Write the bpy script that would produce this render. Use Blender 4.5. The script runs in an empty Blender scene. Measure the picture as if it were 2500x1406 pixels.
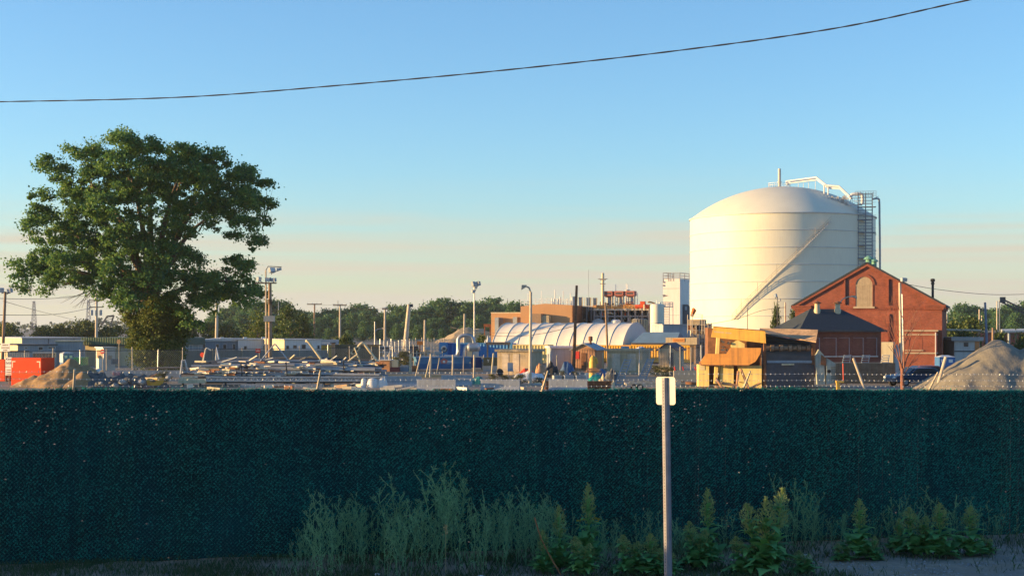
import bpy, bmesh, math, random
import numpy as np
from mathutils import Vector, Matrix
R_ = math.radians
SC = bpy.context.scene
COL = SC.collection
# ------------------------------------------------------------------ camera, sky, sun, exposure
F = 3611.0        # focal length in pixels of the 2500 px wide photograph
HY = 800.0        # horizon row
EYE = 4.4         # eye height above the yard
cam_d = bpy.data.cameras.new('camera'); cam = bpy.data.objects.new('camera', cam_d); COL.objects.link(cam)
cam_d.sensor_width = 36; cam_d.lens = F / 2500 * 36; cam_d.shift_y = (HY - 703) / 2500
cam_d.clip_start = 0.5; cam_d.clip_end = 20000
cam.location = (0, 0, EYE); cam.rotation_euler = (R_(90), 0, 0)
SC.camera = cam
SUN_EL, SUN_AZ = 6.2, -2.0      # sun low in the left, SUN_AZ degrees behind the picture plane
sd = Vector((-math.cos(R_(SUN_AZ)) * math.cos(R_(SUN_EL)), math.sin(R_(SUN_AZ)) * math.cos(R_(SUN_EL)), math.sin(R_(SUN_EL))))
sl = bpy.data.lights.new('sun', 'SUN'); so = bpy.data.objects.new('sun', sl); COL.objects.link(so)
sl.energy = 5.0; sl.angle = R_(0.5); sl.color = (1.0, 0.64, 0.26)
so.rotation_euler = sd.to_track_quat('Z', 'Y').to_euler(); so.location = (-60, 0, 60)
world = bpy.data.worlds.new('World'); SC.world = world; world.use_nodes = True
wt = world.node_tree; wt.nodes.clear()
W_out = wt.nodes.new('ShaderNodeOutputWorld')
sky = wt.nodes.new('ShaderNodeTexSky'); sky.sky_type = 'NISHITA'; sky.sun_disc = False
sky.sun_elevation = R_(SUN_EL); sky.sun_rotation = math.atan2(sd.x, sd.y)
sky.altitude = 0; sky.air_density = 0.95; sky.dust_density = 0.3; sky.ozone_density = 3.5
hsv = wt.nodes.new('ShaderNodeHueSaturation'); hsv.inputs['Saturation'].default_value = 1.0
wt.links.new(sky.outputs[0], hsv.inputs['Color'])
bg = wt.nodes.new('ShaderNodeBackground'); bg.inputs[1].default_value = 0.15
wt.links.new(hsv.outputs[0], bg.inputs[0])
# thin low stratus streaks, laid out by direction in the sky
def wn(scale, detail, vec):
    m_ = wt.nodes.new('ShaderNodeMapping'); m_.inputs['Scale'].default_value = vec; n_ = wt.nodes.new('ShaderNodeTexNoise'); n_.inputs['Scale'].default_value = scale; n_.inputs['Detail'].default_value = detail
    wt.links.new(tc.outputs['Generated'], m_.inputs[0]); wt.links.new(m_.outputs[0], n_.inputs['Vector']); return n_.outputs[0]
def wmath(op, a_, b_):
    n_ = wt.nodes.new('ShaderNodeMath'); n_.operation = op
    for i_, q_ in enumerate((a_, b_)):
        if isinstance(q_, (int, float)): n_.inputs[i_].default_value = q_
        else: wt.links.new(q_, n_.inputs[i_])
    return n_.outputs[0]
tc = wt.nodes.new('ShaderNodeTexCoord'); sx = wt.nodes.new('ShaderNodeSeparateXYZ'); wt.links.new(tc.outputs['Generated'], sx.inputs[0])
wavy = wmath('ADD', sx.outputs['Z'], wmath('MULTIPLY', wmath('SUBTRACT', wn(1, 6, (7, 7, 45)), .5), .046))
band = wt.nodes.new('ShaderNodeValToRGB'); cr = band.color_ramp
cr.elements[0].position = 0.0; cr.elements[0].color = (.92, .92, .92, 1); cr.elements[1].position = 1.0; cr.elements[1].color = (0, 0, 0, 1)
for p, c in ((.030, .86), (.040, .66), (.049, .62), (.056, .66), (.063, .46), (.071, .20), (.084, .06), (.11, .0)):
    e = cr.elements.new(p); e.color = (c, c, c, 1)
wt.links.new(wavy, band.inputs[0])
streak = wt.nodes.new('ShaderNodeMapRange'); wt.links.new(wn(1, 5, (3.0, 3.0, 150)), streak.inputs[0])
for i_, q_ in ((1, .36), (2, .64), (3, .42), (4, 1.45)): streak.inputs[i_].default_value = q_
mul_o = wmath('MINIMUM', wmath('MULTIPLY', band.outputs[0], streak.outputs[0]), 1.0)
bg2 = wt.nodes.new('ShaderNodeBackground'); bg2.inputs[0].default_value = (.298, .276, .222, 1); bg2.inputs[1].default_value = 1.0
mxs = wt.nodes.new('ShaderNodeMixShader'); wt.links.new(mul_o, mxs.inputs[0]); wt.links.new(bg.outputs[0], mxs.inputs[1]); wt.links.new(bg2.outputs[0], mxs.inputs[2])
wt.links.new(mxs.outputs[0], W_out.inputs[0])
vs = SC.view_settings; vs.view_transform = 'Standard'; vs.look = 'None'; vs.gamma = 1; vs.use_curve_mapping = False; vs.exposure = 1.3
SC.cycles.max_bounces = 6; SC.cycles.diffuse_bounces = 3; SC.cycles.glossy_bounces = 2; SC.cycles.transparent_max_bounces = 8
SC.cycles.use_denoising = True
# ------------------------------------------------------------------ helpers
def PX(px, Y): return (px - 1250) / F * Y
def PZ(py, Y): return EYE + (HY - py) / F * Y
class MB:
    """collects polygons of one mesh"""
    def __init__(s): s.v = []; s.f = []
    def add(s, vs_, fs):
        o = len(s.v); s.v.extend([tuple(p) for p in vs_]); s.f.extend([tuple(i + o for i in f) for f in fs]); return s
    def box(s, x0, x1, y0, y1, z0, z1):
        return s.add([(x0, y0, z0), (x1, y0, z0), (x1, y1, z0), (x0, y1, z0), (x0, y0, z1), (x1, y0, z1), (x1, y1, z1), (x0, y1, z1)],
                     [(3, 2, 1, 0), (4, 5, 6, 7), (0, 1, 5, 4), (1, 2, 6, 5), (2, 3, 7, 6), (3, 0, 4, 7)])
    def obox(s, c, size, eul=(0, 0, 0)):
        from mathutils import Euler
        m = Euler(eul).to_matrix(); h = [q / 2 for q in size]; vv = []
        for a in ((-1, -1, -1), (1, -1, -1), (1, 1, -1), (-1, 1, -1), (-1, -1, 1), (1, -1, 1), (1, 1, 1), (-1, 1, 1)):
            p = m @ Vector((a[0] * h[0], a[1] * h[1], a[2] * h[2])); vv.append((p.x + c[0], p.y + c[1], p.z + c[2]))
        return s.add(vv, [(3, 2, 1, 0), (4, 5, 6, 7), (0, 1, 5, 4), (1, 2, 6, 5), (2, 3, 7, 6), (3, 0, 4, 7)])
    def tube(s, pts, r, n=8, caps=True):
        pts = [Vector(p) for p in pts]; rr = r if isinstance(r, (list, tuple)) else [r] * len(pts)
        vv = []; ff = []; prev = None
        for i, p in enumerate(pts):
            if i == 0: d = pts[1] - p
            elif i == len(pts) - 1: d = p - pts[i - 1]
            else: d = (pts[i + 1] - p).normalized() + (p - pts[i - 1]).normalized()
            d.normalize()
            if prev is None: a = d.orthogonal().normalized()
            else:
                a = prev - d * prev.dot(d)
                a = a.normalized() if a.length > 1e-6 else d.orthogonal().normalized()
            prev = a; b = d.cross(a)
            for k in range(n):
                t = 2 * math.pi * k / n
                q = p + (a * math.cos(t) + b * math.sin(t)) * rr[i]; vv.append((q.x, q.y, q.z))
        for i in range(len(pts) - 1):
            for k in range(n):
                k2 = (k + 1) % n; ff.append((i * n + k, i * n + k2, (i + 1) * n + k2, (i + 1) * n + k))
        if caps:
            ff.append(tuple(range(n - 1, -1, -1))); ff.append(tuple((len(pts) - 1) * n + k for k in range(n)))
        return s.add(vv, ff)
    def lathe(s, prof, n=24, c=(0, 0, 0), arc=None):
        vv = []; ff = []; m = len(prof)
        for k in range(n):
            t = 2 * math.pi * k / n
            for (r, z) in prof: vv.append((c[0] + r * math.cos(t), c[1] + r * math.sin(t), c[2] + z))
        for k in range(n):
            k2 = (k + 1) % n
            for i in range(m - 1): ff.append((k * m + i, k2 * m + i, k2 * m + i + 1, k * m + i + 1))
        s.add(vv, ff)
        if prof[0][0] > 1e-5: s.add([vv[k * m] for k in range(n)], [tuple(range(n - 1, -1, -1))])
        if prof[-1][0] > 1e-5: s.add([vv[k * m + m - 1] for k in range(n)], [tuple(range(n))])
        return s
    def prism(s, poly, y0, y1, ax='y'):
        """polygon in x,z (counter-clockwise seen from -y) pushed from y0 to y1; ax='x' takes it in y,z along x"""
        n = len(poly)
        if ax == 'y': vv = [(p[0], y0, p[1]) for p in poly] + [(p[0], y1, p[1]) for p in poly]
        elif ax == 'x': vv = [(y0, p[0], p[1]) for p in poly] + [(y1, p[0], p[1]) for p in poly]
        else: vv = [(p[0], p[1], y0) for p in poly] + [(p[0], p[1], y1) for p in poly]
        ff = [tuple(range(n)), tuple(range(2 * n - 1, n - 1, -1))] + [(i, i + n, (i + 1) % n + n, (i + 1) % n) for i in range(n)]
        return s.add(vv, ff)
    def ribbed(s, x0, x1, y, z0, z1, pitch, depth):
        """corrugated sheet facing -y"""
        x = x0; k = 0; pr = []
        q = pitch / 4
        while x < x1 - 1e-6:
            pr.append((x, y)); pr.append((min(x + q, x1), y)); pr.append((min(x + q * 1.6, x1), y + depth)); pr.append((min(x + q * 3.4, x1), y + depth)); x += pitch
        pr.append((x1, y)); vv = []; ff = []
        for (a, b) in pr: vv.append((a, b, z0)); vv.append((a, b, z1))
        for i in range(len(pr) - 1): ff.append((2 * i, 2 * i + 2, 2 * i + 3, 2 * i + 1))
        return s.add(vv, ff)
    def build(s, name, mat, parent=None, smooth=False, bevel=0, **kw):
        me = bpy.data.meshes.new(name); me.from_pydata(s.v, [], s.f); me.update()
        return link(name, me, mat, parent, smooth, bevel, **kw)
def link(name, me, mat, parent=None, smooth=False, bevel=0, label=None):
    o = bpy.data.objects.new(name, me); COL.objects.link(o)
    if mat is not None: me.materials.append(mat)
    if smooth:
        me.polygons.foreach_set('use_smooth', [True] * len(me.polygons))
        try: me.set_sharp_from_angle(angle=R_(40))
        except Exception: pass
    if bevel:
        b = o.modifiers.new('bevel', 'BEVEL'); b.width = bevel; b.segments = 2; b.limit_method = 'ANGLE'
    if parent is not None: o.parent = parent
    if label: o['label'] = label
    return o
def np_obj(name, V, Fc, mat, parent=None, smooth=False):
    V = np.asarray(V, np.float32); Fc = np.asarray(Fc, np.int32); k = Fc.shape[1]; n = len(Fc)
    me = bpy.data.meshes.new(name); me.vertices.add(len(V)); me.vertices.foreach_set('co', V.ravel())
    me.loops.add(n * k); me.loops.foreach_set('vertex_index', Fc.ravel())
    me.polygons.add(n); me.polygons.foreach_set('loop_start', np.arange(0, n * k, k, dtype=np.int32)); me.polygons.foreach_set('loop_total', np.full(n, k, np.int32))
    me.update(); me.validate()
    return link(name, me, mat, parent, smooth)
def thing(name, label, cat, loc=(0, 0, 0), rotz=0, group=None, kind=None):
    o = bpy.data.objects.new(name, None); COL.objects.link(o); o.location = loc; o.rotation_euler = (0, 0, rotz); o.empty_display_size = .2
    return tag(o, label, cat, group, kind)
def tag(o, label, cat, group=None, kind=None, loc=None, rotz=None):
    if label: o['label'] = label
    if cat: o['category'] = cat
    if group: o['group'] = group
    if kind: o['kind'] = kind
    if loc is not None: o.location = loc
    if rotz is not None: o.rotation_euler = (0, 0, rotz)
    return o
KIDS = {}
def dup(root, loc, rotz=0, scale=1.0, label=None, group=None):
    if root.name not in KIDS: KIDS[root.name] = [(c, list(c.children)) for c in root.children]
    r = root.copy(); COL.objects.link(r); r.location = loc; r.rotation_euler = (root.rotation_euler[0], root.rotation_euler[1], rotz)
    r.scale = scale if isinstance(scale, (tuple, list)) else (scale,) * 3
    if label: r['label'] = label
    if group: r['group'] = group
    for ch, gk in KIDS[root.name]:
        c = ch.copy(); COL.objects.link(c); c.parent = r
        for g in gk:
            d = g.copy(); COL.objects.link(d); d.parent = c
    return r
def run(px0, Y0, a, px1):
    """length of a front that starts at column px0, depth Y0, turned to face left by a, and ends at column px1"""
    q = (px1 - 1250) / F
    return (q * Y0 - PX(px0, Y0)) / (math.cos(a) + q * math.sin(a))
class K:
    """pixel columns and rows at depth Y -> metres from the point (px0, ground)"""
    def __init__(s, px0, Y): s.s = F / Y; s.px0 = px0; s.Y = Y; s.loc = (PX(px0, Y), Y, 0)
    def x(s, px): return (px - s.px0) / s.s
    def z(s, py): return EYE + (HY - py) / s.s
    def p(s, px, py, d=0): return (s.x(px), d, s.z(py))
def text(name, st, size, mat, parent, loc, rot=(R_(90), 0, 0), align='CENTER', ext=.004, wide=1.0):
    c = bpy.data.curves.new(name, 'FONT'); c.body = st; c.size = size; c.align_x = align; c.align_y = 'CENTER'; c.extrude = ext
    t = bpy.data.objects.new(name, c); COL.objects.link(t); bpy.context.view_layer.update()
    me = bpy.data.meshes.new_from_object(t.evaluated_get(bpy.context.evaluated_depsgraph_get())); bpy.data.objects.remove(t)
    me.materials.clear()
    o = link(name, me, mat, parent); o.location = loc; o.rotation_euler = rot; o.scale = (wide, 1, 1); return o
# ------------------------------------------------------------------ materials
def nodes_of(name):
    m = bpy.data.materials.new(name); m.use_nodes = True; nt = m.node_tree
    return m, nt, nt.nodes['Principled BSDF'], nt.nodes, nt.links
def M(name, col, rough=.75, var=.22, scale=1.5, metal=0.0, bump=0.0, bscale=20, spec=.35, col2=None, streak=0.0):
    m, nt, b, N, L = nodes_of(name)
    b.inputs['Roughness'].default_value = rough; b.inputs['Metallic'].default_value = metal; b.inputs['Specular IOR Level'].default_value = spec
    t = N.new('ShaderNodeTexCoord'); n1 = N.new('ShaderNodeTexNoise'); n1.inputs['Scale'].default_value = scale; n1.inputs['Detail'].default_value = 6; n1.inputs['Roughness'].default_value = .65
    L.new(t.outputs['Object'], n1.inputs['Vector'])
    mr = N.new('ShaderNodeMapRange'); mr.inputs[1].default_value = .3; mr.inputs[2].default_value = .7; L.new(n1.outputs[0], mr.inputs[0])
    mix = N.new('ShaderNodeMix'); mix.data_type = 'RGBA'
    c2 = col2 or tuple(c * (1 + var) for c in col); c1 = col if col2 else tuple(c * (1 - var) for c in col)
    mix.inputs[6].default_value = (*c1, 1); mix.inputs[7].default_value = (*c2, 1); L.new(mr.outputs[0], mix.inputs[0])
    out = mix.outputs[2]
    if streak > 0:
        mp_ = N.new('ShaderNodeMapping'); mp_.inputs['Scale'].default_value = (6, 6, .35); L.new(t.outputs['Object'], mp_.inputs[0])
        n2 = N.new('ShaderNodeTexNoise'); n2.inputs['Scale'].default_value = 1; n2.inputs['Detail'].default_value = 5; L.new(mp_.outputs[0], n2.inputs['Vector'])
        r2 = N.new('ShaderNodeMapRange'); r2.inputs[1].default_value = .42; r2.inputs[2].default_value = .72; r2.inputs[3].default_value = 0; r2.inputs[4].default_value = streak; L.new(n2.outputs[0], r2.inputs[0])
        mx2 = N.new('ShaderNodeMix'); mx2.data_type = 'RGBA'; L.new(r2.outputs[0], mx2.inputs[0]); L.new(out, mx2.inputs[6]); mx2.inputs[7].default_value = (.10, .065, .04, 1); out = mx2.outputs[2]
    L.new(out, b.inputs['Base Color'])
    if bump > 0:
        n3 = N.new('ShaderNodeTexNoise'); n3.inputs['Scale'].default_value = bscale; n3.inputs['Detail'].default_value = 5; L.new(t.outputs['Object'], n3.inputs['Vector'])
        bp = N.new('ShaderNodeBump'); bp.inputs['Strength'].default_value = bump; bp.inputs['Distance'].default_value = .05; L.new(n3.outputs[0], bp.inputs['Height']); L.new(bp.outputs[0], b.inputs['Normal'])
    return m
def LEAF(name, c1, c2, trans=.35, rough=.6, nscale=.35, nw=1.0, spec=.3):
    m = bpy.data.materials.new(name); m.use_nodes = True; nt = m.node_tree; N = nt.nodes; L = nt.links; N.clear()
    o = N.new('ShaderNodeOutputMaterial'); g = N.new('ShaderNodeNewGeometry')
    t = N.new('ShaderNodeTexCoord'); n1 = N.new('ShaderNodeTexNoise'); n1.inputs['Scale'].default_value = nscale; n1.inputs['Detail'].default_value = 4; L.new(t.outputs['Object'], n1.inputs['Vector'])
    ad = N.new('ShaderNodeMath'); ad.operation = 'ADD'; L.new(g.outputs['Random Per Island'], ad.inputs[0]); L.new(n1.outputs[0], ad.inputs[1])
    mr = N.new('ShaderNodeMapRange'); mr.inputs[1].default_value = .5 - .3 * nw * .5; mr.inputs[2].default_value = 1.25; L.new(ad.outputs[0], mr.inputs[0])
    mx = N.new('ShaderNodeMix'); mx.data_type = 'RGBA'; mx.inputs[6].default_value = (*c1, 1); mx.inputs[7].default_value = (*c2, 1); L.new(mr.outputs[0], mx.inputs[0])
    b = N.new('ShaderNodeBsdfPrincipled'); b.inputs['Roughness'].default_value = rough; b.inputs['Specular IOR Level'].default_value = spec; L.new(mx.outputs[2], b.inputs['Base Color'])
    tr = N.new('ShaderNodeBsdfTranslucent'); L.new(mx.outputs[2], tr.inputs[0]); ms = N.new('ShaderNodeMixShader'); ms.inputs[0].default_value = trans
    L.new(b.outputs[0], ms.inputs[1]); L.new(tr.outputs[0], ms.inputs[2]); L.new(ms.outputs[0], o.inputs[0]); return m
def BRICK(name, c1, c2, mortar, scale=1.0):
    m, nt, b, N, L = nodes_of(name); b.inputs['Roughness'].default_value = .9; b.inputs['Specular IOR Level'].default_value = .15
    t = N.new('ShaderNodeTexCoord'); sp = N.new('ShaderNodeSeparateXYZ'); L.new(t.outputs['Object'], sp.inputs[0])
    ad = N.new('ShaderNodeMath'); ad.operation = 'ADD'; L.new(sp.outputs[0], ad.inputs[0]); L.new(sp.outputs[1], ad.inputs[1])
    cb = N.new('ShaderNodeCombineXYZ'); L.new(ad.outputs[0], cb.inputs[0]); L.new(sp.outputs[2], cb.inputs[1])
    br = N.new('ShaderNodeTexBrick'); br.inputs['Scale'].default_value = scale; br.inputs['Brick Width'].default_value = .24; br.inputs['Row Height'].default_value = .08; br.inputs['Mortar Size'].default_value = .008
    br.inputs['Color1'].default_value = (*c1, 1); br.inputs['Color2'].default_value = (*c2, 1); br.inputs['Mortar'].default_value = (*mortar, 1); L.new(cb.outputs[0], br.inputs['Vector'])
    n1 = N.new('ShaderNodeTexNoise'); n1.inputs['Scale'].default_value = .9; n1.inputs['Detail'].default_value = 7; n1.inputs['Roughness'].default_value = .7; L.new(t.outputs['Object'], n1.inputs['Vector'])
    mr = N.new('ShaderNodeMapRange'); mr.inputs[1].default_value = .3; mr.inputs[2].default_value = .7; mr.inputs[3].default_value = .72; mr.inputs[4].default_value = 1.2; L.new(n1.outputs[0], mr.inputs[0])
    mx = N.new('ShaderNodeMix'); mx.data_type = 'RGBA'; mx.blend_type = 'MULTIPLY'; mx.inputs[0].default_value = 1; L.new(br.outputs[0], mx.inputs[6]); L.new(mr.outputs[0], mx.inputs[7])
    L.new(mx.outputs[2], b.inputs['Base Color']); return m
m_galv = M('galvanised_steel', (.42, .43, .45), .45, .2, 3, .6)
m_dark_steel = M('dark_steel', (.06, .06, .065), .6, .3, 2)
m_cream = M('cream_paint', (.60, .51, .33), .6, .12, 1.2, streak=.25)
m_white = M('white_paint', (.66, .66, .65), .55, .1, .8, streak=.15)
m_offwhite = M('off_white_siding', (.54, .54, .53), .7, .12, .8, streak=.2)
m_grey = M('grey_siding', (.32, .37, .41), .7, .15, .7, streak=.2)
m_concrete = M('concrete', (.34, .35, .35), .9, .2, 1.1, bump=.3, streak=.2)
m_pole = M('weathered_pole_wood', (.30, .20, .13), .85, .3, 4, streak=.2)
m_palepole = M('pale_pole', (.52, .44, .34), .7, .2, 3, streak=.15)
m_post_steel = M('dull_post_steel', (.20, .20, .23), .6, .2, 6, .2, spec=.2, streak=.15)
m_rust = M('rusty_steel', (.20, .09, .045), .85, .4, 2.5, bump=.2)
m_black = M('black_rubber', (.02, .02, .022), .7, .2, 3)
m_glass = M('dark_glass', (.03, .04, .05), .12, .2, 1, spec=.6)
m_red = M('red_paint', (.62, .05, .03), .5, .1, 2)
m_sign_white = M('sign_white', (.78, .76, .70), .5, .06, 3)
m_ink = M('sign_ink', (.05, .05, .05), .6, .1, 3)
m_wood = M('raw_lumber', (.42, .28, .16), .85, .25, 3)
m_bark = M('tree_bark', (.13, .09, .06), .9, .35, 3, bump=.6, bscale=8)
m_yellow = M('yellow_machine_paint', (.74, .42, .07), .55, .14, 1.3, streak=.3)
m_blue = M('blue_paint', (.05, .16, .40), .5, .15, 1.5, streak=.15)
# ------------------------------------------------------------------ setting: ground
FA = (-8.28, 25.98); FDIR = math.atan2(5.12, 18.62); FZ0, FSL = .263, -.0108
fdx, fdy = math.cos(FDIR), math.sin(FDIR)
def fence_z(t): return FZ0 + FSL * t
def ground_z(x, y):
    t = (x - FA[0]) * fdx + (y - FA[1]) * fdy; n = -(x - FA[0]) * fdy + (y - FA[1]) * fdx    # n > 0 behind the fence
    z = fence_z(max(-20, min(30, t)))
    if n > 0: z *= max(0, 1 - n / 14)
    return z
def soil():
    m, nt, b, N, L = nodes_of('yard_soil'); b.inputs['Roughness'].default_value = .95; b.inputs['Specular IOR Level'].default_value = .1
    t = N.new('ShaderNodeTexCoord')
    def noise(sc, d=6):
        n = N.new('ShaderNodeTexNoise'); n.inputs['Scale'].default_value = sc; n.inputs['Detail'].default_value = d; n.inputs['Roughness'].default_value = .7; L.new(t.outputs['Object'], n.inputs['Vector']); return n
    def mix(f, a, bb, lo=.4, hi=.6):
        r = N.new('ShaderNodeMapRange'); r.inputs[1].default_value = lo; r.inputs[2].default_value = hi; L.new(f.outputs[0], r.inputs[0])
        x = N.new('ShaderNodeMix'); x.data_type = 'RGBA'; L.new(r.outputs[0], x.inputs[0])
        for i, c in ((6, a), (7, bb)):
            if isinstance(c, tuple): x.inputs[i].default_value = (*c, 1)
            else: L.new(c, x.inputs[i])
        return x.outputs[2]
    a = mix(noise(.12), (.30, .24, .17), (.24, .22, .20)); a = mix(noise(3.0), a, (.40, .34, .27), .48, .75); a = mix(noise(.05, 3), a, (.13, .14, .07), .55, .68)
    a = mix(noise(25), a, (.12, .11, .10), .6, .75)
    L.new(a, b.inputs['Base Color']); n = noise(9)
    bp = N.new('ShaderNodeBump'); bp.inputs['Strength'].default_value = .5; bp.inputs['Distance'].default_value = .06; L.new(n.outputs[0], bp.inputs['Height']); L.new(bp.outputs[0], b.inputs['Normal']); return m
m_soil = soil()
xs = [-6000, -4000, -1800, -800, -350, -160, -80, -50, -36] + [q * .5 for q in range(-56, 57)] + [36, 50, 80, 160, 350, 800, 1800, 4000, 6000]
ys = [-600, -200, -60, -20, -5, 5, 12, 17] + [20 + q * .5 for q in range(0, 60)] + [52, 60, 75, 100, 150, 220, 350, 600, 1000, 1800, 3500, 6000]
rg = random.Random(3); gv = []; gf = []
for y in ys:
    for x in xs:
        near = 20 <= y < 50 and abs(x) < 29
        gv.append((x, y, ground_z(x, y) + (rg.uniform(-.025, .025) if near else 0)))
nx = len(xs)
for j in range(len(ys) - 1):
    for i in range(nx - 1): gf.append((j * nx + i, j * nx + i + 1, (j + 1) * nx + i + 1, (j + 1) * nx + i))
g = MB(); g.add(gv, gf); g.build('ground', m_soil, smooth=True)['kind'] = 'structure'
# ------------------------------------------------------------------ the fence
def line_hit(px):
    """distance along the fence where the sight line of column px crosses it"""
    q = (px - 1250) / F
    # FA.x + t*fdx = q*(FA.y + t*fdy)
    return (q * FA[1] - FA[0]) / (fdx - q * fdy)
FH = 3.05; T0, T1 = -22.0, 27.0
fence = thing('chain_link_fence', 'tall dark green chain link fence with fuzzy privacy slats and barbed wire along the street', 'fence', (FA[0], FA[1], FZ0), FDIR)
fence.rotation_euler = (0, -math.atan(FSL), FDIR)
rn = np.random.default_rng(5)
m_slat = M('green_privacy_slats', (.0010, .036, .043), .7, .6, .5, spec=.05)
m_wire = M('green_coated_wire', (.012, .10, .11), .45, .2, 3, spec=.3)
def prism_bars(A, B, r):
    """three-sided bars from A to B"""
    A = np.asarray(A, float); B = np.asarray(B, float); d = B - A; d /= np.linalg.norm(d, axis=1)[:, None]
    up = np.where(np.abs(d[:, 1:2]) < .9, [[0, 1, 0]], [[1, 0, 0]]); u = np.cross(d, up); u /= np.linalg.norm(u, axis=1)[:, None]; w = np.cross(d, u)
    V = []
    for P in (A, B):
        for k in range(3):
            t = 2 * math.pi * k / 3; V.append(P + (u * math.cos(t) + w * math.sin(t)) * r)
    V = np.stack(V, 1); n = len(A); base = (np.arange(n) * 6)[:, None]
    Fq = np.concatenate([base + np.array([[k, (k + 1) % 3, 3 + (k + 1) % 3, 3 + k]]) for k in range(3)])
    return V.reshape(-1, 3), Fq
# woven wire: two families of diagonals
p = .0707; A = []; B = []
for k in range(int((T0 - FH) / p), int(T1 / p)):
    x = k * p
    for sgn in (1, -1):
        xa, xb = (x, x + FH) if sgn > 0 else (x + FH, x)
        za, zb = .0, FH
        lo, hi = 0.0, 1.0
        for q0, q1, tag_ in ((T0, T1, 0),):
            if xb != xa:
                f0 = (q0 - xa) / (xb - xa); f1 = (q1 - xa) / (xb - xa); lo = max(lo, min(f0, f1)); hi = min(hi, max(f0, f1))
        if hi - lo > .01:
            A.append((xa + (xb - xa) * lo, -.012 * sgn - .012, FH * lo)); B.append((xa + (xb - xa) * hi, -.012 * sgn - .012, FH * hi))
V, Q = prism_bars(A, B, .0034); np_obj('wire_mesh', V, Q, m_wire, fence)
# slats: strips woven through, a little twisted, now and then slipped
def top_z(q): return FH - .012 + .022 * np.sin(q * .55 + .6) + .012 * np.sin(q * 1.9) + .006 * np.sin(q * 5.3)
posts = [line_hit(q) for q in (-430, 175, 770, 1320, 1810, 2265, 2690)]
Vs = []; Fs = []
nseg = 170; PS = .03
zs = np.linspace(-.12, FH, nseg)
for k in range(int(T0 / PS), int(T1 / PS)):
    x = k * PS; tw = rn.normal(0, .03); top = top_z(x) - abs(rn.normal(0, .015)); o = len(Vs); seen = -3 < x < 22
    zz = zs if seen else zs[::56]; n_ = len(zz); loose = rn.random() < (.05 if x > 9.5 else .02)
    c_, s_ = math.cos(tw) * PS * .515, math.sin(tw) * PS * .5
    dy = rn.normal(0, .0015)
    for z in zz:
        Vs.append((x - c_, dy - s_, z / FH * top)); Vs.append((x + c_, dy + s_, z / FH * top))
    hole = .0004 + .017 * np.exp(-((zz - 2.55) / .28) ** 2) * max(0, .5 + .9 * math.sin(x * .9 + 1.0) * math.sin(x * .37)) + (.016 if loose else 0)
    drop = rn.random(n_) < hole
    for i in range(n_ - 1):
        if seen and drop[i]: continue
        Fs.append((o + 2 * i, o + 2 * i + 1, o + 2 * i + 3, o + 2 * i + 2))
Vs = np.array(Vs); Fs = np.array(Fs)
# bristles that make the slats fuzzy (triangles)
nb = 270000; X0, X1 = -2.5, 21.5
DP = .0707; ci = rn.integers(int(X0 / DP), int(X1 / DP), nb); cj = rn.integers(0, int(FH / (DP / 2)), nb)
lump = np.random.default_rng(8).uniform(.15, 1.0, (400, 90)); lv = lump[ci + 40, cj]
t = (ci + .5 * (cj % 2)) * DP + rn.normal(0, .011, nb); z = cj * DP / 2 + .018 + rn.normal(0, .010, nb)
ntop = 9000; t[:ntop] = rn.uniform(X0, X1, ntop); z[:ntop] = top_z(t[:ntop]) + rn.normal(-.015, .018, ntop)
drift = np.sin(t * 1.3 + z * 2.2) + np.sin(t * 3.1 - z * 1.7 + 1) + np.sin(t * .6 + z * .9 + 2)
keep = rn.random(nb) < np.clip(lv * (.8 + .13 * drift + .16 * np.sin(t * 2.6 + .5 * np.sin(z * 1.2)) * np.sin(t * .8 + 1)), .08, 1); 
for q in posts: keep &= rn.random(nb) > .75 * np.exp(-((t - q) / .07) ** 2)
keep[:ntop] = True; keep &= z < top_z(t) + .03
t = t[keep]; z = z[keep]; nb = len(t)
base = np.stack([t, np.full(nb, -.022) + rn.normal(0, .006, nb), z], 1)
ang = rn.normal(-.75, .55, nb); ln = rn.uniform(.018, .045, nb)
dirv = np.stack([np.sin(-ang) * .8 + rn.normal(0, .2, nb), -rn.uniform(.25, .9, nb), np.cos(ang) * .7 + rn.normal(0, .25, nb)], 1); dirv /= np.linalg.norm(dirv, axis=1)[:, None]
sd_ = np.cross(dirv, rn.normal(0, 1, (nb, 3))); sd_ /= np.linalg.norm(sd_, axis=1)[:, None]; wd = rn.uniform(.004, .010, nb)[:, None]
Vb = np.stack([base - sd_ * wd, base + sd_ * wd, base + dirv * ln[:, None] + sd_ * wd * .4, base + dirv * ln[:, None] - sd_ * wd * .4], 1).reshape(-1, 3)
Fb = np.arange(nb * 4).reshape(-1, 4) + len(Vs)
m_br = LEAF('green_bristle_slats', (.0025, .052, .057), (.024, .32, .285), .2, .7, 2.2, .6, .05)
so_ = np_obj('privacy_slats', np.concatenate([Vs, Vb]), np.concatenate([Fs, Fb]), m_br, fence); so_.data.materials.append(m_slat)
so_.data.polygons.foreach_set('material_index', np.concatenate([np.ones(len(Fs), np.int32), np.zeros(len(Fb), np.int32)]))
posts = [line_hit(q) for q in (-430, 175, 770, 1320, 1810, 2265, 2690)]
posts = [posts[0] - 8, posts[0] - 4] + posts
for q in posts:
    MB().tube([(q, .06, -.3), (q, .06, FH - .02)], .035, 8).build('post', m_galv, fence, True)
MB().tube([(T0, .03, FH - .05), (T1, .03, FH - .05)], .02, 6).build('top_rail', m_wire, fence, True)
for q in posts:
    a = MB(); a.tube([(q, .05, FH - .06), (q + .005, -.02, FH + .02), (q + .02, -.30, FH + .37)], [.03, .026, .017], 6); a.build('barb_arm', m_palepole if q > 0 else m_pole, fence)
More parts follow.
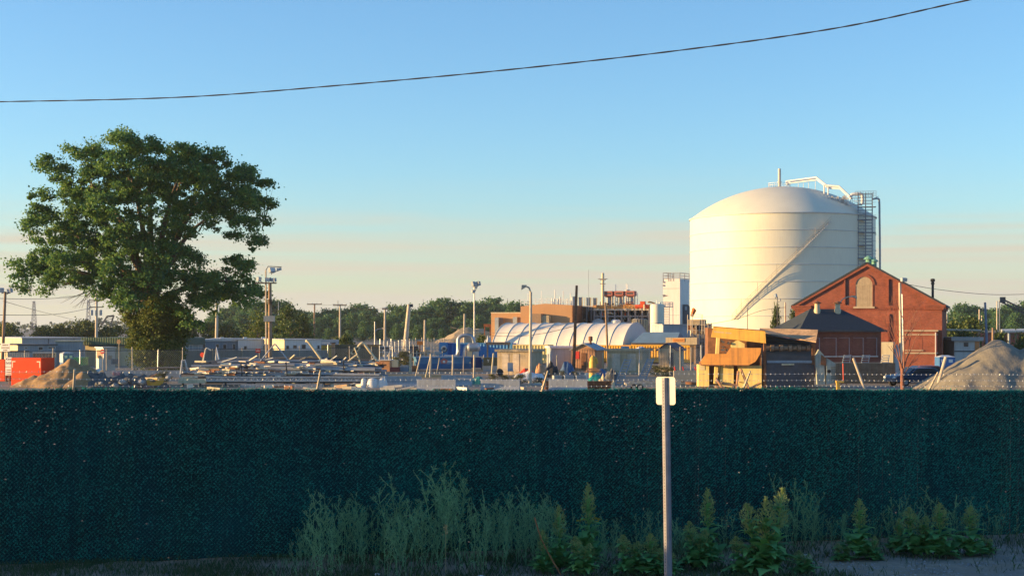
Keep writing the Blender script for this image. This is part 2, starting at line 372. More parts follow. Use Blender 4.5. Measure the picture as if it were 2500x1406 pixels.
m_barb = M('bright_galvanised_wire', (.66, .66, .66), .35, .1, 5, .4)
for (yy, zz) in ((-.07, .075), (-.165, .195), (-.27, .325)):
    w = MB(); pts = []; tq = -6.0; n = 0
    A = []; B = []
    sag = lambda s: FH + zz - .012 * math.sin(math.pi * ((s * .27) % 1))
    ss = np.arange(-7, 24, .12)
    for i in range(len(ss) - 1):
        for ph in (0, math.pi):
            r0 = .0016; a0 = ph + i * 1.9; a1 = ph + (i + 1) * 1.9
            A.append((ss[i], yy + r0 * math.cos(a0), sag(ss[i]) + r0 * math.sin(a0))); B.append((ss[i + 1], yy + r0 * math.cos(a1), sag(ss[i + 1]) + r0 * math.sin(a1)))
    V1, Q1 = prism_bars(A, B, .0012)
    A = []; B = []
    for s in np.arange(-7, 24, .102):
        s += rn.normal(0, .006); c = np.array([s, yy, sag(s)])
        for _ in range(3):
            d = rn.normal(0, 1, 3) * np.array([.45, 1, 1]); d = d / np.linalg.norm(d) * rn.uniform(.014, .02)
            A.append(c - d); B.append(c + d)
    V2, Q2 = prism_bars(A, B, .0032)
    np_obj('barbed_wire', np.concatenate([V1, V2]), np.concatenate([Q1, Q2 + len(V1)]), m_barb, fence)
# ------------------------------------------------------------------ street sign seen from behind
k = K(1632, 23.4); a = R_(40)
sg = thing('street_sign', 'blank back of a small rounded metal sign on a perforated channel post before the fence', 'sign', (k.loc[0], k.loc[1], 0), -a)
zt = k.z(920); zb = k.z(988); hw = .5 * 47 / k.s / math.cos(a - R_(6)); rad = .045
pl = []
for cx, cz, a0 in ((hw - rad, zb + rad, -90), (hw - rad, zt - rad, 0), (-hw + rad, zt - rad, 90), (-hw + rad, zb + rad, 180)):
    for j in range(7): t = R_(a0 + 15 * j); pl.append((cx + rad * math.cos(t), cz + rad * math.sin(t)))
MB().prism(pl, .0, .004).build('sign_plate', M('aluminium_plate', (.50, .48, .42), .5, .08, 6, .1, streak=.12), sg)
gz = ground_z(k.loc[0], 23.4) - .3
prof = [(-.062, -.004), (-.056, -.006), (-.018, -.045), (.014, -.045), (.052, -.006), (.066, -.004), (.066, -.010), (.050, -.013), (.016, -.051), (-.020, -.051), (-.058, -.013), (-.062, -.010)]
pv = [(q[0], q[1]) for q in prof]
po_ = MB().prism(pv, gz, zt - .01, 'z').build('channel_post', m_post_steel, sg); po_.rotation_euler = (0, 0, R_(38))
hl = MB()
for q in np.arange(.25, zt - .05, .05):
    c = (-.040, -.0345, q); nrm = Vector((-.72, -.69, 0)); uu = Vector((.69, -.72, 0))
    ring = [tuple(Vector(c) + nrm * .0016 + uu * .008 * math.cos(t) + Vector((0, 0, .010)) * math.sin(t)) for t in [2 * math.pi * j / 8 for j in range(8)]]
    hl.add(ring, [tuple(range(8))])
po_.data.materials.append(m_ink); bm_ = bmesh.new(); bm_.from_mesh(po_.data)
for f_ in hl.f:
    q_ = bm_.faces.new([bm_.verts.new(hl.v[i_]) for i_ in f_]); q_.material_index = 1
bm_.to_mesh(po_.data); bm_.free()
sg.rotation_euler = (0, R_(-.9), -a)
# ------------------------------------------------------------------ overhead cable
def smooth_path(pts, n=60):
    P = np.array(pts, float); t = np.arange(len(P)); out = []
    for s in np.linspace(0, len(P) - 1, n):
        i = min(int(s), len(P) - 2); f = s - i; p0, p1, p2, p3 = P[max(i - 1, 0)], P[i], P[i + 1], P[min(i + 2, len(P) - 1)]
        out.append(.5 * ((2 * p1) + (p2 - p0) * f + (2 * p0 - 5 * p1 + 4 * p2 - p3) * f * f + (3 * p1 - p0 - 3 * p2 + p3) * f ** 3))
    return out
cab = [(-260, 252, 25), (0, 249, 24), (440, 238, 22.5), (840, 208, 21.4), (1250, 170, 20.3), (1680, 121, 19.4), (2050, 68, 18.6), (2360, 2, 18), (2700, -70, 17)]
P = smooth_path([(PX(q[0], q[2]), q[2], PZ(q[1], q[2])) for q in cab], 260)
cb = MB(); rr = random.Random(2)
for ph in (0, math.pi):
    cb.tube([(q[0], q[1] + .0045 * math.cos(ph + i * .55), q[2] + .0045 * math.sin(ph + i * .55)) for i, q in enumerate(P)], .0066, 5)
tag(cb.build('overhead_cable', m_black, None, True), 'twisted black overhead cable crossing the sky above everything', 'cable')
# ------------------------------------------------------------------ the storage tank
TD = 406.0; th = R_(10.343); TX, TY = TD * math.sin(th), TD * math.cos(th); TR = TD * math.sin(R_(3.474))
tank = thing('storage_tank', 'huge white domed storage tank ringed by ribs behind the brick gabled building', 'storage tank', (TX, TY, 0), -th)
m_tank = M('tank_white_paint', (.70, .67, .54), .5, .05, .12, spec=.2, streak=.06)
m_tankring = M('tank_ring_paint', (.52, .52, .51), .6, .1, .5)
ZS = 33.7
MB().lathe([(TR, 0), (TR, ZS)], 160).build('shell', m_tank, tank, True)
hc = 8.6; RC = (TR * TR + hc * hc) / (2 * hc)
MB().lathe([(RC * math.sin(q), ZS + .02 + RC * math.cos(q) - (RC - hc)) for q in np.linspace(math.asin((TR + .25) / RC), 0.0005, 22)], 160).build('dome', m_tank, tank, True)
for kk in range(1, 7):
    z = ZS - .1 - 4.36 * kk
    MB().lathe([(TR - .02, z - .09), (TR + .16, z - .08), (TR + .16, z + .05), (TR - .02, z + .10)], 120).build('stiffener_ring', m_tankring, tank, True)
MB().lathe([(TR - .02, ZS - .25), (TR + .32, ZS - .2), (TR + .32, ZS + .02), (TR - .02, ZS + .05)], 120).build('rim', m_tankring, tank, True)
# local frame: -y faces the camera
def on(phi, r, z): return (r * math.sin(phi), -r * math.cos(phi), z)
st = MB(); rl = MB()
ph = np.linspace(math.asin((1799 - 1911) / 227), math.asin((2020 - 1911) / 227), 60); zz = np.linspace(6.6, 31.3, 60)
for r0 in (TR + .12, TR + .95):
    st.tube([on(p_, r0, z_) for p_, z_ in zip(ph, zz)], .11, 4)
for i in range(0, 60): st.tube([on(ph[i], TR + .1, zz[i]), on(ph[i], TR + 1.0, zz[i])], .05, 4)
st.build('stair', M('stair_paint', (.60, .56, .50), .6, .1, 1), tank)
for dz in (.65, 1.25): rl.tube([on(p_, TR + .95, z_ + dz) for p_, z_ in zip(ph, zz)], .06, 4)
for i in range(0, 60, 3): rl.tube([on(ph[i], TR + .95, zz[i]), on(ph[i], TR + .95, zz[i] + 1.25)], .05, 4)
for i in (6, 16, 27, 38, 49): rl.tube([on(ph[i], TR + 1.0, zz[i]), on(ph[i], TR + 1.0, zz[i] + 2.6)], .07, 4)
rl.build('stair_railing', m_palepole, tank)
kt = K(1911, 399.4)
def tp(px, py, d=0): return (kt.x(px), d, kt.z(py))
# vent stack and crown platform
v = MB(); v.tube([tp(1905, 458), tp(1905, 412)], [.42, .38], 10); v.tube([tp(1905, 446), tp(1905, 444)], .62, 10); v.build('vent_stack', M('vent_steel', (.45, .42, .38), .6), tank, True)
c = MB()
for j in range(28):
    t0 = 2 * math.pi * j / 28; t1 = 2 * math.pi * (j + 1) / 28; rp = 2.9
    q0 = (rp * math.cos(t0) - .7, rp * math.sin(t0)); q1 = (rp * math.cos(t1) - .7, rp * math.sin(t1)); zb = ZS + hc - .2
    c.tube([(q0[0], q0[1], zb), (q0[0], q0[1], zb + 1.25)], .05, 4)
    for dz in (.05, .7, 1.25): c.tube([(q0[0], q0[1], zb + dz), (q1[0], q1[1], zb + dz)], .05, 4)
c.build('crown_railing', m_white, tank)
pp = MB()
path = [tp(1925, 455, -2), tp(1925, 450, -2), tp(1995, 446, -6), tp(2018, 470, -11), tp(2046, 473, -12), tp(2070, 499, -14)]
for dz, dy in ((0, 0), (.62, .0), (.3, 1.1)):
    pp.tube([(q[0] - dz * .5, q[1] + dy, q[2] + dz) for q in path], .26, 8)
for px, y0, y1, d in ((2009, 462, 505, -11), (2018, 468, 507, -11.5), (1950, 452, 463, -3), (1962, 451, 464, -3.5), (1974, 450, 466, -4), (1990, 450, 470, -5.5)):
    pp.tube([tp(px, y0, d), tp(px, y1, d)], .2 if px > 2000 else .07, 6)
pp.tube(smooth_path([tp(2070, 500, -13.6), tp(2070, 491, -13.6), tp(2077, 488, -13.6), tp(2092, 488, -13.6), tp(2096, 493, -13.6), tp(2096, 512, -13.6)], 24), .42, 8)
pp.build('roof_piping', m_white, tank, True)
rp = MB()
for px in range(2004, 2096, 5):
    rp.tube([tp(px, 512, -13), tp(px, 496, -13)], .06, 4)
for py in (496, 503, 512): rp.tube([tp(2004, py, -13), tp(2096, py + 1, -13)], .09 if py < 510 else .2, 4)
rr = random.Random(8)
for _ in range(46):
    px, py = rr.uniform(2005, 2062), rr.uniform(494, 514); rp.obox(tp(px, py, -13.3), (rr.uniform(.2, .9), .5, rr.uniform(.2, 1.1)), (0, rr.uniform(0, 1), 0))
rp.build('roof_platform', m_offwhite, tank)
# caged ladder tower on the right flank
lt = MB(); xl, xr, xm = kt.x(2086), kt.x(2118), kt.x(2103); dd = -13.2
for x_ in (xl, xm, xr):
    for d_ in (dd, dd - 2.2): lt.tube([(x_, d_, 3), (x_, d_, kt.z(486))], .10, 4)
zc = 6.0
while zc < kt.z(488):
    for d_ in (dd, dd - 2.2): lt.tube([(xl, d_, zc), (xr, d_, zc)], .07, 4)
    lt.tube([(xl, dd, zc), (xl, dd - 2.2, zc)], .07, 4); lt.tube([(xr, dd, zc), (xr, dd - 2.2, zc)], .07, 4)
    zc += .82
zc = 9.0; kk = 0
while zc < kt.z(500):
    lt.box(xl - .9 if kk % 2 else xl - .2, xr + (.2 if kk % 2 else .9), dd - 2.4, dd, zc, zc + .16)
    for d_ in (dd - 2.3,):
        lt.tube([(xl - .9, d_, zc + 1.2), (xr + .9, d_, zc + 1.2)], .05, 4)
    zc += 3.3; kk += 1
for x_ in np.linspace(xl - .8, xr + .9, 9): lt.tube([(x_, dd - 2.3, kt.z(497)), (x_, dd - 2.3, kt.z(483))], .06, 4)
for zz_ in (483, 488, 493): lt.tube([(xl - .8, dd - 2.3, kt.z(zz_)), (xr + .9, dd - 2.3, kt.z(zz_))], .06, 4)
lt.build('ladder_tower', M('ladder_tower_steel', (.16, .20, .25), .6, .2, 1), tank)
ls = MB(); ls.tube(smooth_path([tp(2120, 499, -12), tp(2132, 497, -11), tp(2136, 503, -10.5), tp(2137, 540, -10), tp(2138, 640, -10), tp(2138, 838, -10)], 30), .26, 6)
ls.tube([tp(2122, 498, -12), tp(2134, 492, -12)], .1, 4); ls.build('downcomer_pipe', m_grey, tank, True)
# ------------------------------------------------------------------ brick gabled building
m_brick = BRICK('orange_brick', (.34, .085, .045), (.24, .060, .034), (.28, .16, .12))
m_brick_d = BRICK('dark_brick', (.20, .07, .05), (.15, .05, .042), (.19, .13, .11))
m_slate = M('slate_roof', (.035, .045, .055), .8, .25, .8)
m_copper = M('copper_green', (.16, .36, .27), .7, .25, 2)
m_stone = M('sand_stone', (.45, .36, .25), .9, .15, 2)
m_plank = M('weathered_board', (.42, .33, .22), .9, .18, 2, streak=.2)
ga = R_(18); Y0 = 174.0; pxL, pxR = 1941, 2300
LW = run(pxL, Y0, ga, pxR)
gb = thing('gabled_brick_building', 'tall orange brick building with a gable end, bricked arched window and green roof vents', 'brick building', (PX(pxL, Y0), Y0, 0), -ga)
ze = PZ(746, Y0); mid = run(pxL, Y0, ga, 2117); zr = PZ(645, Y0 - 2.5); DB = 17.0
w = MB(); w.prism([(0, 0), (LW, 0), (LW, ze), (mid, zr), (0, ze)], 0, DB); w.build('wall', m_brick, gb)
r = MB(); th_ = .22
for (xa, za, xb, zb) in ((-.45, ze - .2, mid, zr + .06), (LW + .45, ze - .2, mid, zr + .06)):
    r.add([(xa, -.25, za), (xb, -.25, zb), (xb, DB + .3, zb), (xa, DB + .3, za), (xa, -.25, za + th_), (xb, -.25, zb + th_), (xb, DB + .3, zb + th_), (xa, DB + .3, za + th_)],
          [(0, 1, 2, 3), (7, 6, 5, 4), (0, 4, 5, 1), (1, 5, 6, 2), (2, 6, 7, 3), (3, 7, 4, 0)])
ro = r.build('roof', m_slate, gb)
rk = MB()
for (xa, za, xb, zb) in ((-.4, ze - .45, mid, zr - .25), (LW + .4, ze - .45, mid, zr - .25)):
    rk.add([(xa, -.22, za), (xb, -.22, zb), (xb, -.22, zb + .32), (xa, -.22, za + .32), (xa, 0.02, za), (xb, .02, zb), (xb, .02, zb + .32), (xa, .02, za + .32)], [(0, 1, 2, 3), (4, 7, 6, 5), (0, 4, 5, 1), (3, 2, 6, 7), (0, 3, 7, 4)])
rk.build('raking_cornice', m_brick, gb)
for xx, yy, sc_ in ((mid + .05, 1.6, 1.0), (mid + .3, 6.6, .9)):
    vv_ = MB(); vv_.lathe([(.34 * sc_, zr - .3), (.34 * sc_, zr + .62 * sc_), (.62 * sc_, zr + .62 * sc_), (.42 * sc_, zr + .85 * sc_), (.02, zr + 1.08 * sc_)], 12, (xx, yy, 0)); vv_.build('ridge_vent', m_copper, gb)
ztop = ze - .15
for side in range(4):
    co = MB()
    for i_, (o0, h0, h1) in enumerate(((.16, -.42, -.22), (.26, -.22, 0.0), (.40, 0, .14))):
        e0 = ((-o0, 1.9, -o0, .02), (LW - 1.9, LW + o0, -o0, .02), (LW - .02, LW + o0, .03, DB), (-o0, .02, .03, DB))[side]; co.box(*e0, ztop + h0, ztop + h1)
    co.build('cornice', m_brick, gb)
bd = MB(); bd.box(1.9, LW - 1.9, -.05, .02, ztop - .45, ztop - .38); bd.box(1.9, LW - 1.9, -.07, .02, ztop - .12, ztop - .05)
x_ = .2
while x_ < LW - .3: bd.box(x_, x_ + .09, -.045, .02, ztop - .37, ztop - .27); x_ += .2
bd.build('brick_band', m_brick, gb)
# pilaster edges, each with its shadow put in as a dark brick strip
def colx(px): return run(pxL, Y0, ga, px)
q_ = Y0 / 154
for px0, px1, top, bot in ((2064, 2070, zr - 1.55, ze + .05), (2170, 2177, zr - 1.75, ze + .0), (2172, 2178, ze - 1.0, 1.0)):
    x0_, x1_ = colx(px0), colx(px1)
    MB().box(x0_ - .16, x0_, -.16, .02, bot, top).build('pilaster_edge', m_brick, gb); MB().box(x0_, x1_, -.012, .02, bot, top).build('edge_shadow', m_brick_d, gb)
xa, xb = colx(2089), colx(2130); cxw = (xa + xb) / 2; rw = (xb - xa) / 2; zsill = PZ(748, 170.5); zspring = PZ(695, 170.5)
arch = [(xa, zsill), (xb, zsill)] + [(cxw + rw * math.cos(t), zspring + rw * math.sin(t)) for t in np.linspace(0, math.pi, 16)]
win = MB().prism(arch, -.02, .02).build('arched_window', m_plank, gb)
wf = MB()
ar2 = [(cxw + rw * math.cos(t), zspring + rw * math.sin(t)) for t in np.linspace(0, math.pi, 16)]
for i in range(15):
    t0, t1 = np.linspace(0, math.pi, 16)[i:i + 2]
    q = [(cxw + rr_ * math.cos(t), zspring + rr_ * math.sin(t)) for rr_, t in ((rw, t0), (rw + .28, t0), (rw + .28, t1), (rw, t1))]
    wf.prism(q, -.09, .02)
wf.box(xa - .09, xa, -.06, .02, zsill, zspring); wf.box(xb, xb + .09, -.06, .02, zsill, zspring)
wf.build('arch_brickwork', m_brick, win); MB().box(xa - .25, xb + .25, -.14, .02, zsill - .2, zsill).build('sill', m_stone, win)
MB().box(xa, xb, -.06, -.021, zspring - .1, zspring + .06).build('transom', m_plank, win)
wb = MB()
for q in np.linspace(xa + .1, xb - .1, 8)[1:-1]: wb.box(q - .006, q + .006, -.026, -.0205, zsill, zspring - .1)
wb.build('board_joints', m_pole, win)
ch = MB(); xc = colx(2276); ch.lathe([(.14, zr - 4.2), (.14, zr - 2.35), (.21, zr - 2.35), (.21, zr - 2.2), (.16, zr - 2.2), (.16, zr - 2.05), (.25, zr - 2.05), (.25, zr - 1.75), (.12, zr - 1.7)], 12, (xc, 1.5, 0)); ch.build('flue', m_black, gb)
# side annex on the right
Y1 = 146.5; an_x = colx(2287); ax0 = colx(2203)
an = thing('flat_roofed_annex', 'low flat roofed brick annex with a pale coping against the gabled building', 'brick building', (PX(2203, 168), 168, 0), -ga)
AL = run(2203, 168, ga, 2287); za = PZ(809, 166)
MB().box(0, AL, 0, 13, 0, za).build('wall', m_brick, an)
cp = MB(); cp.box(-.05, AL + .15, -.15, 13.2, za, za + .16); cp.box(-.05, AL + .06, -.07, 13.1, za - .42, za - .3); cp.build('coping', m_stone, an)
MB().box(-.05, AL + .08, -.10, 13.1, 1.45, 1.62).build('water_table', m_stone, an)
MB().tube([(AL - .12, -.12, .2), (AL - .12, -.12, za - .1)], .06, 6).build('downpipe', m_offwhite, an)
bw = MB(); bw.box(.3, 2.2, -.02, .02, 1.9, 3.3); bwp = bw.build('bricked_window', m_brick, an); MB().box(.2, 2.3, -.1, .02, 1.78, 1.9).build('sill', m_stone, bwp)
# small white building by the pile
wa = thing('white_shed_building', 'low pale building with a heavy roof edge beside the gravel pile', 'shed', (PX(2322, 172), 172, 0), 0)
kw = K(2322, 172)
MB().box(kw.x(2330), kw.x(2392), 0, 6, 0, kw.z(832)).build('wall', m_offwhite, wa); MB().box(kw.x(2320), kw.x(2398), -.5, 6.4, kw.z(832), kw.z(823)).build('roof', m_concrete, wa)
MB().box(kw.x(2353), kw.x(2364), -.03, .02, kw.z(846), kw.z(836)).build('window', m_glass, wa); MB().box(kw.x(2380), kw.x(2391), -.05, .02, kw.z(862), kw.z(834)).build('orange_end', M('orange_end', (.55, .22, .08), .6), wa)  # orange block at the right end of the front wall
MB().box(kw.x(2330), kw.x(2392), -.04, .02, kw.z(859), kw.z(856)).build('ledge', m_dark_steel, wa)
# ------------------------------------------------------------------ hip roofed brick building
ha = R_(-9); Yh = 132.0
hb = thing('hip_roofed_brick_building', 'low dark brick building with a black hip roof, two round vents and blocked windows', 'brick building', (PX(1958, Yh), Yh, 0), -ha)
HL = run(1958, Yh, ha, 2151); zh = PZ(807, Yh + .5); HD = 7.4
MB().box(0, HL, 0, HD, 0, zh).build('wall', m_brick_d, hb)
zrdg = PZ(754, Yh + 3.7); ov = .42
def hx(px, ly):
    q = (px - 1250) / F; return (q * (Yh + ly * math.cos(ha)) - PX(1958, Yh) - ly * math.sin(ha)) / (math.cos(ha) + q * math.sin(ha))
xra, xrb = hx(1978, HD / 2), hx(2052, HD / 2)
hr = MB(); hr.add([(-ov, -ov, zh), (HL + ov, -ov, zh), (HL + ov, HD + ov, zh), (-ov, HD + ov, zh), (xra, HD / 2, zrdg), (xrb, HD / 2, zrdg)], [(0, 1, 5, 4), (1, 2, 5), (2, 3, 4, 5), (3, 0, 4), (3, 2, 1, 0)])
hr.build('roof', M('black_shingle_roof', (.040, .050, .062), .85, .2, 6, spec=.2), hb)
MB().box(-ov, HL + ov, -ov - .03, -ov + .02, zh - .12, zh + .05).build('eave_board', m_dark_steel, hb)
for px in (1995, 2045):
    y_ = HD / 2 - .7; x_ = hx(px, y_); vt = MB(); zb_ = zh + (zrdg - zh) * .76
    vt.lathe([(.26, zb_), (.30, zb_ + .35), (.23, zb_ + .55), (.23, zb_ + .95)], 14, (x_, y_, 0)); vo = vt.build('roof_vent', m_cream, hb, True)
    MB().lathe([(.36, zb_ + .95), (.40, zb_ + 1.02), (.02, zb_ + 1.2)], 14, (x_, y_, 0)).build('vent_cap', m_rust, vo)
for px0, px1 in ((1968, 2000), (2010, 2041), (2048, 2073), (2082, 2107), (2115, 2140)):
    x0_, x1_ = run(1958, Yh, ha, px0), run(1958, Yh, ha, px1); z0_, z1_ = PZ(869, Yh), PZ(825, Yh)
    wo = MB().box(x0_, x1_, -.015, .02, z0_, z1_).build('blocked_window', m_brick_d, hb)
    fr = MB(); fr.box(x1_ - .03, x1_ + .03, -.05, .02, z0_, z1_ + .03); fr.box(x0_, x1_ - .03, -.05, .02, z1_, z1_ + .03); fr.build('frame', M('dull_lilac_frame', (.30, .25, .27), .8) if 'dull_lilac_frame' not in bpy.data.materials else bpy.data.materials['dull_lilac_frame'], wo)
    MB().box(x0_ - .1, x1_ + .1, -.12, .02, z0_ - .1, z0_).build('sill', m_offwhite, wo)
# ------------------------------------------------------------------ poles, lamps, wires
def floods(px_top, z, t, kk, heads, par_pole):
    for (dx, dz, w, h, tilt, yaw, lit) in heads:
        b = MB(); b.obox((dx, -.1, dz), (w, .28, h), (tilt, 0, yaw)); ho = b.build('floodlight', m_grey, t)
        c = MB(); c.obox((dx - .15 * math.sin(-yaw) * 0, -.1 - .001, dz), (w * .84, .30, h * .8), (tilt, 0, yaw)); c.build('lens', m_white if lit else m_offwhite, ho)
        MB().tube([(dx, 0, dz - h * .5), (dx * .6, 0, dz - h * .9)], .035, 5).build('bracket', m_dark_steel, ho)
def pole(name, label, cat, px, top, Y, r, mat, lean=0, group=None, base=None):
    k_ = K(px, Y); t = thing(name, label, cat, k_.loc, 0, group)
    zt_ = k_.z(top); dx = lean / k_.s
    MB().tube([(0, 0, -.1), (dx * .5, 0, zt_ * .5), (dx, 0, zt_)], [r, r * .88, r * .72], 10).build('pole', mat, t, True)
    return t, k_, zt_, dx
def cobra(t, zt_, dx, ax, az, hl, mat, s=1):
    pts = smooth_path([(dx, 0, zt_ - .25), (dx + ax * .35, -.02, zt_ + az * .65), (dx + ax * .75, -.04, zt_ + az * .98), (dx + ax, -.05, zt_ + az)], 14)
    MB().tube(pts, .05 * s, 6).build('arm', mat, t, True)
    h = MB(); e = pts[-1]; sg_ = 1 if ax > 0 else -1
    h.add(*(lambda V_: (V_, [(0, 1, 2, 3), (7, 6, 5, 4), (0, 4, 5, 1), (1, 5, 6, 2), (2, 6, 7, 3), (3, 7, 4, 0)]))([(e[0], e[1] - .10 * s, e[2] + .02), (e[0], e[1] + .10 * s, e[2] + .02), (e[0], e[1] + .10 * s, e[2] + .12 * s), (e[0], e[1] - .10 * s, e[2] + .12 * s)] + [(e[0] + sg_ * hl, e[1] - .2 * s, e[2] - .18 * s), (e[0] + sg_ * hl, e[1] + .2 * s, e[2] - .18 * s), (e[0] + sg_ * hl * .9, e[1] + .2 * s, e[2] + .12 * s), (e[0] + sg_ * hl * .9, e[1] - .2 * s, e[2] + .12 * s)]))
    h.build('lamp_head', m_palepole, t)
def crossarm(t, z, dx, w, mat, n=3, r=.07):
    MB().box(dx - w / 2, dx + w / 2, -.14, -.02, z - r, z + r).build('crossarm', mat, t)
    i_ = MB()
    for q in np.linspace(-w / 2 + .1, w / 2 - .1, n): i_.lathe([(.05, z + r), (.08, z + r + .1), (.04, z + r + .2)], 6, (dx + q, -.08, 0))
    i_.build('insulators', m_grey, t)
t, k_, zt_, dx = pole('floodlight_pole', 'brown pole with two box floodlights behind the red bins', 'light pole', 4, 712, 125, .15, m_pole, 9)
floods(0, zt_, t, k_, [(dx - .28, zt_ + .12, .36, .34, .25, .5, 0), (dx + .42, zt_ + .10, .40, .34, .25, -.5, 0)], t)
MB().tube([(dx - .3, 0, zt_ - .12), (dx + .44, 0, zt_ - .12)], .03, 5).build('bracket', m_dark_steel, t)
t, k_, zt_, dx = pole('utility_pole', 'pale utility pole with a crossarm half hidden under the left of the big tree', 'utility pole', 235, 718, 215, .22, m_palepole, 1)
crossarm(t, zt_ - .9, dx, 2.2, m_pole); crossarm(t, zt_ - 1.9, dx, 2.0, m_pole)
for sx_ in (-.6, .7): MB().lathe([(.22, zt_ - 3.1), (.22, zt_ - 2.3)], 10, (sx_, -.25, 0)).build('transformer', m_grey, t, True)
t, k_, zt_, dx = pole('utility_pole', 'bare pale pole rising behind the white trailers right of the big tree', 'utility pole', 528, 735, 225, .26, m_palepole, 2)
t, k_, zt_, dx = pole('light_mast', 'stout brown mast carrying a cluster of floodlights at the right edge of the big tree', 'light pole', 660, 690, 132, .20, m_pole, -1)
MB().tube([(-.38, .1, 0), (-.42, .1, zt_ + 1.1)], .08, 6).build('conduit', m_palepole, t)
MB().box(-.55, .38, -.35, .2, PZ(785, 132), PZ(771, 132)).build('control_box', m_palepole, t)
MB().box(-1.35, .55, -.12, .1, zt_ - .1, zt_ + .02).build('crossarm', m_pole, t)
floods(0, zt_, t, k_, [(-1.0, zt_ + .32, .36, .36, .2, .9, 1), (-.15, zt_ + .28, .4, .34, .1, -.3, 0), (.32, zt_ + .24, .4, .32, .1, -.5, 0), (.15, zt_ + 1.1, .6, .42, -.3, .9, 1), (.8, zt_ + 1.2, .32, .22, .2, -.6, 0)], t)
MB().tube([(-.42, .1, zt_ + 1.1), (-.2, .05, zt_ + 1.45), (1.0, 0, zt_ + 1.4)], .04, 5).build('bracket', m_dark_steel, t)
rg_ = MB()
for q in range(4): rg_.lathe([(.42, PZ(741 - 3 * q, 132)), (.42, PZ(740 - 3 * q, 132))], 10)
rg_.build('step_ring', m_dark_steel, t)
for px, top, Y, lean, lab, w in ((767, 741, 300, 1, 'leftmost of the twin T shaped utility poles before the wooded hill', 3.0), (830, 743, 262, 0, 'T shaped utility pole standing clear of the white trailers at right', 2.4), (939, 752, 232, 1, 'utility pole with a short crossarm left of the leaning pole', .9)):
    t, k_, zt_, dx = pole('utility_pole', lab, 'utility pole', px, top, Y, .2, m_palepole if px > 800 else m_pole, lean, 'utility poles along the yard'); crossarm(t, zt_ - .15, dx, w, m_pole, 4, .1)
t, k_, zt_, dx = pole('lamp_post', 'thin grey lamp post with a curved arm reaching right before the hill', 'lamp post', 915, 785, 230, .10, m_galv); cobra(t, zt_ - 1.4, 0, 1.1, .3, .5, m_galv)
t, k_, zt_, dx = pole('leaning_pole', 'thick pale pole leaning right with a small box at its top', 'utility pole', 986, 744, 195, .34, m_palepole, 13); MB().box(dx - .1, dx + .5, -.2, .2, zt_ - .3, zt_ + .1).build('lamp_box', m_dark_steel, t)
for px, top, Y, lab in ((1036, 781, 232, 'short plain pole right of the leaning pole'), (1133, 766, 228, 'plain pale pole just above the bent silver duct')):
    pole('utility_pole', lab, 'utility pole', px, top, Y, .18, m_palepole, 1)
t, k_, zt_, dx = pole('floodlight_pole', 'slender galvanised pole with clustered round floodlights left of the white tent', 'light pole', 1158, 700, 162, .09, m_galv)
floods(0, zt_, t, k_, [(-.1, zt_ + .3, .4, .5, -.3, .9, 1), (.45, zt_ + .35, .4, .45, .3, -.6, 0), (-.12, zt_ - .5, .35, .3, .2, .6, 0), (.2, zt_ + .15, .25, .7, 0, 0, 0)], t)
t, k_, zt_, dx = pole('lamp_post', 'pale street lamp post with its arm bent left in front of the white tent', 'lamp post', 1294, 713, 112.5, .13, m_palepole, 2); cobra(t, zt_ + .1, dx, -.32, .28, .42, m_palepole, 1.3)
t, k_, zt_, dx = pole('wooden_post', 'dark brown bare wooden pole leaning slightly right across the white tent', 'utility pole', 1400, 697, 145, .17, m_rust, 8)
t, k_, zt_, dx = pole('utility_pole', 'thin grey pole in front of the orange catwalk of the plant', 'utility pole', 1485, 738, 168, .15, m_pole, -7)
t, k_, zt_, dx = pole('floodlight_pole', 'thin dark pole with one white floodlight before the tank', 'light pole', 1898, 724, 175, .06, m_dark_steel); floods(0, zt_, t, k_, [(-.25, zt_ + .1, .45, .42, -.2, 1.0, 1), (.22, zt_ - .4, .3, .3, .2, -.4, 0)], t)
pole('utility_pole', 'short pale pole just left of the hip roof', 'utility pole', 1917, 738, 180, .13, m_palepole)
pole('steel_rod_mast', 'hair thin dark mast above the yellow machine', 'mast', 1825, 752, 170, .05, m_dark_steel)
t, k_, zt_, dx = pole('lamp_post', 'street lamp arm showing above the right roof vent of the hip roof', 'lamp post', 2044, 744, 141, .07, m_palepole); cobra(t, zt_, 0, 1.35, .75, .5, m_palepole)
t, k_, zt_, dx = pole('floodlight_pole', 'reddish wooden pole with a boxy floodlight before the gabled building', 'light pole', 2201, 690, 128, .16, m_palepole, -4)
floods(0, zt_, t, k_, [(dx + .32, zt_ + .25, .5, .3, .2, .35, 0)], t); MB().tube([(.12, -.12, 2), (dx + .16, -.12, zt_ - 1)], .045, 5).build('conduit', m_galv, t)
pole('steel_post', 'dark blue grey beam standing askew behind the gravel pile', 'post', 2411, 738, 175, .17, M('blue_grey_beam', (.16, .20, .28), .6), -6)
for px, top, Y, lab, r in ((2312, 768, 230, 'pale post beside the right corner of the gabled building', .16), (2391, 755, 260, 'pale pole left of the crooked blue beam', .16), (2397, 770, 262, 'shorter pale pole nearly touching its neighbour left of the blue beam', .14), (2434, 735, 330, 'first of a tall thin pale pair of poles right of the blue beam', .16), (2440, 733, 330, 'second of a tall thin pale pair of poles right of the blue beam', .16)):
    pole('utility_pole', lab, 'utility pole', px, top, Y, r, m_palepole)
pole('steel_post', 'short reddish stake above the peak of the gravel pile', 'post', 2424, 800, 120, .12, m_pole)
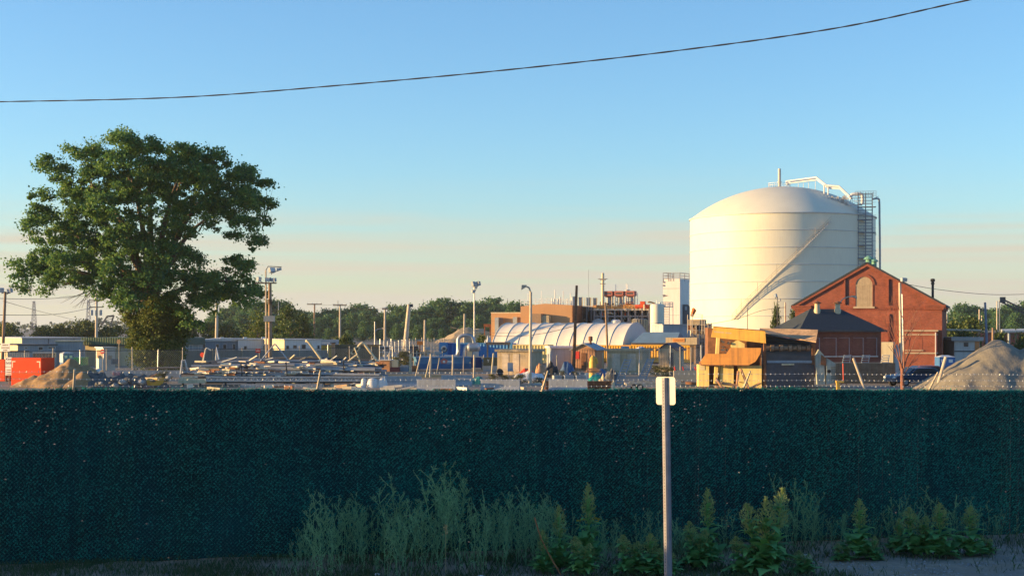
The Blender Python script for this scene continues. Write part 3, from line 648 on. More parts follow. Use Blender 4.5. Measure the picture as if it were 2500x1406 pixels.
for px, top, Y, r, lab in ((680, 737, 520, .14, 'thin pale far pole over the left hill'), (825, 733, 600, .2, 'faint far mast behind the right T shaped pole'), (1033, 730, 700, .22, 'faint far lattice mast above the middle of the wood'), (1239, 728, 700, .2, 'faint far mast above the wood near the orange building')):
    pole('far_mast', lab, 'mast', px, top, Y, r, m_grey)
def lattice(name, label, px, top, Y, w0, w1):
    k_ = K(px, Y); t = MB(); zt_ = k_.z(top); n = 9
    for sx_ in (-1, 1):
        for sy_ in (-1, 1): t.tube([(sx_ * w0, sy_ * w0, 0), (sx_ * w1, sy_ * w1, zt_)], .22, 4)
    for i in range(n):
        z0_, z1_ = zt_ * i / n, zt_ * (i + 1) / n; a0 = w0 + (w1 - w0) * i / n; a1 = w0 + (w1 - w0) * (i + 1) / n
        for sy_ in (-1, 1): t.tube([(-a0, sy_ * a0, z0_), (a1, sy_ * a1, z1_)], .14, 4); t.tube([(a0, sy_ * a0, z0_), (-a1, sy_ * a1, z1_)], .14, 4)
    return tag(t.build(name, m_far, None), label, 'pylon', None, None, k_.loc)
m_far = M('haze_tinted_steel', (.30, .24, .24), .8, .1, .2)  # distance haze mixed into the steel colour
lattice('transmission_tower', 'faint lattice tower on the far left skyline beside the floodlight pole', 83, 735, 1300, 2.2, .7)
lattice('transmission_tower', 'faint lattice tower next to the pale utility pole under the tree', 216, 732, 1300, 2.2, .7)
k_ = K(262, 700); c = MB()
P0, P1 = k_.p(243, 800), k_.p(262, 772); P2 = k_.p(278, 770); P3 = k_.p(268, 800)
for a_, b_ in ((P0, P1), (P1, P2), (P2, P3)): c.tube([a_, b_], .45, 4)
for i in range(5):
    f = i / 5; c.tube([tuple(P0[j] + (P1[j] - P0[j]) * f for j in range(3)), tuple(P3[j] + (P2[j] - P3[j]) * (f + .15) for j in range(3))], .2, 4)
tag(c.build('bascule_truss', m_dark_steel, None), 'dark open bridge truss tilted up on the far left skyline', 'bridge', None, None, k_.loc)
k_ = K(2460, 420); c = MB()
P0, P1 = k_.p(2447, 730), k_.p(2520, 765)
for o_ in (-.5, .5): c.tube([(P0[0], o_, P0[2]), (P1[0], o_, P1[2])], .17, 4); c.tube([(P0[0] - .1, o_, P0[2] - .9), (P1[0], o_, P1[2] - 1.2)], .17, 4)
for i in range(10): f = i / 10; c.tube([(P0[0] + (P1[0] - P0[0]) * f, -.5, P0[2] + (P1[2] - P0[2]) * f), (P0[0] + (P1[0] - P0[0]) * (f + .08), -.5, P0[2] - .9 + (P1[2] - P0[2]) * (f + .08))], .09, 4)
c.obox(k_.p(2448, 732), (1.3, 1.2, 1.6)); c.tube([k_.p(2446, 733), k_.p(2446, 768)], .05, 4)
tr_ = c; tr_.tube([k_.p(2520, 765), k_.p(2520, 836)], .6, 4)
tag(tr_.build('crane', m_dark_steel, None), 'far crane boom poking over the trees at the right edge', 'crane', None, None, k_.loc)
def wire(label, pts, r=.022, mat=None):
    P_ = smooth_path([(PX(a_, y_), y_, PZ(b_, y_)) for a_, b_, y_ in pts], 40); w = MB(); w.tube([tuple(q) for q in P_], r, 5)
    tag(w.build('power_line', mat or m_dark_steel, None), label, 'wire', 'thin overhead wires')
wire('thin wire running right from the boxy floodlight pole into the sky', [(2198, 691, 128), (2300, 708, 132), (2420, 719, 136), (2540, 717, 140)], .022)
wire('lower sagging wire across the face of the white tent', [(1100, 797, 160), (1160, 815, 155), (1250, 821, 150), (1330, 813, 147), (1405, 795, 145)], .025)
wire('upper faint wire across the face of the white tent', [(1100, 800, 162), (1195, 812, 155), (1290, 809, 150), (1405, 786, 145)], .018)
wire('wire climbing across the foot of the tank to the short pale pole', [(1728, 792, 172), (1800, 778, 174), (1860, 758, 178), (1917, 750, 180)], .025)
wire('topmost wire at the far left ending in the tree', [(-60, 727, 125), (80, 730, 160), (150, 727, 180), (235, 720, 215)], .028)
wire('level wire at the far left below the topmost one', [(-60, 768, 125), (90, 769, 160), (160, 764, 180), (235, 749, 215)], .028)
wire('wire falling steeply right from the floodlight pole behind the red bins', [(8, 735, 125), (90, 758, 160), (190, 783, 210)], .02)
wire('wire slung between the two T shaped utility poles', [(767, 741, 300), (798, 745, 280), (830, 742, 262), (880, 755, 245), (939, 752, 232)], .02)
# ------------------------------------------------------------------ trailers, sheds and booths on the left
def block(name, label, cat, px0, px1, a, Y, top, D, mat, roof=None, roof_h=.15, ovh=.15, base=0, group=None, slope=0):
    L_ = run(px0, Y, a, px1); t = thing(name, label, cat, (PX(px0, Y), Y, 0), -a, group); zt_ = PZ(top, Y)
    MB().box(0, L_, 0, D, base, zt_).build('wall', mat, t)
    if roof: MB().box(-ovh, L_ + ovh, -ovh, D + ovh, zt_, zt_ + roof_h).build('roof', roof, t)
    return t, L_, zt_
def windows(t, L_, px0, Y, a, rects, mat=None, fr=None, d=.03):
    for (p0, p1, q0, q1) in rects:
        x0_, x1_ = run(px0, Y, a, p0), run(px0, Y, a, p1); yy = Y - .5 * (x0_ + x1_) * math.sin(a)
        f = MB().box(x0_ - .06, x1_ + .06, -d, .02, PZ(q1, yy) - .06, PZ(q0, yy) + .06).build('window', fr or m_offwhite, t)
        MB().box(x0_, x1_, -d - .004, .02, PZ(q1, yy), PZ(q0, yy)).build('pane', mat or m_glass, f)
A40 = R_(-38)
m_bluegrey = M('blue_grey_siding', (.26, .32, .38), .75, .12, .5, streak=.2)
t, L_, zt_ = block('office_trailer', 'long upper trailer with a shaded blue grey side and sunlit cream end at the left edge', 'trailer', 54, 208, A40, 178, 826, 16, m_bluegrey, m_offwhite, .12)
MB().box(-.04, .02, -.02, 16, 0, zt_ - .01).build('end_wall', m_cream, t)  # sunlight on this end put in as cream, shaded side as blue grey
jn = MB()
for q in (3.2, 6.4, 9.6): jn.box(q, q + .06, -.03, .02, 1, zt_)
jn.build('panel_joint', m_dark_steel, t)
t, L_, zt_ = block('office_trailer', 'lower trailer with a shaded blue grey side standing before the upper one at far left', 'trailer', 44, 137, A40, 162, 843, 12, m_bluegrey, m_dark_steel, .1)
MB().box(-.04, .02, -.02, 12, 0, zt_ - .01).build('end_wall', m_cream, t); windows(t, L_, 44, 162, A40, [(94, 104, 847, 854), (60, 66, 848, 850), (118, 134, 847, 850)])  # cream end again paints in the sun on the left face
t, L_, zt_ = block('storage_box', 'plain pale grey box room with a lit roof lip left of the green fascia', 'shed', 136, 196, R_(-12), 166, 834, 5, m_grey, m_cream, .12)
t, L_, zt_ = block('site_office', 'cream site office with a wide ribbed green fascia behind the guard booth', 'site office', 208, 345, R_(12), 172, 841, 8, m_cream)
gf_ = MB(); gf_.ribbed(-.3, L_ + .3, -.35, zt_ - .02, zt_ + .82, .3, .06); gf_.box(-.3, L_ + .3, -.28, 8.2, zt_ - .02, zt_ + .82); gf_.build('fascia', M('olive_green_sheet', (.16, .20, .11), .6, .2, 1), t)
MB().box(-.35, L_ + .35, -.42, -.2, zt_ - .14, zt_ - .03).build('gutter', m_dark_steel, t); windows(t, L_, 208, 172, R_(12), [(298, 309, 846, 857)], m_cream)
t, L_, zt_ = block('site_office', 'shaded trailer with a shade darkened green fascia showing right of the tree trunk', 'site office', 400, 494, R_(-14), 172, 841, 8, m_grey)
MB().box(-.3, L_ + .3, -.3, 8.2, zt_, zt_ + .80).build('fascia', M('shaded_green_sheet', (.09, .13, .11), .6, .2, 1), t); windows(t, L_, 400, 172, R_(-14), [(463, 470, 843, 855), (486, 490, 843, 858)], m_bluegrey)  # duller green and grey wall carry the shade on this stretch of office
t, L_, zt_ = block('office_trailer', 'grey trailer with a gently curved white roof right of the green fascia', 'trailer', 494, 581, R_(-14), 178, 833, 8, m_bluegrey)
rf = MB(); rf.prism([(-.15, zt_), (L_ + 5.2, zt_ + .02), (L_ + 5.2, zt_ + .2), (L_ * .6, zt_ + .38), (-.15, zt_ + .16)], -.2, 8); ro_ = rf.build('roof', m_offwhite, t)
for q in (2.2, 5.0, 7.2): MB().box(q, q + .45, 2, 2.5, zt_ + .2, zt_ + .48).build('roof_vent', m_white, ro_)
windows(t, L_, 494, 178, R_(-14), [(496, 501, 840, 849), (528, 534, 840, 848), (545, 552, 841, 851), (569, 574, 840, 853)])
t, L_, zt_ = block('office_trailer', 'bright white trailer between the grey curved roof and the brown mast', 'trailer', 581, 660, R_(-10), 176, 829, 8, m_white, m_offwhite, .1); windows(t, L_, 581, 176, R_(-10), [(643, 651, 844, 854), (596, 602, 845, 853)])
t, L_, zt_ = block('office_trailer', 'white trailer with a sunlit left end right of the brown mast', 'trailer', 695, 784, R_(-24), 168, 829, 9, m_white, m_offwhite, .06)
MB().box(-.04, .02, -.02, 9, 0, zt_ - .01).build('end_wall', m_cream, t); windows(t, L_, 695, 168, R_(-24), [(699, 705, 844, 852), (737, 746, 841, 851), (775, 780, 843, 852), (716, 724, 843, 850)])  # sunlit end of the white trailer coloured cream
# guard booth
a = R_(-30); t, L_, zt_ = block('guard_booth', 'small white guard booth with a big side window and a wall air conditioner', 'booth', 253, 281, a, 150, 850, 3.0, m_white, m_white, .12, .12)
wd = MB().box(-.05, .02, .35, 2.6, 1.25, 2.2).build('window', m_cream, t); MB().box(-.055, .02, .45, 2.5, 1.32, 2.12).build('pane', m_pole, wd)
windows(t, L_, 253, 150, a, [(264, 273, 868, 877)], m_palepole); ac = MB().box(.75, 1.45, -.28, .02, .7, 1.25).build('air_conditioner', m_grey, t)
gr_ = MB(); [gr_.box(.8, 1.4, -.29, -.279, .76 + .1 * q, .80 + .1 * q) for q in range(5)]; gr_.build('grille', m_dark_steel, ac)
def round_sign(label, px, py, Y, r, col, bar=True, octa=False, back=False):
    k_ = K(px, Y); t = thing('traffic_sign', label, 'sign', k_.loc, R_(-14)); z = k_.z(py); n = 8 if octa else 20
    MB().tube([(0, .04, 0), (0, .04, z + r * .6)], .03, 6).build('post', m_palepole, t)
    ring = [(r * math.cos(2 * math.pi * (q + .5) / n), z + r * math.sin(2 * math.pi * (q + .5) / n)) for q in range(n)]
    MB().prism(ring, -.02, 0).build('sign_plate', m_pole if back else m_red, t)
    if bar: MB().box(-r * .7, r * .7, -.026, -.019, z - r * .18, z + r * .18).build('white_bar', m_sign_white, t)
round_sign('round red no entry sign with a white bar in front of the guard booth', 250, 858, 147, .24, m_red)
round_sign('brown back of a stop sign on a tall post before the green fascia', 290, 834, 160, .25, m_pole, False, True, True)
round_sign('small red octagonal sign right of the tree trunk', 494, 866, 150, .26, m_red, False, True)
k_ = K(633, 150); t = thing('warning_sign', 'wide faded red sign board on the inner fence below the brown mast', 'sign', k_.loc); MB().box(k_.x(624), k_.x(636), -.03, .0, k_.z(861), k_.z(851)).build('sign_board', m_red, t); MB().box(k_.x(626), k_.x(634), -.034, -.029, k_.z(857), k_.z(855)).build('stripe', m_sign_white, t); MB().tube([(0, .03, 0), (0, .03, k_.z(851))], .03, 6).build('post', m_palepole, t)
# portable toilets
def toilet(label, px0, px1, Y, a, top, lit_side):
    L_ = run(px0, Y, a, px1); t = thing('portable_toilet', label, 'portable toilet', (PX(px0, Y), Y, 0), -a); h = PZ(top, Y)
    MB().box(0, L_, 0, 1.2, .08, h - .16).build('cabin', m_blue, t)
    rf = MB(); rf.add([(-.05, -.06, h - .16), (L_ + .05, -.06, h - .16), (L_ + .05, 1.26, h - .16), (-.05, 1.26, h - .16), (L_ * .3, .5, h), (L_ * .7, .5, h)], [(0, 1, 5, 4), (1, 2, 5), (2, 3, 4, 5), (3, 0, 4), (3, 2, 1, 0)]); rf.build('roof', m_white, t)
    if lit_side: MB().box(-.03, .02, .02, 1.18, .9, h - .2).build('side_panel', m_white, t)  # white panel paints the light on the cabin's sunny side
    d = MB().box(L_ * .14, L_ * .86, -.03, .02, .12, h - .25).build('door', m_blue, t); MB().box(L_ * .75, L_ * .81, -.06, -.029, 1.0, 1.2).build('handle', m_offwhite, d)
    for q in (.10, .58): MB().box(L_ * q, L_ * (q + .26), -.036, -.0295, h - .62, h - .36).build('notice', m_sign_white, t)
    return t
toilet('blue portable toilet with a white lit side behind the brown dirt pile', 155, 180, 150, R_(-34), 859, True)
toilet('blue portable toilet with a white roof at the foot of the brick annex', 2294, 2332, 126, R_(-4), 867, False)
t, L_, zt_ = block('green_bin', 'bright green skip behind the right flank of the dirt pile', 'skip', 180, 200, 0, 148, 875, 2.2, M('bright_green_paint', (.04, .30, .10), .55, .15, 2), M('green_rim', (.05, .36, .13), .55), .1, .05)
k_ = K(133, 150); t = thing('notice_board', 'small pale yellow board on a post left of the blue toilet', 'sign', k_.loc); MB().box(-.2, .16, -.03, 0, k_.z(872), k_.z(861)).build('board', m_cream, t); MB().tube([(0, .03, 0), (0, .03, k_.z(866))], .03, 6).build('post', m_pole, t)
# inner chain link fences and walls
m_screen = M('grey_windscreen', (.30, .30, .29), .9, .12, .6, streak=.2)
def inner_fence(name, label, px0, Y0_, px1, Y1_, h, step, screen=None, fab=True, rail=True):
    x0_, x1_ = PX(px0, Y0_), PX(px1, Y1_); an_ = math.atan2(Y1_ - Y0_, x1_ - x0_); L_ = math.hypot(x1_ - x0_, Y1_ - Y0_)
    t = thing(name, label, 'fence', (x0_, Y0_, 0), an_); n = max(2, int(L_ / step)); rr_ = random.Random(int(px0))
    for i in range(n + 1): q = L_ * i / n; MB().tube([(q, 0, 0), (q + rr_.uniform(-.06, .06), 0, h + rr_.uniform(.05, .35))], .045, 6).build('post', m_palepole if i % 3 else m_galv, t)
    if rail: MB().tube([(0, 0, h), (L_, 0, h)], .028, 5).build('top_rail', m_dark_steel, t)
    if screen: MB().box(0, L_, .05, .07, .05, screen).build('windscreen', m_screen, t)
    if fab:
        A_ = []; B_ = []; q = -h
        while q < L_:
            for sg_ in (1, -1):
                xa_, xb_ = (q, q + h) if sg_ > 0 else (q + h, q); lo, hi = 0, 1
                f0, f1 = (0 - xa_) / (xb_ - xa_), (L_ - xa_) / (xb_ - xa_); lo = max(0, min(f0, f1)); hi = min(1, max(f0, f1))
                if hi > lo: A_.append((xa_ + (xb_ - xa_) * lo, .03, h * lo)); B_.append((xa_ + (xb_ - xa_) * hi, .03, h * hi))
            q += .22
        V_, Q_ = prism_bars(A_, B_, .006); np_obj('wire_mesh', V_, Q_, m_galv, t)
inner_fence('inner_fence', 'chain link fence with crooked posts around the left trailers', -10, 128, 445, 140, 2.3, 2.5)
inner_fence('inner_fence', 'long grey screened chain link fence behind the pipe heap', 448, 152, 800, 156, 2.2, 2.9, 2.05)
inner_fence('inner_fence', 'open chain link fence of thin pale posts before the gabled huts', 1560, 138, 1712, 136, 2.5, .95)
inner_fence('inner_fence', 'chain link fence before the brown yard wall right of the pipes', 800, 160, 1010, 166, 2.2, 2.2)
k_ = K(20, 138); t = thing('slatted_gate', 'tan slatted gate panel behind the red bins', 'gate', k_.loc); sl_ = MB(); sl_.ribbed(k_.x(18), k_.x(72), 0, .2, k_.z(856), .22, .05); sl_.build('slat_panel', m_palepole, t); MB().box(k_.x(18), k_.x(72), -.04, .0, k_.z(858), k_.z(856)).build('rail', m_dark_steel, t)
k_ = K(95, 140); t = thing('slatted_gate', 'grey tan slatted fence panel under the dark lower trailer', 'gate', k_.loc); sl_ = MB(); sl_.ribbed(k_.x(80), k_.x(134), 0, .2, k_.z(860), .3, .05); sl_.build('slat_panel', m_pole, t); MB().box(k_.x(80), k_.x(134), -.04, .0, k_.z(862), k_.z(859)).build('rail', m_offwhite, t)
k_ = K(230, 132); t = thing('block_wall', 'low grey block wall with a faded pink scrawl behind the rubble', 'wall', k_.loc); MB().box(k_.x(212), k_.x(440), 0, .3, 0, k_.z(904)).build('wall', m_concrete, t)
gg = MB(); rr = random.Random(4)
for cx_ in (279, 287, 293): gg.tube(smooth_path([k_.p(cx_ + 3, 912, -.02), k_.p(cx_ - 2, 908, -.02), k_.p(cx_ - 2, 915, -.02), k_.p(cx_ + 3, 914, -.02)], 14), .05, 5)
gg.build('scrawl', M('faded_pink', (.40, .22, .24), .9), t)
# ------------------------------------------------------------------ red bins and boards at the far left
m_redbin = M('red_orange_plastic', (.66, .060, .018), .75, .12, 1.0, spec=.12)
for px0, px1, top, lab in ((27, 101, 873, 'large red orange plastic bin with pale corner marks beside the dirt pile'), (-66, 12, 877, 'red orange bin cut by the left edge of the frame')):
    a = R_(22); Yb = 113 if px0 > 0 else 123; L_ = run(px0, Yb, a, px1); t = thing('red_bin', lab, 'bin', (PX(px0, Yb), Yb, 0), -a, 'red orange bins'); h = PZ(top, Yb)
    MB().box(0, L_, 0, 1.5, 0, h).build('body', m_redbin, t, False, .04)
    for q in (.25, .45): MB().box(.02, L_ - .02, -.015, .02, h * q, h * q + .04).build('groove', m_rust, t)
    if px0 > 0:
        for x0_, x1_, z0_, z1_ in ((.1, .42, h - .33, h - .25), (.1, .18, h - .75, h - .33), (L_ - .42, L_ - .1, h - .33, h - .25), (L_ - .18, L_ - .1, h - .75, h - .33)): MB().box(x0_, x1_, -.012, .02, z0_, z1_).build('corner_mark', M('pale_corner_mark', (.75, .5, .38), .6) if 'pale_corner_mark' not in bpy.data.materials else bpy.data.materials['pale_corner_mark'], t)
def board(label, px0, px1, py0, py1, Y, lines, words=()):
    k_ = K((px0 + px1) / 2, Y); t = thing('sign_board', label, 'sign', k_.loc, R_(-15)); w = (px1 - px0) / k_.s / 2 * 1.04; z0_, z1_ = k_.z(py1), k_.z(py0)
    MB().box(-w, w, -.02, .02, z0_, z1_).build('board', m_sign_white, t); MB().tube([(0, .06, 0), (0, .06, z1_ - .05)], .04, 6).build('post', m_pole, t)
    for (f, wd, st, hh) in words: text('lettering', st, hh, m_ink, t, (wd * w, -.022, z0_ + (z1_ - z0_) * f))
    rr_ = random.Random(px0 + 5)
    for (f, n, fill) in lines:
        x_ = -w * fill; b = MB()
        while x_ < w * fill: q = rr_.uniform(.03, .07); b.box(x_, min(x_ + q, w * fill), -.026, -.019, z0_ + (z1_ - z0_) * f, z0_ + (z1_ - z0_) * (f + .13)); x_ += q + rr_.choice((.015, .015, .04))
        b.build('worn_lettering', M('faded_ink', (.33, .24, .14), .8) if 'faded_ink' not in bpy.data.materials else bpy.data.materials['faded_ink'], t)
board('white board with three lines of worn lettering above the red bins', 1, 25, 838, 858, 120, [(.72, 8, .62), (.40, 8, .88), (.10, 6, .45)])
board('white board lettered in black between the two red bins', 13, 30, 872, 895, 116, [], [(.80, .0, 'Kine', .26), (.36, .05, 'IVER', .27)])
board('lower white board with faded grey lines between the two red bins', 13, 30, 896, 916, 115, [(.6, 5, .7), (.3, 5, .7), (.05, 5, .7)])
# ------------------------------------------------------------------ soil and gravel piles
from mathutils import noise as mno
def pile(name, label, peaks, Y, x0, x1, depth, mat, seed, rough=.12, step=.16, lumps=0):
    """peaks: (px, height m, radius m, depth offset). Height field, the piece below ground dropped"""
    k_ = K((x0 + x1) / 2, Y); xs_ = np.arange(k_.x(x0), k_.x(x1), step); ys_ = np.arange(-depth, depth, step); vv = []; H = {}
    for j, y in enumerate(ys_):
        for i, x in enumerate(xs_):
            h = 0
            for (ppx, ph_, pr_, py_) in peaks:
                d = math.hypot(x - k_.x(ppx), y - py_); n0 = mno.noise(Vector((x * .5 + seed, y * .5, seed))) * (.12 if name == 'gravel_pile' else .35)
                q = ph_ * (1 - d / (pr_ * (1 + n0))); q = ph_ * .93 if q > ph_ * .93 else q
                h = max(h, q)
            if h > 0:
                f = min(1, h / .4)
                h += f * (rough * 2.2 * mno.noise(Vector((x * .9, y * .9, seed))) + rough * mno.noise(Vector((x * 2.3, y * 2.3, seed + 4))) + rough * .5 * abs(mno.noise(Vector((x * 6, y * 6, seed + 9)))))
                gl = mno.noise(Vector((x * 1.7 + .4 * y, y * .35 + seed, seed + 2))); h -= f * rough * 1.3 * max(0, gl)
                if lumps: h += f * lumps * max(0, mno.noise(Vector((x * 1.9, y * 1.9, seed + 20))) - .05) * 2
            vv.append((x, y, h - .03)); H[i, j] = h
    n = len(xs_); ff = [(j * n + i, j * n + i + 1, (j + 1) * n + i + 1, (j + 1) * n + i) for j in range(len(ys_) - 1) for i in range(n - 1) if max(H[i, j], H[i + 1, j], H[i, j + 1], H[i + 1, j + 1]) > 0]
    me = bpy.data.meshes.new(name); me.from_pydata(vv, [], ff); me.update(); o = link(name, me, mat, None, True); o.location = k_.loc
    return tag(o, label, 'pile')
m_dirt = M('brown_dirt', (.22, .13, .06), .95, .3, 1.6, bump=.9, bscale=5, col2=(.40, .26, .13))
m_gravel = M('grey_gravel', (.155, .145, .12), .95, .3, .9, bump=.7, bscale=9, col2=(.26, .235, .185))
m_rubble = M('broken_asphalt', (.06, .065, .07), .9, .4, 2.2, bump=1.0, bscale=4, col2=(.14, .14, .135))
pile('dirt_pile', 'brown soil heap with a sharp crest left of the rubble', [(173, 2.15, 3.4, 0), (200, 1.75, 2.3, .4), (90, .95, 1.9, -.5)], 111, 25, 275, 4, m_dirt, 3)
pile('dirt_pile', 'small brown soil mound at the right foot of the sharp crested heap', [(207, 1.25, 1.7, -.3), (224, .8, 1.3, -.6)], 108.5, 172, 262, 2.4, m_dirt, 9)
pile('rubble_pile', 'long dark heap of broken asphalt below the big tree', [(238, 1.15, 1.9, 0), (285, 1.05, 2.0, .3), (330, 1.15, 1.9, .2), (375, .7, 1.6, 0), (258, .8, 1.6, -1)], 109, 205, 415, 3, m_rubble, 15, .22, .14, .35)
pile('gravel_pile', 'large grey gravel pile filling the right edge behind the fence', [(2437, 3.75, 5.9, .2), (2512, 3.3, 5.6, -.6), (2580, 3.2, 5.5, 0), (2475, 3.3, 5.2, .8), (2330, .9, 2.2, -2.0)], 106, 2235, 2720, 6.5, m_gravel, 27, .055, .14)
rk = random.Random(12)
def rock(label, px, py, Y, s_, mat, g_):
    bm_ = MB(); pts = [];
    for i in range(5):
        for j in range(8):
            t0 = math.pi * (i + .5) / 5; t1 = 2 * math.pi * (j + .5 * (i % 2)) / 8; r_ = s_ * rk.uniform(.75, 1.15); pts.append((r_ * math.sin(t0) * math.cos(t1) * 1.3, r_ * math.sin(t0) * math.sin(t1), r_ * .8 * math.cos(t0)))
    ff = [(i * 8 + j, (i + 1) * 8 + j, (i + 1) * 8 + (j + 1) % 8, i * 8 + (j + 1) % 8) for i in range(4) for j in range(8)] + [tuple(range(8)), tuple(range(39, 31, -1))]
    bm_.add(pts, ff); k_ = K(px, Y); tag(bm_.build('rubble_chunk', mat, None), label, 'rubble', g_, None, (k_.loc[0], Y, k_.z(py)))
for i in range(26):
    px = rk.uniform(232, 412); rock('broken chunk lying on the dark rubble heap below the big tree', px, rk.uniform(921, 942), rk.uniform(106.0, 107.2), rk.uniform(.10, .26), rk.choice((m_rubble, m_concrete, m_rubble)), 'chunks on the rubble heap')
k_ = K(378, 107); t = thing('steel_skip', 'small yellow lit steel skip with a bent rim on the rubble heap', 'skip', (k_.loc[0], 107, .25), -R_(25)); s_ = MB(); s_.prism([(-.36, 0), (.40, 0), (.52, .5), (-.50, .5)], -.4, .4); s_.build('body', m_yellow, t)
MB().box(-.54, .56, -.44, -.38, .5, .57).build('rim', m_cream, t); MB().tube([(-.3, -.3, .5), (.35, -.2, .85)], .03, 5).build('bar', m_rust, t)
k_ = K(240, 112); t = thing('orange_drum', 'orange barrel with a white glossy dome among the rubble', 'barrel', k_.loc); s_ = MB(); s_.lathe([(.30, 0), (.31, .95), (.27, 1.0)], 14); s_.build('body', M('orange_plastic', (.62, .20, .05), .5), t, True); MB().lathe([(.27, 1.0), (.26, 1.12), (.16, 1.26), (.02, 1.31)], 14).build('dome', m_white, t, True)
# ------------------------------------------------------------------ pipe heap on a low trailer
m_pipe_g = M('dull_galvanised_pipe', (.30, .32, .35), .5, .25, .6, .4); m_pipe_c = M('cream_pipe', (.70, .62, .48), .5, .2, .6); m_pipe_d = M('dark_pipe', (.09, .10, .12), .6, .3, .6)
rp = random.Random(21)
def bar_px(mb, pts, Y, r, n=7, px0=700):
    k_ = K(px0, Y); mb.tube([k_.p(a_, b_, d_) for a_, b_, d_ in pts], r, n)
rows = [(925, 505, 940, .10), (921, 470, 945, .09), (916, 500, 948, .12), (912, 455, 930, .10), (908, 470, 942, .13), (904, 450, 930, .09), (901, 480, 920, .16), (897, 470, 935, .14), (893, 465, 926, .12), (889, 500, 925, .09), (886, 515, 900, .11), (883, 530, 860, .08), (880, 560, 830, .09), (877, 590, 790, .06), (884, 700, 920, .10), (881, 500, 760, .07), (878, 640, 905, .08), (875, 620, 820, .06), (888, 470, 700, .07), (895, 640, 938, .10), (903, 560, 945, .08), (907, 455, 720, .10), (914, 600, 946, .09), (919, 520, 940, .08), (899, 452, 560, .07), (910, 448, 530, .06)]
for i, (py, a0, a1, r_) in enumerate(rows):
    for j in range(2):
        s0 = a0 + rp.uniform(0, 60) if j else a0; s1 = a1 - rp.uniform(0, 260) if j else a1; Yp = 111.5 + i * .09 + j * .28 + rp.uniform(-.1, .1); dz = rp.uniform(-2.5, 2.5) if j else 0
        b = MB(); mid_ = (s0 + s1) / 2; bow = rp.uniform(0, 3); yw = rp.choice((.1, .3, .8, 1.2)) * (s1 - s0) / 450; bar_px(b, smooth_path([(s0, py + dz + rp.uniform(0, 5), yw), ((s0 + mid_) / 2, py + dz - bow * .7, yw * .5), (mid_, py + dz - bow, 0), (s1, py + dz + rp.uniform(-1, 2), -yw)], 10), Yp, r_ * rp.uniform(.8, 1.1))
        mt = rp.choice((m_pipe_g, m_pipe_g, m_pipe_g, m_pipe_d)) if j == 0 else rp.choice((m_pipe_c, m_pipe_g, m_pipe_d, m_pipe_c))
        k_ = K(700, Yp); tag(b.build('steel_pipe', mt, None, True), 'long steel pipe lying in the big heap on the low trailer', 'pipe', 'pipes in the heap', None, k_.loc)
# short offcuts, mostly cream and turned sunward to make the heap look lit
for i in range(105):
    px = rp.uniform(460, 940); py = rp.uniform(882, 922); Yp = rp.uniform(110.9, 111.4); k_ = K(px, Yp); b = MB(); ln_ = rp.uniform(.15, .8)
    b.tube([(-ln_, .55 * ln_, rp.uniform(-.06, .06)), (ln_ * .3, -.1, 0)], rp.uniform(.035, .09), 7)
    tag(b.build('pipe_offcut', rp.choice((m_pipe_c, m_cream, m_pipe_c, m_rust)), None, True), 'short pale pipe offcut wedged in the heap on the low trailer', 'pipe', 'short offcuts in the pipe heap', None, (k_.loc[0], Yp, k_.z(py)))
for px, r0_ in ((602, 0), (700, 1), (840, 0), (590, 1), (870, 1)):
    k_ = K(px, 111.0); b = MB(); b.tube([k_.p(px - 2, 880 + r0_ * 4), k_.p(px + 1, 926)], .06, 5); tag(b.build('stake', m_dark_steel, None), 'dark stake holding the stacked pipes upright', 'stake', 'stakes along the pipe heap', None, k_.loc)
# trailer: lattice beam, dark deck, wheels
k_ = K(690, 110.2); t = thing('low_trailer', 'long low trailer with a lattice side beam carrying the heap of pipes', 'trailer', k_.loc)
b = MB(); zb_, zt2 = k_.z(929.5), k_.z(920.5)
for z_ in (zb_, zt2): b.box(k_.x(503), k_.x(944), -.05, .05, z_ - .05, z_ + .05)
q = 503; up = True
while q < 940: b.tube([k_.p(q, 929 if up else 921), k_.p(q + 8, 921 if up else 929)], .04, 4); q += 8; up = not up
b.build('lattice_beam', m_galv, t); MB().box(k_.x(503), k_.x(944), .06, .09, zb_, zt2).build('side_sheet', m_pipe_g, t)
MB().obox(k_.p(470, 929.5), (67 / k_.s, .3, .33), (0, R_(-.4), 0)).build('end_beam', m_cream, t)
MB().box(k_.x(440), k_.x(940), .1, 2.2, k_.z(935), k_.z(931)).build('deck', m_dark_steel, t)
kk_ = MB(); kk_.prism([(k_.x(935), k_.z(952)), (k_.x(946), k_.z(952)), (k_.x(943), k_.z(918)), (k_.x(934), k_.z(918))], -.2, .2); kk_.build('end_plate', m_galv, t)
for q in (445, 487, 549, 620, 700, 790, 860): MB().box(k_.x(q) - .06, k_.x(q) + .06, .2, .35, 0, k_.z(935)).build('support_leg', m_dark_steel, t)
bl = MB(); bl.box(k_.x(592), k_.x(790), .0, 1.5, 0, k_.z(937)); tag(bl.build('concrete_slab', m_concrete, None), 'grey concrete slab under the middle of the pipe trailer', 'slab', None, None, (k_.loc[0], 109.4, 0))
for px, w_ in ((888, .2), (910, .42), (934, .34)):
    k2 = K(px, 108.6); s_ = MB(); s_.lathe([(w_, 0), (w_ * 1.1, .3), (w_ * .8, .62), (w_ * .3, .7)], 12); tag(s_.build('white_sack', m_white, None, True), {888: 'slim lit white sack under the right end of the pipe trailer', 910: 'broad lit white sack under the right end of the pipe trailer', 934: 'lit white sack beside the end plate of the pipe trailer'}[px], 'sack', None, None, k2.loc)
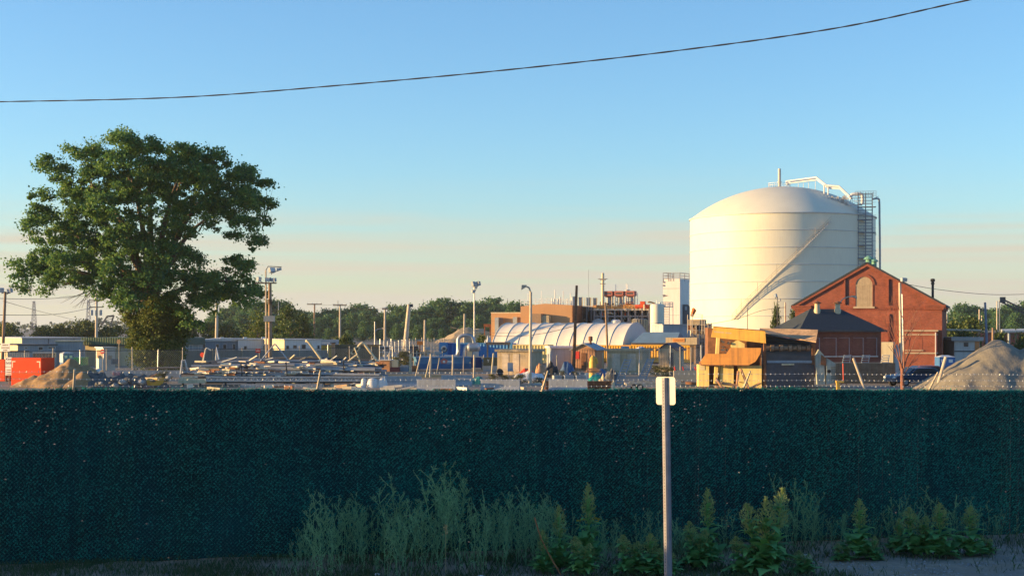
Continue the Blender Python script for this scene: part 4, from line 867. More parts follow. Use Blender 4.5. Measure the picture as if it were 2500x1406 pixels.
# bent tube frames sticking out of the heap
def frame(label, pts, Y, r, mat, px0):
    k_ = K(px0, Y); b = MB(); P_ = [k_.p(*q) for q in pts]; b.tube(P_, r, 8); tag(b.build('tube_frame', mat, None, True), label, 'pipe', None, None, k_.loc)
frame('thin grey A shaped frame below the brown mast', [(634, 884, 0), (668, 842, 0), (671, 840, 0), (674, 842, 0), (706, 884, .1)], 112.3, .055, m_galv, 670)
frame('thick cream pipe slanting down right with a hooked top', [(747, 833, .1), (750, 832, 0), (753, 834, 0), (791, 886, 0), (793, 892, 0)], 112.6, .10, m_cream, 770)
frame('cream bent pipe forming a peak at the right end of the heap', [(868, 852, .2), (881, 839, 0), (885, 837, 0), (889, 839, 0), (929, 893, 0)], 112.6, .10, m_cream, 890)
frame('thin bar lying between the stacked cream plates', [(866, 848, -.2), (882, 889, -.2)], 112.3, .06, m_cream, 870)
frame('short cream pipe leaning up to the stacked plates', [(851, 882, -.3), (874, 865, -.3)], 112.2, .08, m_cream, 860)
frame('grey splayed leg frame at the left end of the heap', [(440, 922, 0), (445, 880, 0), (451, 879, 0), (457, 906, .1)], 112.0, .08, m_galv, 448)
frame('thin bent tube with a rounded corner behind the left of the heap', [(495, 886, 0), (502, 852, 0), (504, 850, 0), (507, 850, 0), (515, 855, 0)], 113.5, .05, m_pipe_c, 503)
frame('white and yellow pair of stakes behind the left of the heap', [(528, 879, 0), (528.5, 848, 0), (534, 878, 0)], 113.2, .09, m_white, 530)
for px, py0, py1, ln, r_, mt_ in ((560, 872, 884, 40, .06, m_pipe_g), (618, 868, 880, 22, .05, m_pipe_c), (712, 866, 880, 18, .07, m_cream), (735, 872, 882, 26, .05, m_pipe_d), (812, 868, 884, 24, .06, m_pipe_g), (838, 872, 886, 16, .06, m_pipe_c), (905, 874, 888, 20, .06, m_pipe_c), (478, 893, 905, 30, .06, m_cream), (650, 873, 882, 36, .05, m_pipe_g), (780, 876, 884, 40, .07, m_pipe_c)):
    k_ = K(px, 112.2); b = MB(); b.tube([k_.p(px - ln / 2, py1, .3), k_.p(px + ln / 2, py0, -.2)], r_, 7); tag(b.build('slanting_pipe', mt_, None, True), 'pipe slanting up across the top of the heap on the low trailer', 'pipe', 'slanting pipes on the heap', None, k_.loc)
for i in range(3):
    k_ = K(864 + i * 4, 112.8); b = MB(); b.obox((0, 0, k_.z(857 - i * 2)), (.22, .3, .55), (0, R_(38), 0)); tag(b.build('cream_plate', m_cream, None), 'cream steel plate tilted in a row on the right of the heap', 'plate', 'tilted cream plates', None, k_.loc)
for px, w_, h_ in ((756, 10, 14), (722, 14, 11), (682, 26, 8)):
    k_ = K(px, 113.4); b = MB(); b.box(-w_ / 2 / k_.s, w_ / 2 / k_.s, 0, .5, k_.z(884), k_.z(884 - h_)); b.box(-w_ / 2 / k_.s, -w_ / 2 / k_.s + .06, .1, .4, 0, k_.z(884)); b.box(w_ / 2 / k_.s - .06, w_ / 2 / k_.s, .1, .4, 0, k_.z(884))
    tag(b.build('yellow_box', m_yellow, None), {756: 'upright yellow box behind the hooked cream pipe', 722: 'squat yellow box between the frames behind the heap', 682: 'long low yellow trough inside the A shaped frame'}[px], 'box', None, None, k_.loc)
# ------------------------------------------------------------------ concrete barriers
def barrier_mb(L_):
    pr = [(-.30, 0), (.30, 0), (.30, .08), (.13, .33), (.08, .81), (-.08, .81), (-.13, .33), (-.30, .08)]
    b = MB(); b.prism([(p_[0], p_[1]) for p_ in pr], -L_ / 2, L_ / 2, 'x'); return b
m_barrier = M('barrier_concrete', (.34, .36, .38), .9, .15, 1.5, bump=.2, streak=.25)
ba = None
for px, Y, a, s_, lab in ((1066, 103, 8, 1, 'concrete traffic barrier farthest left in the front row by the fence'), (1222, 103, 8, 1, 'concrete traffic barrier standing left of the pale lamp post'), (1387, 103.5, 8, .98, 'concrete traffic barrier with grey blocks on it right of the pale lamp post'), (984, 110, -4, 1.0, 'concrete traffic barrier right against the end of the pipe heap'), (1115, 112, 6, .85, 'concrete traffic barrier half hidden behind the front row')):
    k_ = K(px, Y)
    if ba is None: ba = tag(barrier_mb(2.75).build('concrete_barrier', m_barrier, None, False, .02), lab, 'barrier', 'concrete barriers', None, k_.loc, R_(-a))
    else: dup(ba, k_.loc, R_(-a), (s_, 1, 1), lab)
for px, w_, lab in ((1360, .30, 'leftmost grey block set above the barrier'), (1388, .36, 'middle grey block set above the barrier with weeds beside it'), (1416, .36, 'rightmost grey block set above the barrier')):
    k_ = K(px, 106); b = MB(); b.box(-w_, w_, -.3, .3, 0, k_.z(916)); tag(b.build('concrete_block', m_concrete, None, False, .03), lab, 'block', 'grey blocks behind the barrier', None, k_.loc, R_(12))
k_ = K(1462, 105); b = MB(); b.box(k_.x(1433), k_.x(1492), 0, .35, 0.05, k_.z(930)); [b.box(k_.x(q) - .04, k_.x(q) + .04, -.08, .0, 0.05, k_.z(930)) for q in (1436, 1450, 1464, 1478, 1490)]; tag(b.build('rusty_beam', m_rust, None), 'dark rusty girder lying right of the barriers', 'beam', None, None, k_.loc)
k_ = K(1334, 106); b = MB(); b.lathe([(.26, 0), (.28, .2), (.28, .55), (.2, .62)], 12); tag(b.build('rusty_drum', m_rust, None, True), 'rusty drum tucked left of the third barrier', 'barrel', None, None, k_.loc)
k_ = K(1498, 103.5); t = thing('pale_cone', 'pale traffic cone left of the trailer ramps', 'cone', k_.loc); MB().lathe([(.15, .04), (.05, .66), (.03, .68)], 14).build('cone', m_cream, t, True); MB().box(-.2, .2, -.2, .2, 0, .05).build('base', m_cream, t)
# equipment trailer with two raised ramps
k_ = K(1580, 105); t = thing('equipment_trailer', 'flatbed equipment trailer with two raised ladder ramps beside the small sign', 'trailer', k_.loc)
for (xb, yb, xt, yt) in ((1509, 941, 1535, 876), (1567, 926, 1591, 876)):
    r_ = MB(); w_ = 8.5
    for s in (-1, 1): r_.tube([k_.p(xb + s * w_, yb), k_.p(xt + s * w_ * .9, yt, .6)], .06, 4)
    for i in range(10): f = (i + .5) / 10; cx_, cy_ = xb + (xt - xb) * f, yb + (yt - yb) * f; r_.obox(k_.p(cx_, cy_, .6 * f), (2 * w_ / k_.s, .07, .10), (0, 0, 0))
    r_.build('ramp', M('ramp_steel', (.20, .25, .30), .5, .2, 2, .4) if 'ramp_steel' not in bpy.data.materials else bpy.data.materials['ramp_steel'], t)
d_ = MB(); d_.box(k_.x(1530), k_.x(1662), -.1, 2.2, k_.z(941), k_.z(936)); d_.build('deck', m_palepole, t)
sp = MB(); [sp.prism([(k_.x(q), k_.z(936)), (k_.x(q + 17), k_.z(936)), (k_.x(q + 13), k_.z(930)), (k_.x(q + 4), k_.z(930))], -.12, .0) for q in range(1534, 1650, 19)]; sp.build('stake_pockets', m_palepole, t)
for px in (1548, 1562, 1640):
    wh = MB(); wh.tube([k_.p(px, 946, -.15), k_.p(px, 946, .15)], .26, 14); wo = wh.build('wheel', m_black, t, True); MB().tube([k_.p(px, 946, -.17), k_.p(px, 946, -.14)], .14, 10).build('rim', m_palepole, wo)
# ------------------------------------------------------------------ middle yard: bins, containers, huts
a = R_(-10); Lb = run(1017, 150, a, 1150); t = thing('blue_skip', 'big blue roll off skip with a red flower logo on its side', 'skip', (PX(1017, 150), 150, 0), -a); zt_ = PZ(872, 150)
m_skip = M('skip_blue', (.075, .20, .34), .6, .18, .8, streak=.2); b = MB(); b.prism([(.12, .25), (Lb, .25), (Lb, zt_), (-.06, zt_)], 0, 2.4); b.build('body', m_skip, t)
MB().box(.1, Lb + .04, -.05, 2.45, .22, .75).build('lower_band', M('skip_deep_blue', (.035, .13, .27), .6), t); MB().box(-.1, Lb + .06, -.08, 2.48, zt_ - .12, zt_ + .02).build('rim', m_skip, t)
MB().box(Lb, Lb + 1.1, .15, 2.3, .3, zt_ - .05).build('end_door', M('skip_navy', (.02, .05, .16), .6), t)
cxl = run(1017, 150, a, 1084); lg = MB()
for q in range(5):
    t0 = math.pi / 2 + q * 2 * math.pi / 5; lg.lathe([(.001, 0), (.15, 0)], 10, (0, 0, 0)) if False else None
    ring = [(cxl + .21 * math.cos(t0) + .17 * math.cos(s), -.02, PZ(883, 150) + .21 * math.sin(t0) + .17 * math.sin(s)) for s in np.linspace(0, 2 * math.pi, 12, endpoint=False)]; lg.add([(x_, y_ - q * .0015, z_) for x_, y_, z_ in ring], [tuple(range(12))])
lo = lg.build('logo', M('logo_red', (.60, .16, .12), .6), t); ring = [(cxl + .13 * math.cos(s), -.034, PZ(883, 150) + .13 * math.sin(s)) for s in np.linspace(0, 2 * math.pi, 12, endpoint=False)]; MB().add(ring, [tuple(range(12))]).build('logo_centre', m_sign_white, lo)
for q0, q1, z0_, z1_ in ((1091, 1103, 881, 884.5), (1091, 1100, 887, 889)): MB().box(run(1017, 150, a, q0), run(1017, 150, a, q1), -.02, .01, PZ(z1_, 150), PZ(z0_, 150)).build('lettering_strip', m_sign_white, t)
MB().box(run(1017, 150, a, 1146), run(1017, 150, a, 1150), -.02, .01, PZ(891, 150), PZ(884, 150)).build('sticker', m_cream, t)
# silver duct and drum
k_ = K(1140, 156); t = thing('ventilation_duct', 'bent silver duct with a drum filter above the blue skip', 'duct', k_.loc)
d_ = MB(); d_.tube(smooth_path([k_.p(1085, 870), k_.p(1108, 870), k_.p(1117, 866), k_.p(1119, 850), k_.p(1119, 829), k_.p(1125, 821), k_.p(1137, 818.5), k_.p(1150, 821), k_.p(1156, 831), k_.p(1157, 840)], 40), .20, 12); d_.build('duct', m_galv, t, True)
d_ = MB(); d_.tube(smooth_path([k_.p(1134, 870), k_.p(1135, 855), k_.p(1138, 846), k_.p(1147, 842), k_.p(1152, 843)], 20), .19, 10); d_.build('elbow', m_galv, t, True)
d_ = MB(); d_.tube([k_.p(1141, 848), k_.p(1146, 848), k_.p(1147, 848), k_.p(1167, 848), k_.p(1172, 848)], [.35, .52, .52, .52, .3], 16); d_.build('drum', m_galv, t, True)
MB().box(k_.x(1140), k_.x(1153), -.3, .5, k_.z(872), k_.z(856)).build('cabinet', m_cream, t); MB().box(k_.x(1155), k_.x(1168), -.3, .5, k_.z(872), k_.z(854)).build('stand', m_galv, t); MB().box(k_.x(1020), k_.x(1180), -.4, .9, k_.z(876), k_.z(870)).build('skid', m_palepole, t)
lg = MB(); [lg.box(k_.x(q) - .06, k_.x(q) + .06, .5, .62, 0, k_.z(875)) for q in (1024, 1070, 1120, 1176)]; lg.build('skid_legs', m_dark_steel, t)
# corrugated containers
def container(label, px0, px1, Y, a, top, D, mat, pitch=.28, endmat=None, base=.15):
    L_ = run(px0, Y, a, px1); t = thing('shipping_container', label, 'container', (PX(px0, Y), Y, 0), -a); zt_ = PZ(top, Y)
    b = MB(); b.ribbed(.1, L_ - .1, 0, base + .12, zt_ - .1, pitch, .05); b.build('corrugated_side', mat, t)
    fr = MB(); fr.box(0, L_, -.02, .08, base, base + .13); fr.box(0, L_, -.02, .08, zt_ - .12, zt_); fr.box(0, .11, -.025, .09, base, zt_); fr.box(L_ - .11, L_, -.025, .09, base, zt_); fr.build('corner_frame', endmat or mat, t)
    MB().box(0.01, L_ - .01, .06, D, base + .01, zt_ - .015).build('box', mat, t); return t, L_, zt_
m_cblue = M('container_blue', (.03, .20, .48), .5, .15, .8, streak=.12); m_cyel = M('container_cream_yellow', (.62, .50, .22), .6, .15, .8, streak=.15); m_corange = M('container_orange_yellow', (.68, .36, .04), .55, .15, .8, streak=.15)
t, L_, zt_ = container('bright blue corrugated container with a round fan at its left end', 1092, 1250, 184, R_(14), 837, 2.4, m_cblue, .42)
t2 = thing('pump_unit', 'blue end unit with a round white fan left of the bright blue container', 'machine', K(1082, 182).loc); k_ = K(1082, 182); MB().box(k_.x(1072), k_.x(1092), 0, 2, .1, k_.z(836)).build('cabinet', m_cblue, t2); fn = MB(); fn.tube([k_.p(1084, 851, -.1), k_.p(1084, 851, .05)], .36, 18); fo = fn.build('fan', m_offwhite, t2); MB().tube([k_.p(1084, 851, -.13), k_.p(1084, 851, -.09)], .2, 14).build('fan_hub', m_dark_steel, fo)
rg2 = MB(); rg2.tube(smooth_path([k_.p(1078, 852, -.08), k_.p(1080, 857, -.08), k_.p(1085, 859, -.08), k_.p(1090, 856, -.08), k_.p(1091, 851, -.08)], 14), .07, 5); rg2.build('guard_ring', m_dark_steel, t2)
container('cream yellow corrugated container under the left half of the white tent', 1252, 1338, 180, R_(18), 841, 2.4, m_cyel, .38)
container('long orange yellow corrugated container under the right half of the white tent', 1398, 1545, 188, R_(20), 842, 2.4, m_corange, .34)
container('orange yellow corrugated container below the blue steep roof', 1538, 1684, 183, R_(20), 842, 2.4, m_corange, .34)
k_ = K(1205, 178); b = MB(); b.box(k_.x(1186), k_.x(1246), 0, .4, k_.z(842), k_.z(835)); [b.box(k_.x(q) - .1, k_.x(q) + .1, .1, .3, 0, k_.z(842)) for q in (1190, 1242)]; tag(b.build('timber_beam', m_pole, None), 'brown beam lying across the blue container by the tent', 'beam', None, None, k_.loc)
def hut(label, px0, px1, Y, a, top, D, mat, roof, gable=0, group=None):
    L_ = run(px0, Y, a, px1); t = thing('storage_hut', label, 'hut', (PX(px0, Y), Y, 0), -a, group); zt_ = PZ(top, Y)
    if gable:
        b = MB(); b.prism([(0, 0), (L_, 0), (L_, zt_), (L_ / 2, zt_ + gable), (0, zt_)], 0, D); b.build('wall', mat, t); r_ = MB()
        for (xa_, xb_) in ((-.25, L_ / 2), (L_ + .25, L_ / 2)):
            za_ = zt_ - .25 * gable / (L_ / 2); zb_ = zt_ + gable; r_.add([(xa_, -.2, za_ + .01), (xb_, -.2, zb_ + .01), (xb_, D + .2, zb_ + .01), (xa_, D + .2, za_ + .01), (xa_, -.2, za_ + .12), (xb_, -.2, zb_ + .12), (xb_, D + .2, zb_ + .12), (xa_, D + .2, za_ + .12)], [(0, 1, 2, 3), (7, 6, 5, 4), (0, 4, 5, 1), (1, 5, 6, 2), (2, 6, 7, 3), (3, 7, 4, 0)])
        r_.build('roof', roof, t)
    else:
        MB().box(0, L_, 0, D, 0, zt_).build('wall', mat, t); MB().box(-.2, L_ + .2, -.2, D + .2, zt_, zt_ + .22).build('roof', roof, t)
    return t, L_, zt_
m_tan = M('tan_plywood', (.46, .37, .24), .85, .18, 1.2, streak=.3); m_tan2 = M('orange_plank', (.52, .27, .14), .85, .2, 1.5, streak=.2)
def planks(t, L_, z, n, mat, y=-.012):
    b = MB(); [b.box(L_ * q / n - .012, L_ * q / n + .012, y, .01, .05, z) for q in range(1, n)]; b.build('plank_joint', mat, t)
t, L_, zt_ = hut('flat roofed tan shed with pale doors left of the pale lamp post', 1214, 1298, 139, R_(20), 858, 3.0, m_tan, m_tan)
for q0, q1 in ((1226, 1242), (1252, 1268)): MB().box(run(1214, 139, R_(20), q0), run(1214, 139, R_(20), q1), -.03, .01, .3, zt_ - .2).build('door', m_palepole, t)
t, L_, zt_ = hut('orange plank hut with a low gable and a chimney behind the leaning brown post', 1397, 1452, 152, R_(16), 853, 4.5, m_tan2, m_grey, .55); planks(t, L_, zt_, 9, m_rust)
MB().lathe([(.12, zt_), (.12, zt_ + .85), (.22, zt_ + .86), (.22, zt_ + 1.3), (.1, zt_ + 1.35)], 10, (L_ * .62, 2.0, 0)).build('chimney', m_rust, t)
MB().box(L_ * .40, L_ * .62, -.03, .01, .1, zt_ - .35).build('door', m_rust, t); MB().box(.15, L_ * .32, -.03, .01, 1.2, zt_ - .2).build('notice', m_red, t)
t, L_, zt_ = hut('flat roofed tan shed with wide pale doors behind the trailer ramps', 1482, 1568, 142, R_(20), 857, 3.0, m_tan, m_tan)
for q0, q1 in ((1494, 1514), (1532, 1552)): MB().box(run(1482, 142, R_(20), q0), run(1482, 142, R_(20), q1), -.03, .01, .3, zt_ - .25).build('door', m_palepole, t)
k_ = K(1520, 144); b = MB(); b.box(k_.x(1518), k_.x(1536), 0, .9, k_.z(856), k_.z(845)); tag(b.build('roof_tank', m_grey, None, False, .05), 'grey box tank on the roof of the shed with wide doors', 'tank', None, None, (k_.loc[0], 144, 0))
k_ = K(1569, 153); t = thing('dark_cabinet', 'tall dark blue grey cabinet with a rounded white cap between the sheds', 'cabinet', k_.loc); MB().box(k_.x(1562), k_.x(1577), 0, .6, 0, k_.z(852)).build('body', m_pipe_d, t); b = MB(); b.lathe([(.55, k_.z(852)), (.5, k_.z(850)), (.25, k_.z(847)), (.02, k_.z(846))], 12, (-.15, .3, 0)); b.build('cap', m_white, t, True)
t, L_, zt_ = hut('tan hut with a dark purple gable roof left of the yellow machine', 1608, 1648, 148, R_(18), 853, 4.5, m_tan, M('purple_shingle', (.10, .08, .11), .8), .55); planks(t, L_, zt_, 6, m_pole); MB().box(L_ * .62, L_ * .9, -.03, .01, .1, zt_ - .3).build('door', m_dark_steel, t)
b = MB(); [b.obox((L_ + .5 + i * .16, -.3, zt_ * (.62 - i * .09)), (.2, .8, .05)) for i in range(6)]; b.build('steps', m_palepole, t)
t, L_, zt_ = hut('white flat box trailer between the pale lamp post and the leaning brown post', 1346, 1398, 156, R_(-8), 850, 3, m_grey, m_white)
MB().box(L_ - .2, L_ + .04, -.04, .02, .1, zt_ + .1).build('corner_post', m_cream, t)
# smaller clutter
def tarp(label, px0, px1, py0, py1, Y, mat, cat='tarpaulin', seed=1, name='tarpaulin_heap'):
    k_ = K((px0 + px1) / 2, Y); n, m = 22, 9; vv = []; ht = max(.1, k_.z(py0)); hb = max(0, k_.z(py1)) * 0
    for j in range(m):
        for i in range(n):
            u_, v_ = i / (n - 1), j / (m - 1); e = (math.sin(math.pi * u_) ** .5) * (math.sin(math.pi * v_) ** .6); x_ = k_.x(px0) + (k_.x(px1) - k_.x(px0)) * u_
            vv.append((x_, -1 + 2 * v_, e * ht * (.72 + .28 * mno.noise(Vector((u_ * 5 + seed, v_ * 3, seed)))) + .12 * mno.noise(Vector((u_ * 14, v_ * 6, seed))) * e))
    ff = [(j * n + i, j * n + i + 1, (j + 1) * n + i + 1, (j + 1) * n + i) for j in range(m - 1) for i in range(n - 1)]
    b = MB(); b.add(vv, ff); tag(b.build(name, mat, None, True), label, cat, None, None, k_.loc)
m_teal = M('teal_tarp', (.03, .30, .24), .5, .3, 3); m_tealdk = M('dark_teal_tarp', (.02, .15, .15), .5, .3, 3); m_tarpblue = M('blue_tarp', (.05, .10, .20), .5, .3, 3)
tarp('sunlit white sheet draped over a low heap by the pale lamp post', 1252, 1330, 900, 925, 128, m_white, seed=2)
tarp('tall dark blue tarpaulin heap right of the pale lamp post', 1364, 1406, 869, 915, 130, m_tarpblue, seed=3)
tarp('black covered bale stack left of the dark blue tarpaulin', 1330, 1366, 876, 910, 132, m_black, seed=4)
tarp('orange brown covered heap behind the sunlit white sheet', 1306, 1334, 876, 905, 136, m_tan2, seed=5)
tarp('bright teal tarpaulin heap above the rusty girder', 1431, 1480, 902, 930, 113, m_teal, seed=6)
tarp('tan rag heap on the bright teal tarpaulin', 1460, 1482, 908, 930, 112, m_tan, seed=7)
tarp('teal sheet behind the half hidden barrier', 1028, 1078, 920, 935, 114, m_tealdk, seed=8)
tarp('dark teal sheet between the two front left barriers', 1140, 1198, 916, 935, 116, m_tealdk, seed=9)
tarp('dark blue cloth covered low mound behind the orange pump', 1425, 1490, 888, 912, 128, m_tarpblue, seed=11)
tarp('grey covered mound behind the first trailer ramp', 1476, 1512, 892, 915, 124, m_rubble, seed=12)
tarp('red and white low load in front of the flat roofed tan shed', 1268, 1306, 893, 910, 138, m_red, seed=13)
k_ = K(1447, 120); t = thing('orange_pump', 'orange yellow pump with a domed top on the dark mound', 'pump', k_.loc); b = MB(); b.lathe([(.30, 0), (.30, k_.z(884)), (.24, k_.z(880)), (.26, k_.z(876)), (.12, k_.z(870)), (.04, k_.z(867))], 14); b.build('body', m_yellow, t, True); MB().tube([k_.p(1450, 872), k_.p(1456, 876), k_.p(1458, 888)], .10, 7).build('pipe', m_yellow, t, True)
for i in range(7):
    k_ = K(1447, 118); b = MB(); b.obox((rp.uniform(-.15, .15), 0, k_.z(909) + i * .055), (1.35 - i * .08, .2, .045), (0, rp.uniform(-.03, .03), rp.uniform(-.15, .15))); tag(b.build('wood_plank', m_tan2, None), 'orange plank in the stack left of the bright teal tarpaulin', 'plank', 'stacked orange planks', None, k_.loc)
k_ = K(1672, 123); t = thing('red_post_barrier', 'pale concrete barrier carrying three red pegs in the weeds', 'barrier', k_.loc); b = MB(); b.prism([(k_.x(1645), 0), (k_.x(1702), 0), (k_.x(1702), k_.z(904)), (k_.x(1645), k_.z(904))], 0, .3); b.build('body', M('cream_concrete', (.50, .42, .30), .9, .15, 2), t)
for px in (1649, 1669, 1699): MB().tube([k_.p(px, 905, .1), k_.p(px - 2, 895, .1)], .06, 6).build('red_peg', m_red, t)
k_ = K(1202, 149); t = thing('olive_box', 'dark olive open box with a pale letter Y right of the blue skip', 'box', k_.loc); MB().box(k_.x(1180), k_.x(1228), 0, 2, 0, k_.z(873)).build('body', M('olive_paint', (.10, .10, .06), .8, .3, 1, streak=.3), t); text('letter', 'Y', .42, m_sign_white, t, (k_.x(1192), -.02, k_.z(881))); MB().box(k_.x(1180), k_.x(1228), -.04, .01, .0, k_.z(893)).build('lower_panel', m_concrete, t)
k_ = K(1244, 136); t = thing('blue_chair', 'faded blue plastic chair in the weeds by the tan shed', 'chair', k_.loc); MB().obox(k_.p(1246, 896), (.5, .08, .8), (R_(-12), 0, 0)).build('backrest', m_bluegrey, t); MB().obox((.1, -.3, .45), (.55, .5, .06)).build('seat', m_bluegrey, t)
for sx_ in (-.1, .3):
    for sy_ in (-.5, -.1): MB().box(sx_, sx_ + .05, sy_, sy_ + .05, 0, .43).build('leg', m_bluegrey, t)
k_ = K(1220, 134); b = MB(); b.lathe([(.16, -.1), (.32, -.12), (.36, 0), (.32, .12), (.16, .1)], 16); o = tag(b.build('old_tyre', m_black, None, True), 'old tyre lying before the dark olive box', 'tyre', None, None, (k_.loc[0], 134, .36)); o.rotation_euler = (R_(80), 0, R_(25))
# loose posts in the yard
for i, (bx, by, tx_, ty_, r_) in enumerate(((1001, 911, 1003, 863, .10), (1015, 918, 1028, 865, .07), (1050, 921, 1052, 864, .09), (1039, 921, 1052, 866, .06), (1105, 918, 1106, 866, .09), (1157, 921, 1158, 866, .09), (1200, 917, 1205, 862, .08), (1180, 905, 1181, 866, .04), (1226, 905, 1227, 872, .05), (1247, 905, 1250, 864, .07), (950, 905, 951, 862, .09), (983, 893, 984, 850, .08), (1066, 912, 1073, 874, .04), (1131, 912, 1132, 866, .04), (1338, 905, 1338, 864, .06), (1360, 905, 1359, 867, .05), (1440, 915, 1441, 866, .05), (1500, 914, 1500, 864, .06), (1473, 910, 1472, 862, .05), (1545, 895, 1545, 866, .05))):
    Yp = 4.4 * F / max(by - 800, 20); k_ = K(bx, Yp); b = MB(); b.tube([(0, 0, 0), k_.p(tx_, ty_)], r_, 7); top_ = 'leaning' if abs(tx_ - bx) > 4 else 'upright'
    tag(b.build('fence_post', m_palepole if i % 3 else m_cream, None, True), f'{top_} pale bare post standing among the skips and sheds', 'post', 'bare posts in the middle yard', None, k_.loc)
# brown yard wall, scaffolds, boxes behind
t, L_, zt_ = block('yard_wall', 'long olive brown slatted wall behind the right end of the pipe heap', 'wall', 792, 930, R_(4), 186, 841, 1.0, M('olive_brown_slats', (.20, .15, .08), .85, .25, .8, streak=.3)); planks(t, L_, zt_, 26, m_pole)
t, L_, zt_ = block('parked_box', 'small ochre box trailer right of the white trailer with the sunlit end', 'box', 784, 806, 0, 184, 842, 2.5, m_yellow, m_offwhite, .3); block('parked_box', 'small rusty orange cabinet next to the ochre box trailer', 'box', 809, 816, 0, 182, 838, 1.0, m_tan2, m_dark_steel, .1); block('parked_box', 'dark blue grey box behind the ochre box trailer', 'box', 783, 822, 0, 200, 829, 2.5, m_bluegrey)
rs = random.Random(77)
def scaffold(label, px0, px1, top, Y, n, mat, mid_=2):
    k_ = K((px0 + px1) / 2, Y); t = MB(); q = np.linspace(px0, px1, n)
    for p_ in q: t.tube([(k_.x(p_), 0, 0), (k_.x(p_), 0, k_.z(top) + rs.uniform(-.2, .3))], .06, 5)
    for i in range(mid_ + 1): z_ = k_.z(top) * (1 - .28 * i); t.tube([(k_.x(px0), 0, z_), (k_.x(px1), 0, z_)], .045, 4)
    tag(t.build('scaffold_rack', mat, None), label, 'rack', None, None, k_.loc)
scaffold('pale tube rack behind the leaning thick pole', 928, 1000, 831, 188, 9, m_galv); scaffold('tube rack with uneven tips left of the bright blue container', 1000, 1075, 829, 190, 11, m_palepole); scaffold('row of thin tips above the bright blue container', 1075, 1130, 829, 194, 7, m_palepole, 1); scaffold('white bracket rack below the pole with a short crossarm', 927, 952, 846, 168, 3, m_white, 3); scaffold('row of low pale pegs behind the blue skip', 1000, 1080, 862, 170, 10, m_palepole, 1)
for i in range(22):
    px, py, Y = rs.uniform(935, 1075), rs.uniform(842, 872), rs.uniform(172, 186); k_ = K(px, Y); b = MB(); w_, h_ = rs.uniform(.15, .6), rs.uniform(.15, .5); z_ = k_.z(py); b.box(-w_, w_, 0, .5, max(0, z_ - h_), z_); b.box(-.04, .04, .1, .2, 0, max(.05, z_ - h_)); tag(b.build('machine_part', rs.choice((m_dark_steel, m_offwhite, m_pipe_d, m_grey, m_pole)), None), 'machine part on a stand among the racks behind the blue skip', 'machine part', 'parts on the racks behind the skip', None, k_.loc)
k_ = K(1025, 178); b = MB(); b.box(-.35, .35, 0, .5, k_.z(842), k_.z(833)); b.box(-.05, .05, .1, .2, 0, k_.z(842)); tag(b.build('orange_box', M('orange_box', (.65, .20, .04), .5), None), 'small bright orange box on the rack left of the blue container', 'box', None, None, k_.loc)
t, L_, zt_ = block('crate', 'plain brown plywood crate at the right end of the pipe heap', 'crate', 926, 951, R_(8), 150, 880, 1.5, m_tan2, m_offwhite, .1)
k_ = K(970, 148); t = thing('generator_cabinet', 'cream louvred cabinet on a dark maroon base right of the brown crate', 'cabinet', k_.loc); MB().box(k_.x(957), k_.x(971), 0, .8, k_.z(896), k_.z(879)).build('cabinet', m_cream, t); MB().box(k_.x(952), k_.x(975), -.1, 1, 0, k_.z(896)).build('base', M('maroon', (.10, .03, .04), .7), t)
block('dark_crate', 'low slate blue crate right of the cream louvred cabinet', 'crate', 977, 997, 0, 149, 892, 1.2, m_bluegrey); block('rusty_crate', 'small rusty crate at the left foot of the blue skip', 'crate', 1006, 1018, 0, 149, 893, 1.0, m_rust)

# loose debris on the strip just behind the fence
rd = random.Random(55)
for i in range(64):
    px, Yd = rd.uniform(430, 1720), rd.uniform(101.5, 117); k_ = K(px, Yd); b = MB(); ln_ = rd.uniform(.3, 1.6)
    if rd.random() < .6: b.obox((0, 0, rd.uniform(.06, .2)), (ln_, rd.uniform(.1, .4), rd.uniform(.08, .28)), (0, rd.uniform(-.12, .12), rd.uniform(-.7, .5)))
    else: b.tube([(-ln_ * .5, .2, .08), (ln_ * .5, -.25, rd.uniform(.08, .5))], rd.uniform(.04, .09), 6)
    tag(b.build('debris_piece', rd.choice((m_wood, m_concrete, m_pipe_c, m_rust, m_pipe_g, m_palepole, m_cream, m_dark_steel)), None), 'loose piece of timber, pipe or concrete lying on the ground just behind the fence', 'debris', 'loose debris behind the fence', None, k_.loc)
# ------------------------------------------------------------------ white arched tent
ta = R_(27); k_ = K(1375, 190); TL = 20.6; TRd = 5.0
tent = thing('arched_tent', 'long white arched fabric tent with raised ribs in the middle of the yard', 'tent', (PX(1197, 196), 196, 0), -ta)
TL = run(1197, 196, ta, 1516)
m_fabric = M('white_tent_fabric', (.68, .63, .55), .7, .06, .8, bump=.15, bscale=2)
def arch(r, n=26, cy=5.2, h=None):
    return [(cy - r * math.cos(math.pi * q / n), (h or r) * math.sin(math.pi * q / n)) for q in range(n + 1)]
ht = PZ(788, 193); a0 = arch(5.2, h=ht)
b = MB(); vv = [(0, p_[0], p_[1]) for p_ in a0] + [(TL, p_[0], p_[1]) for p_ in a0]; n = len(a0)
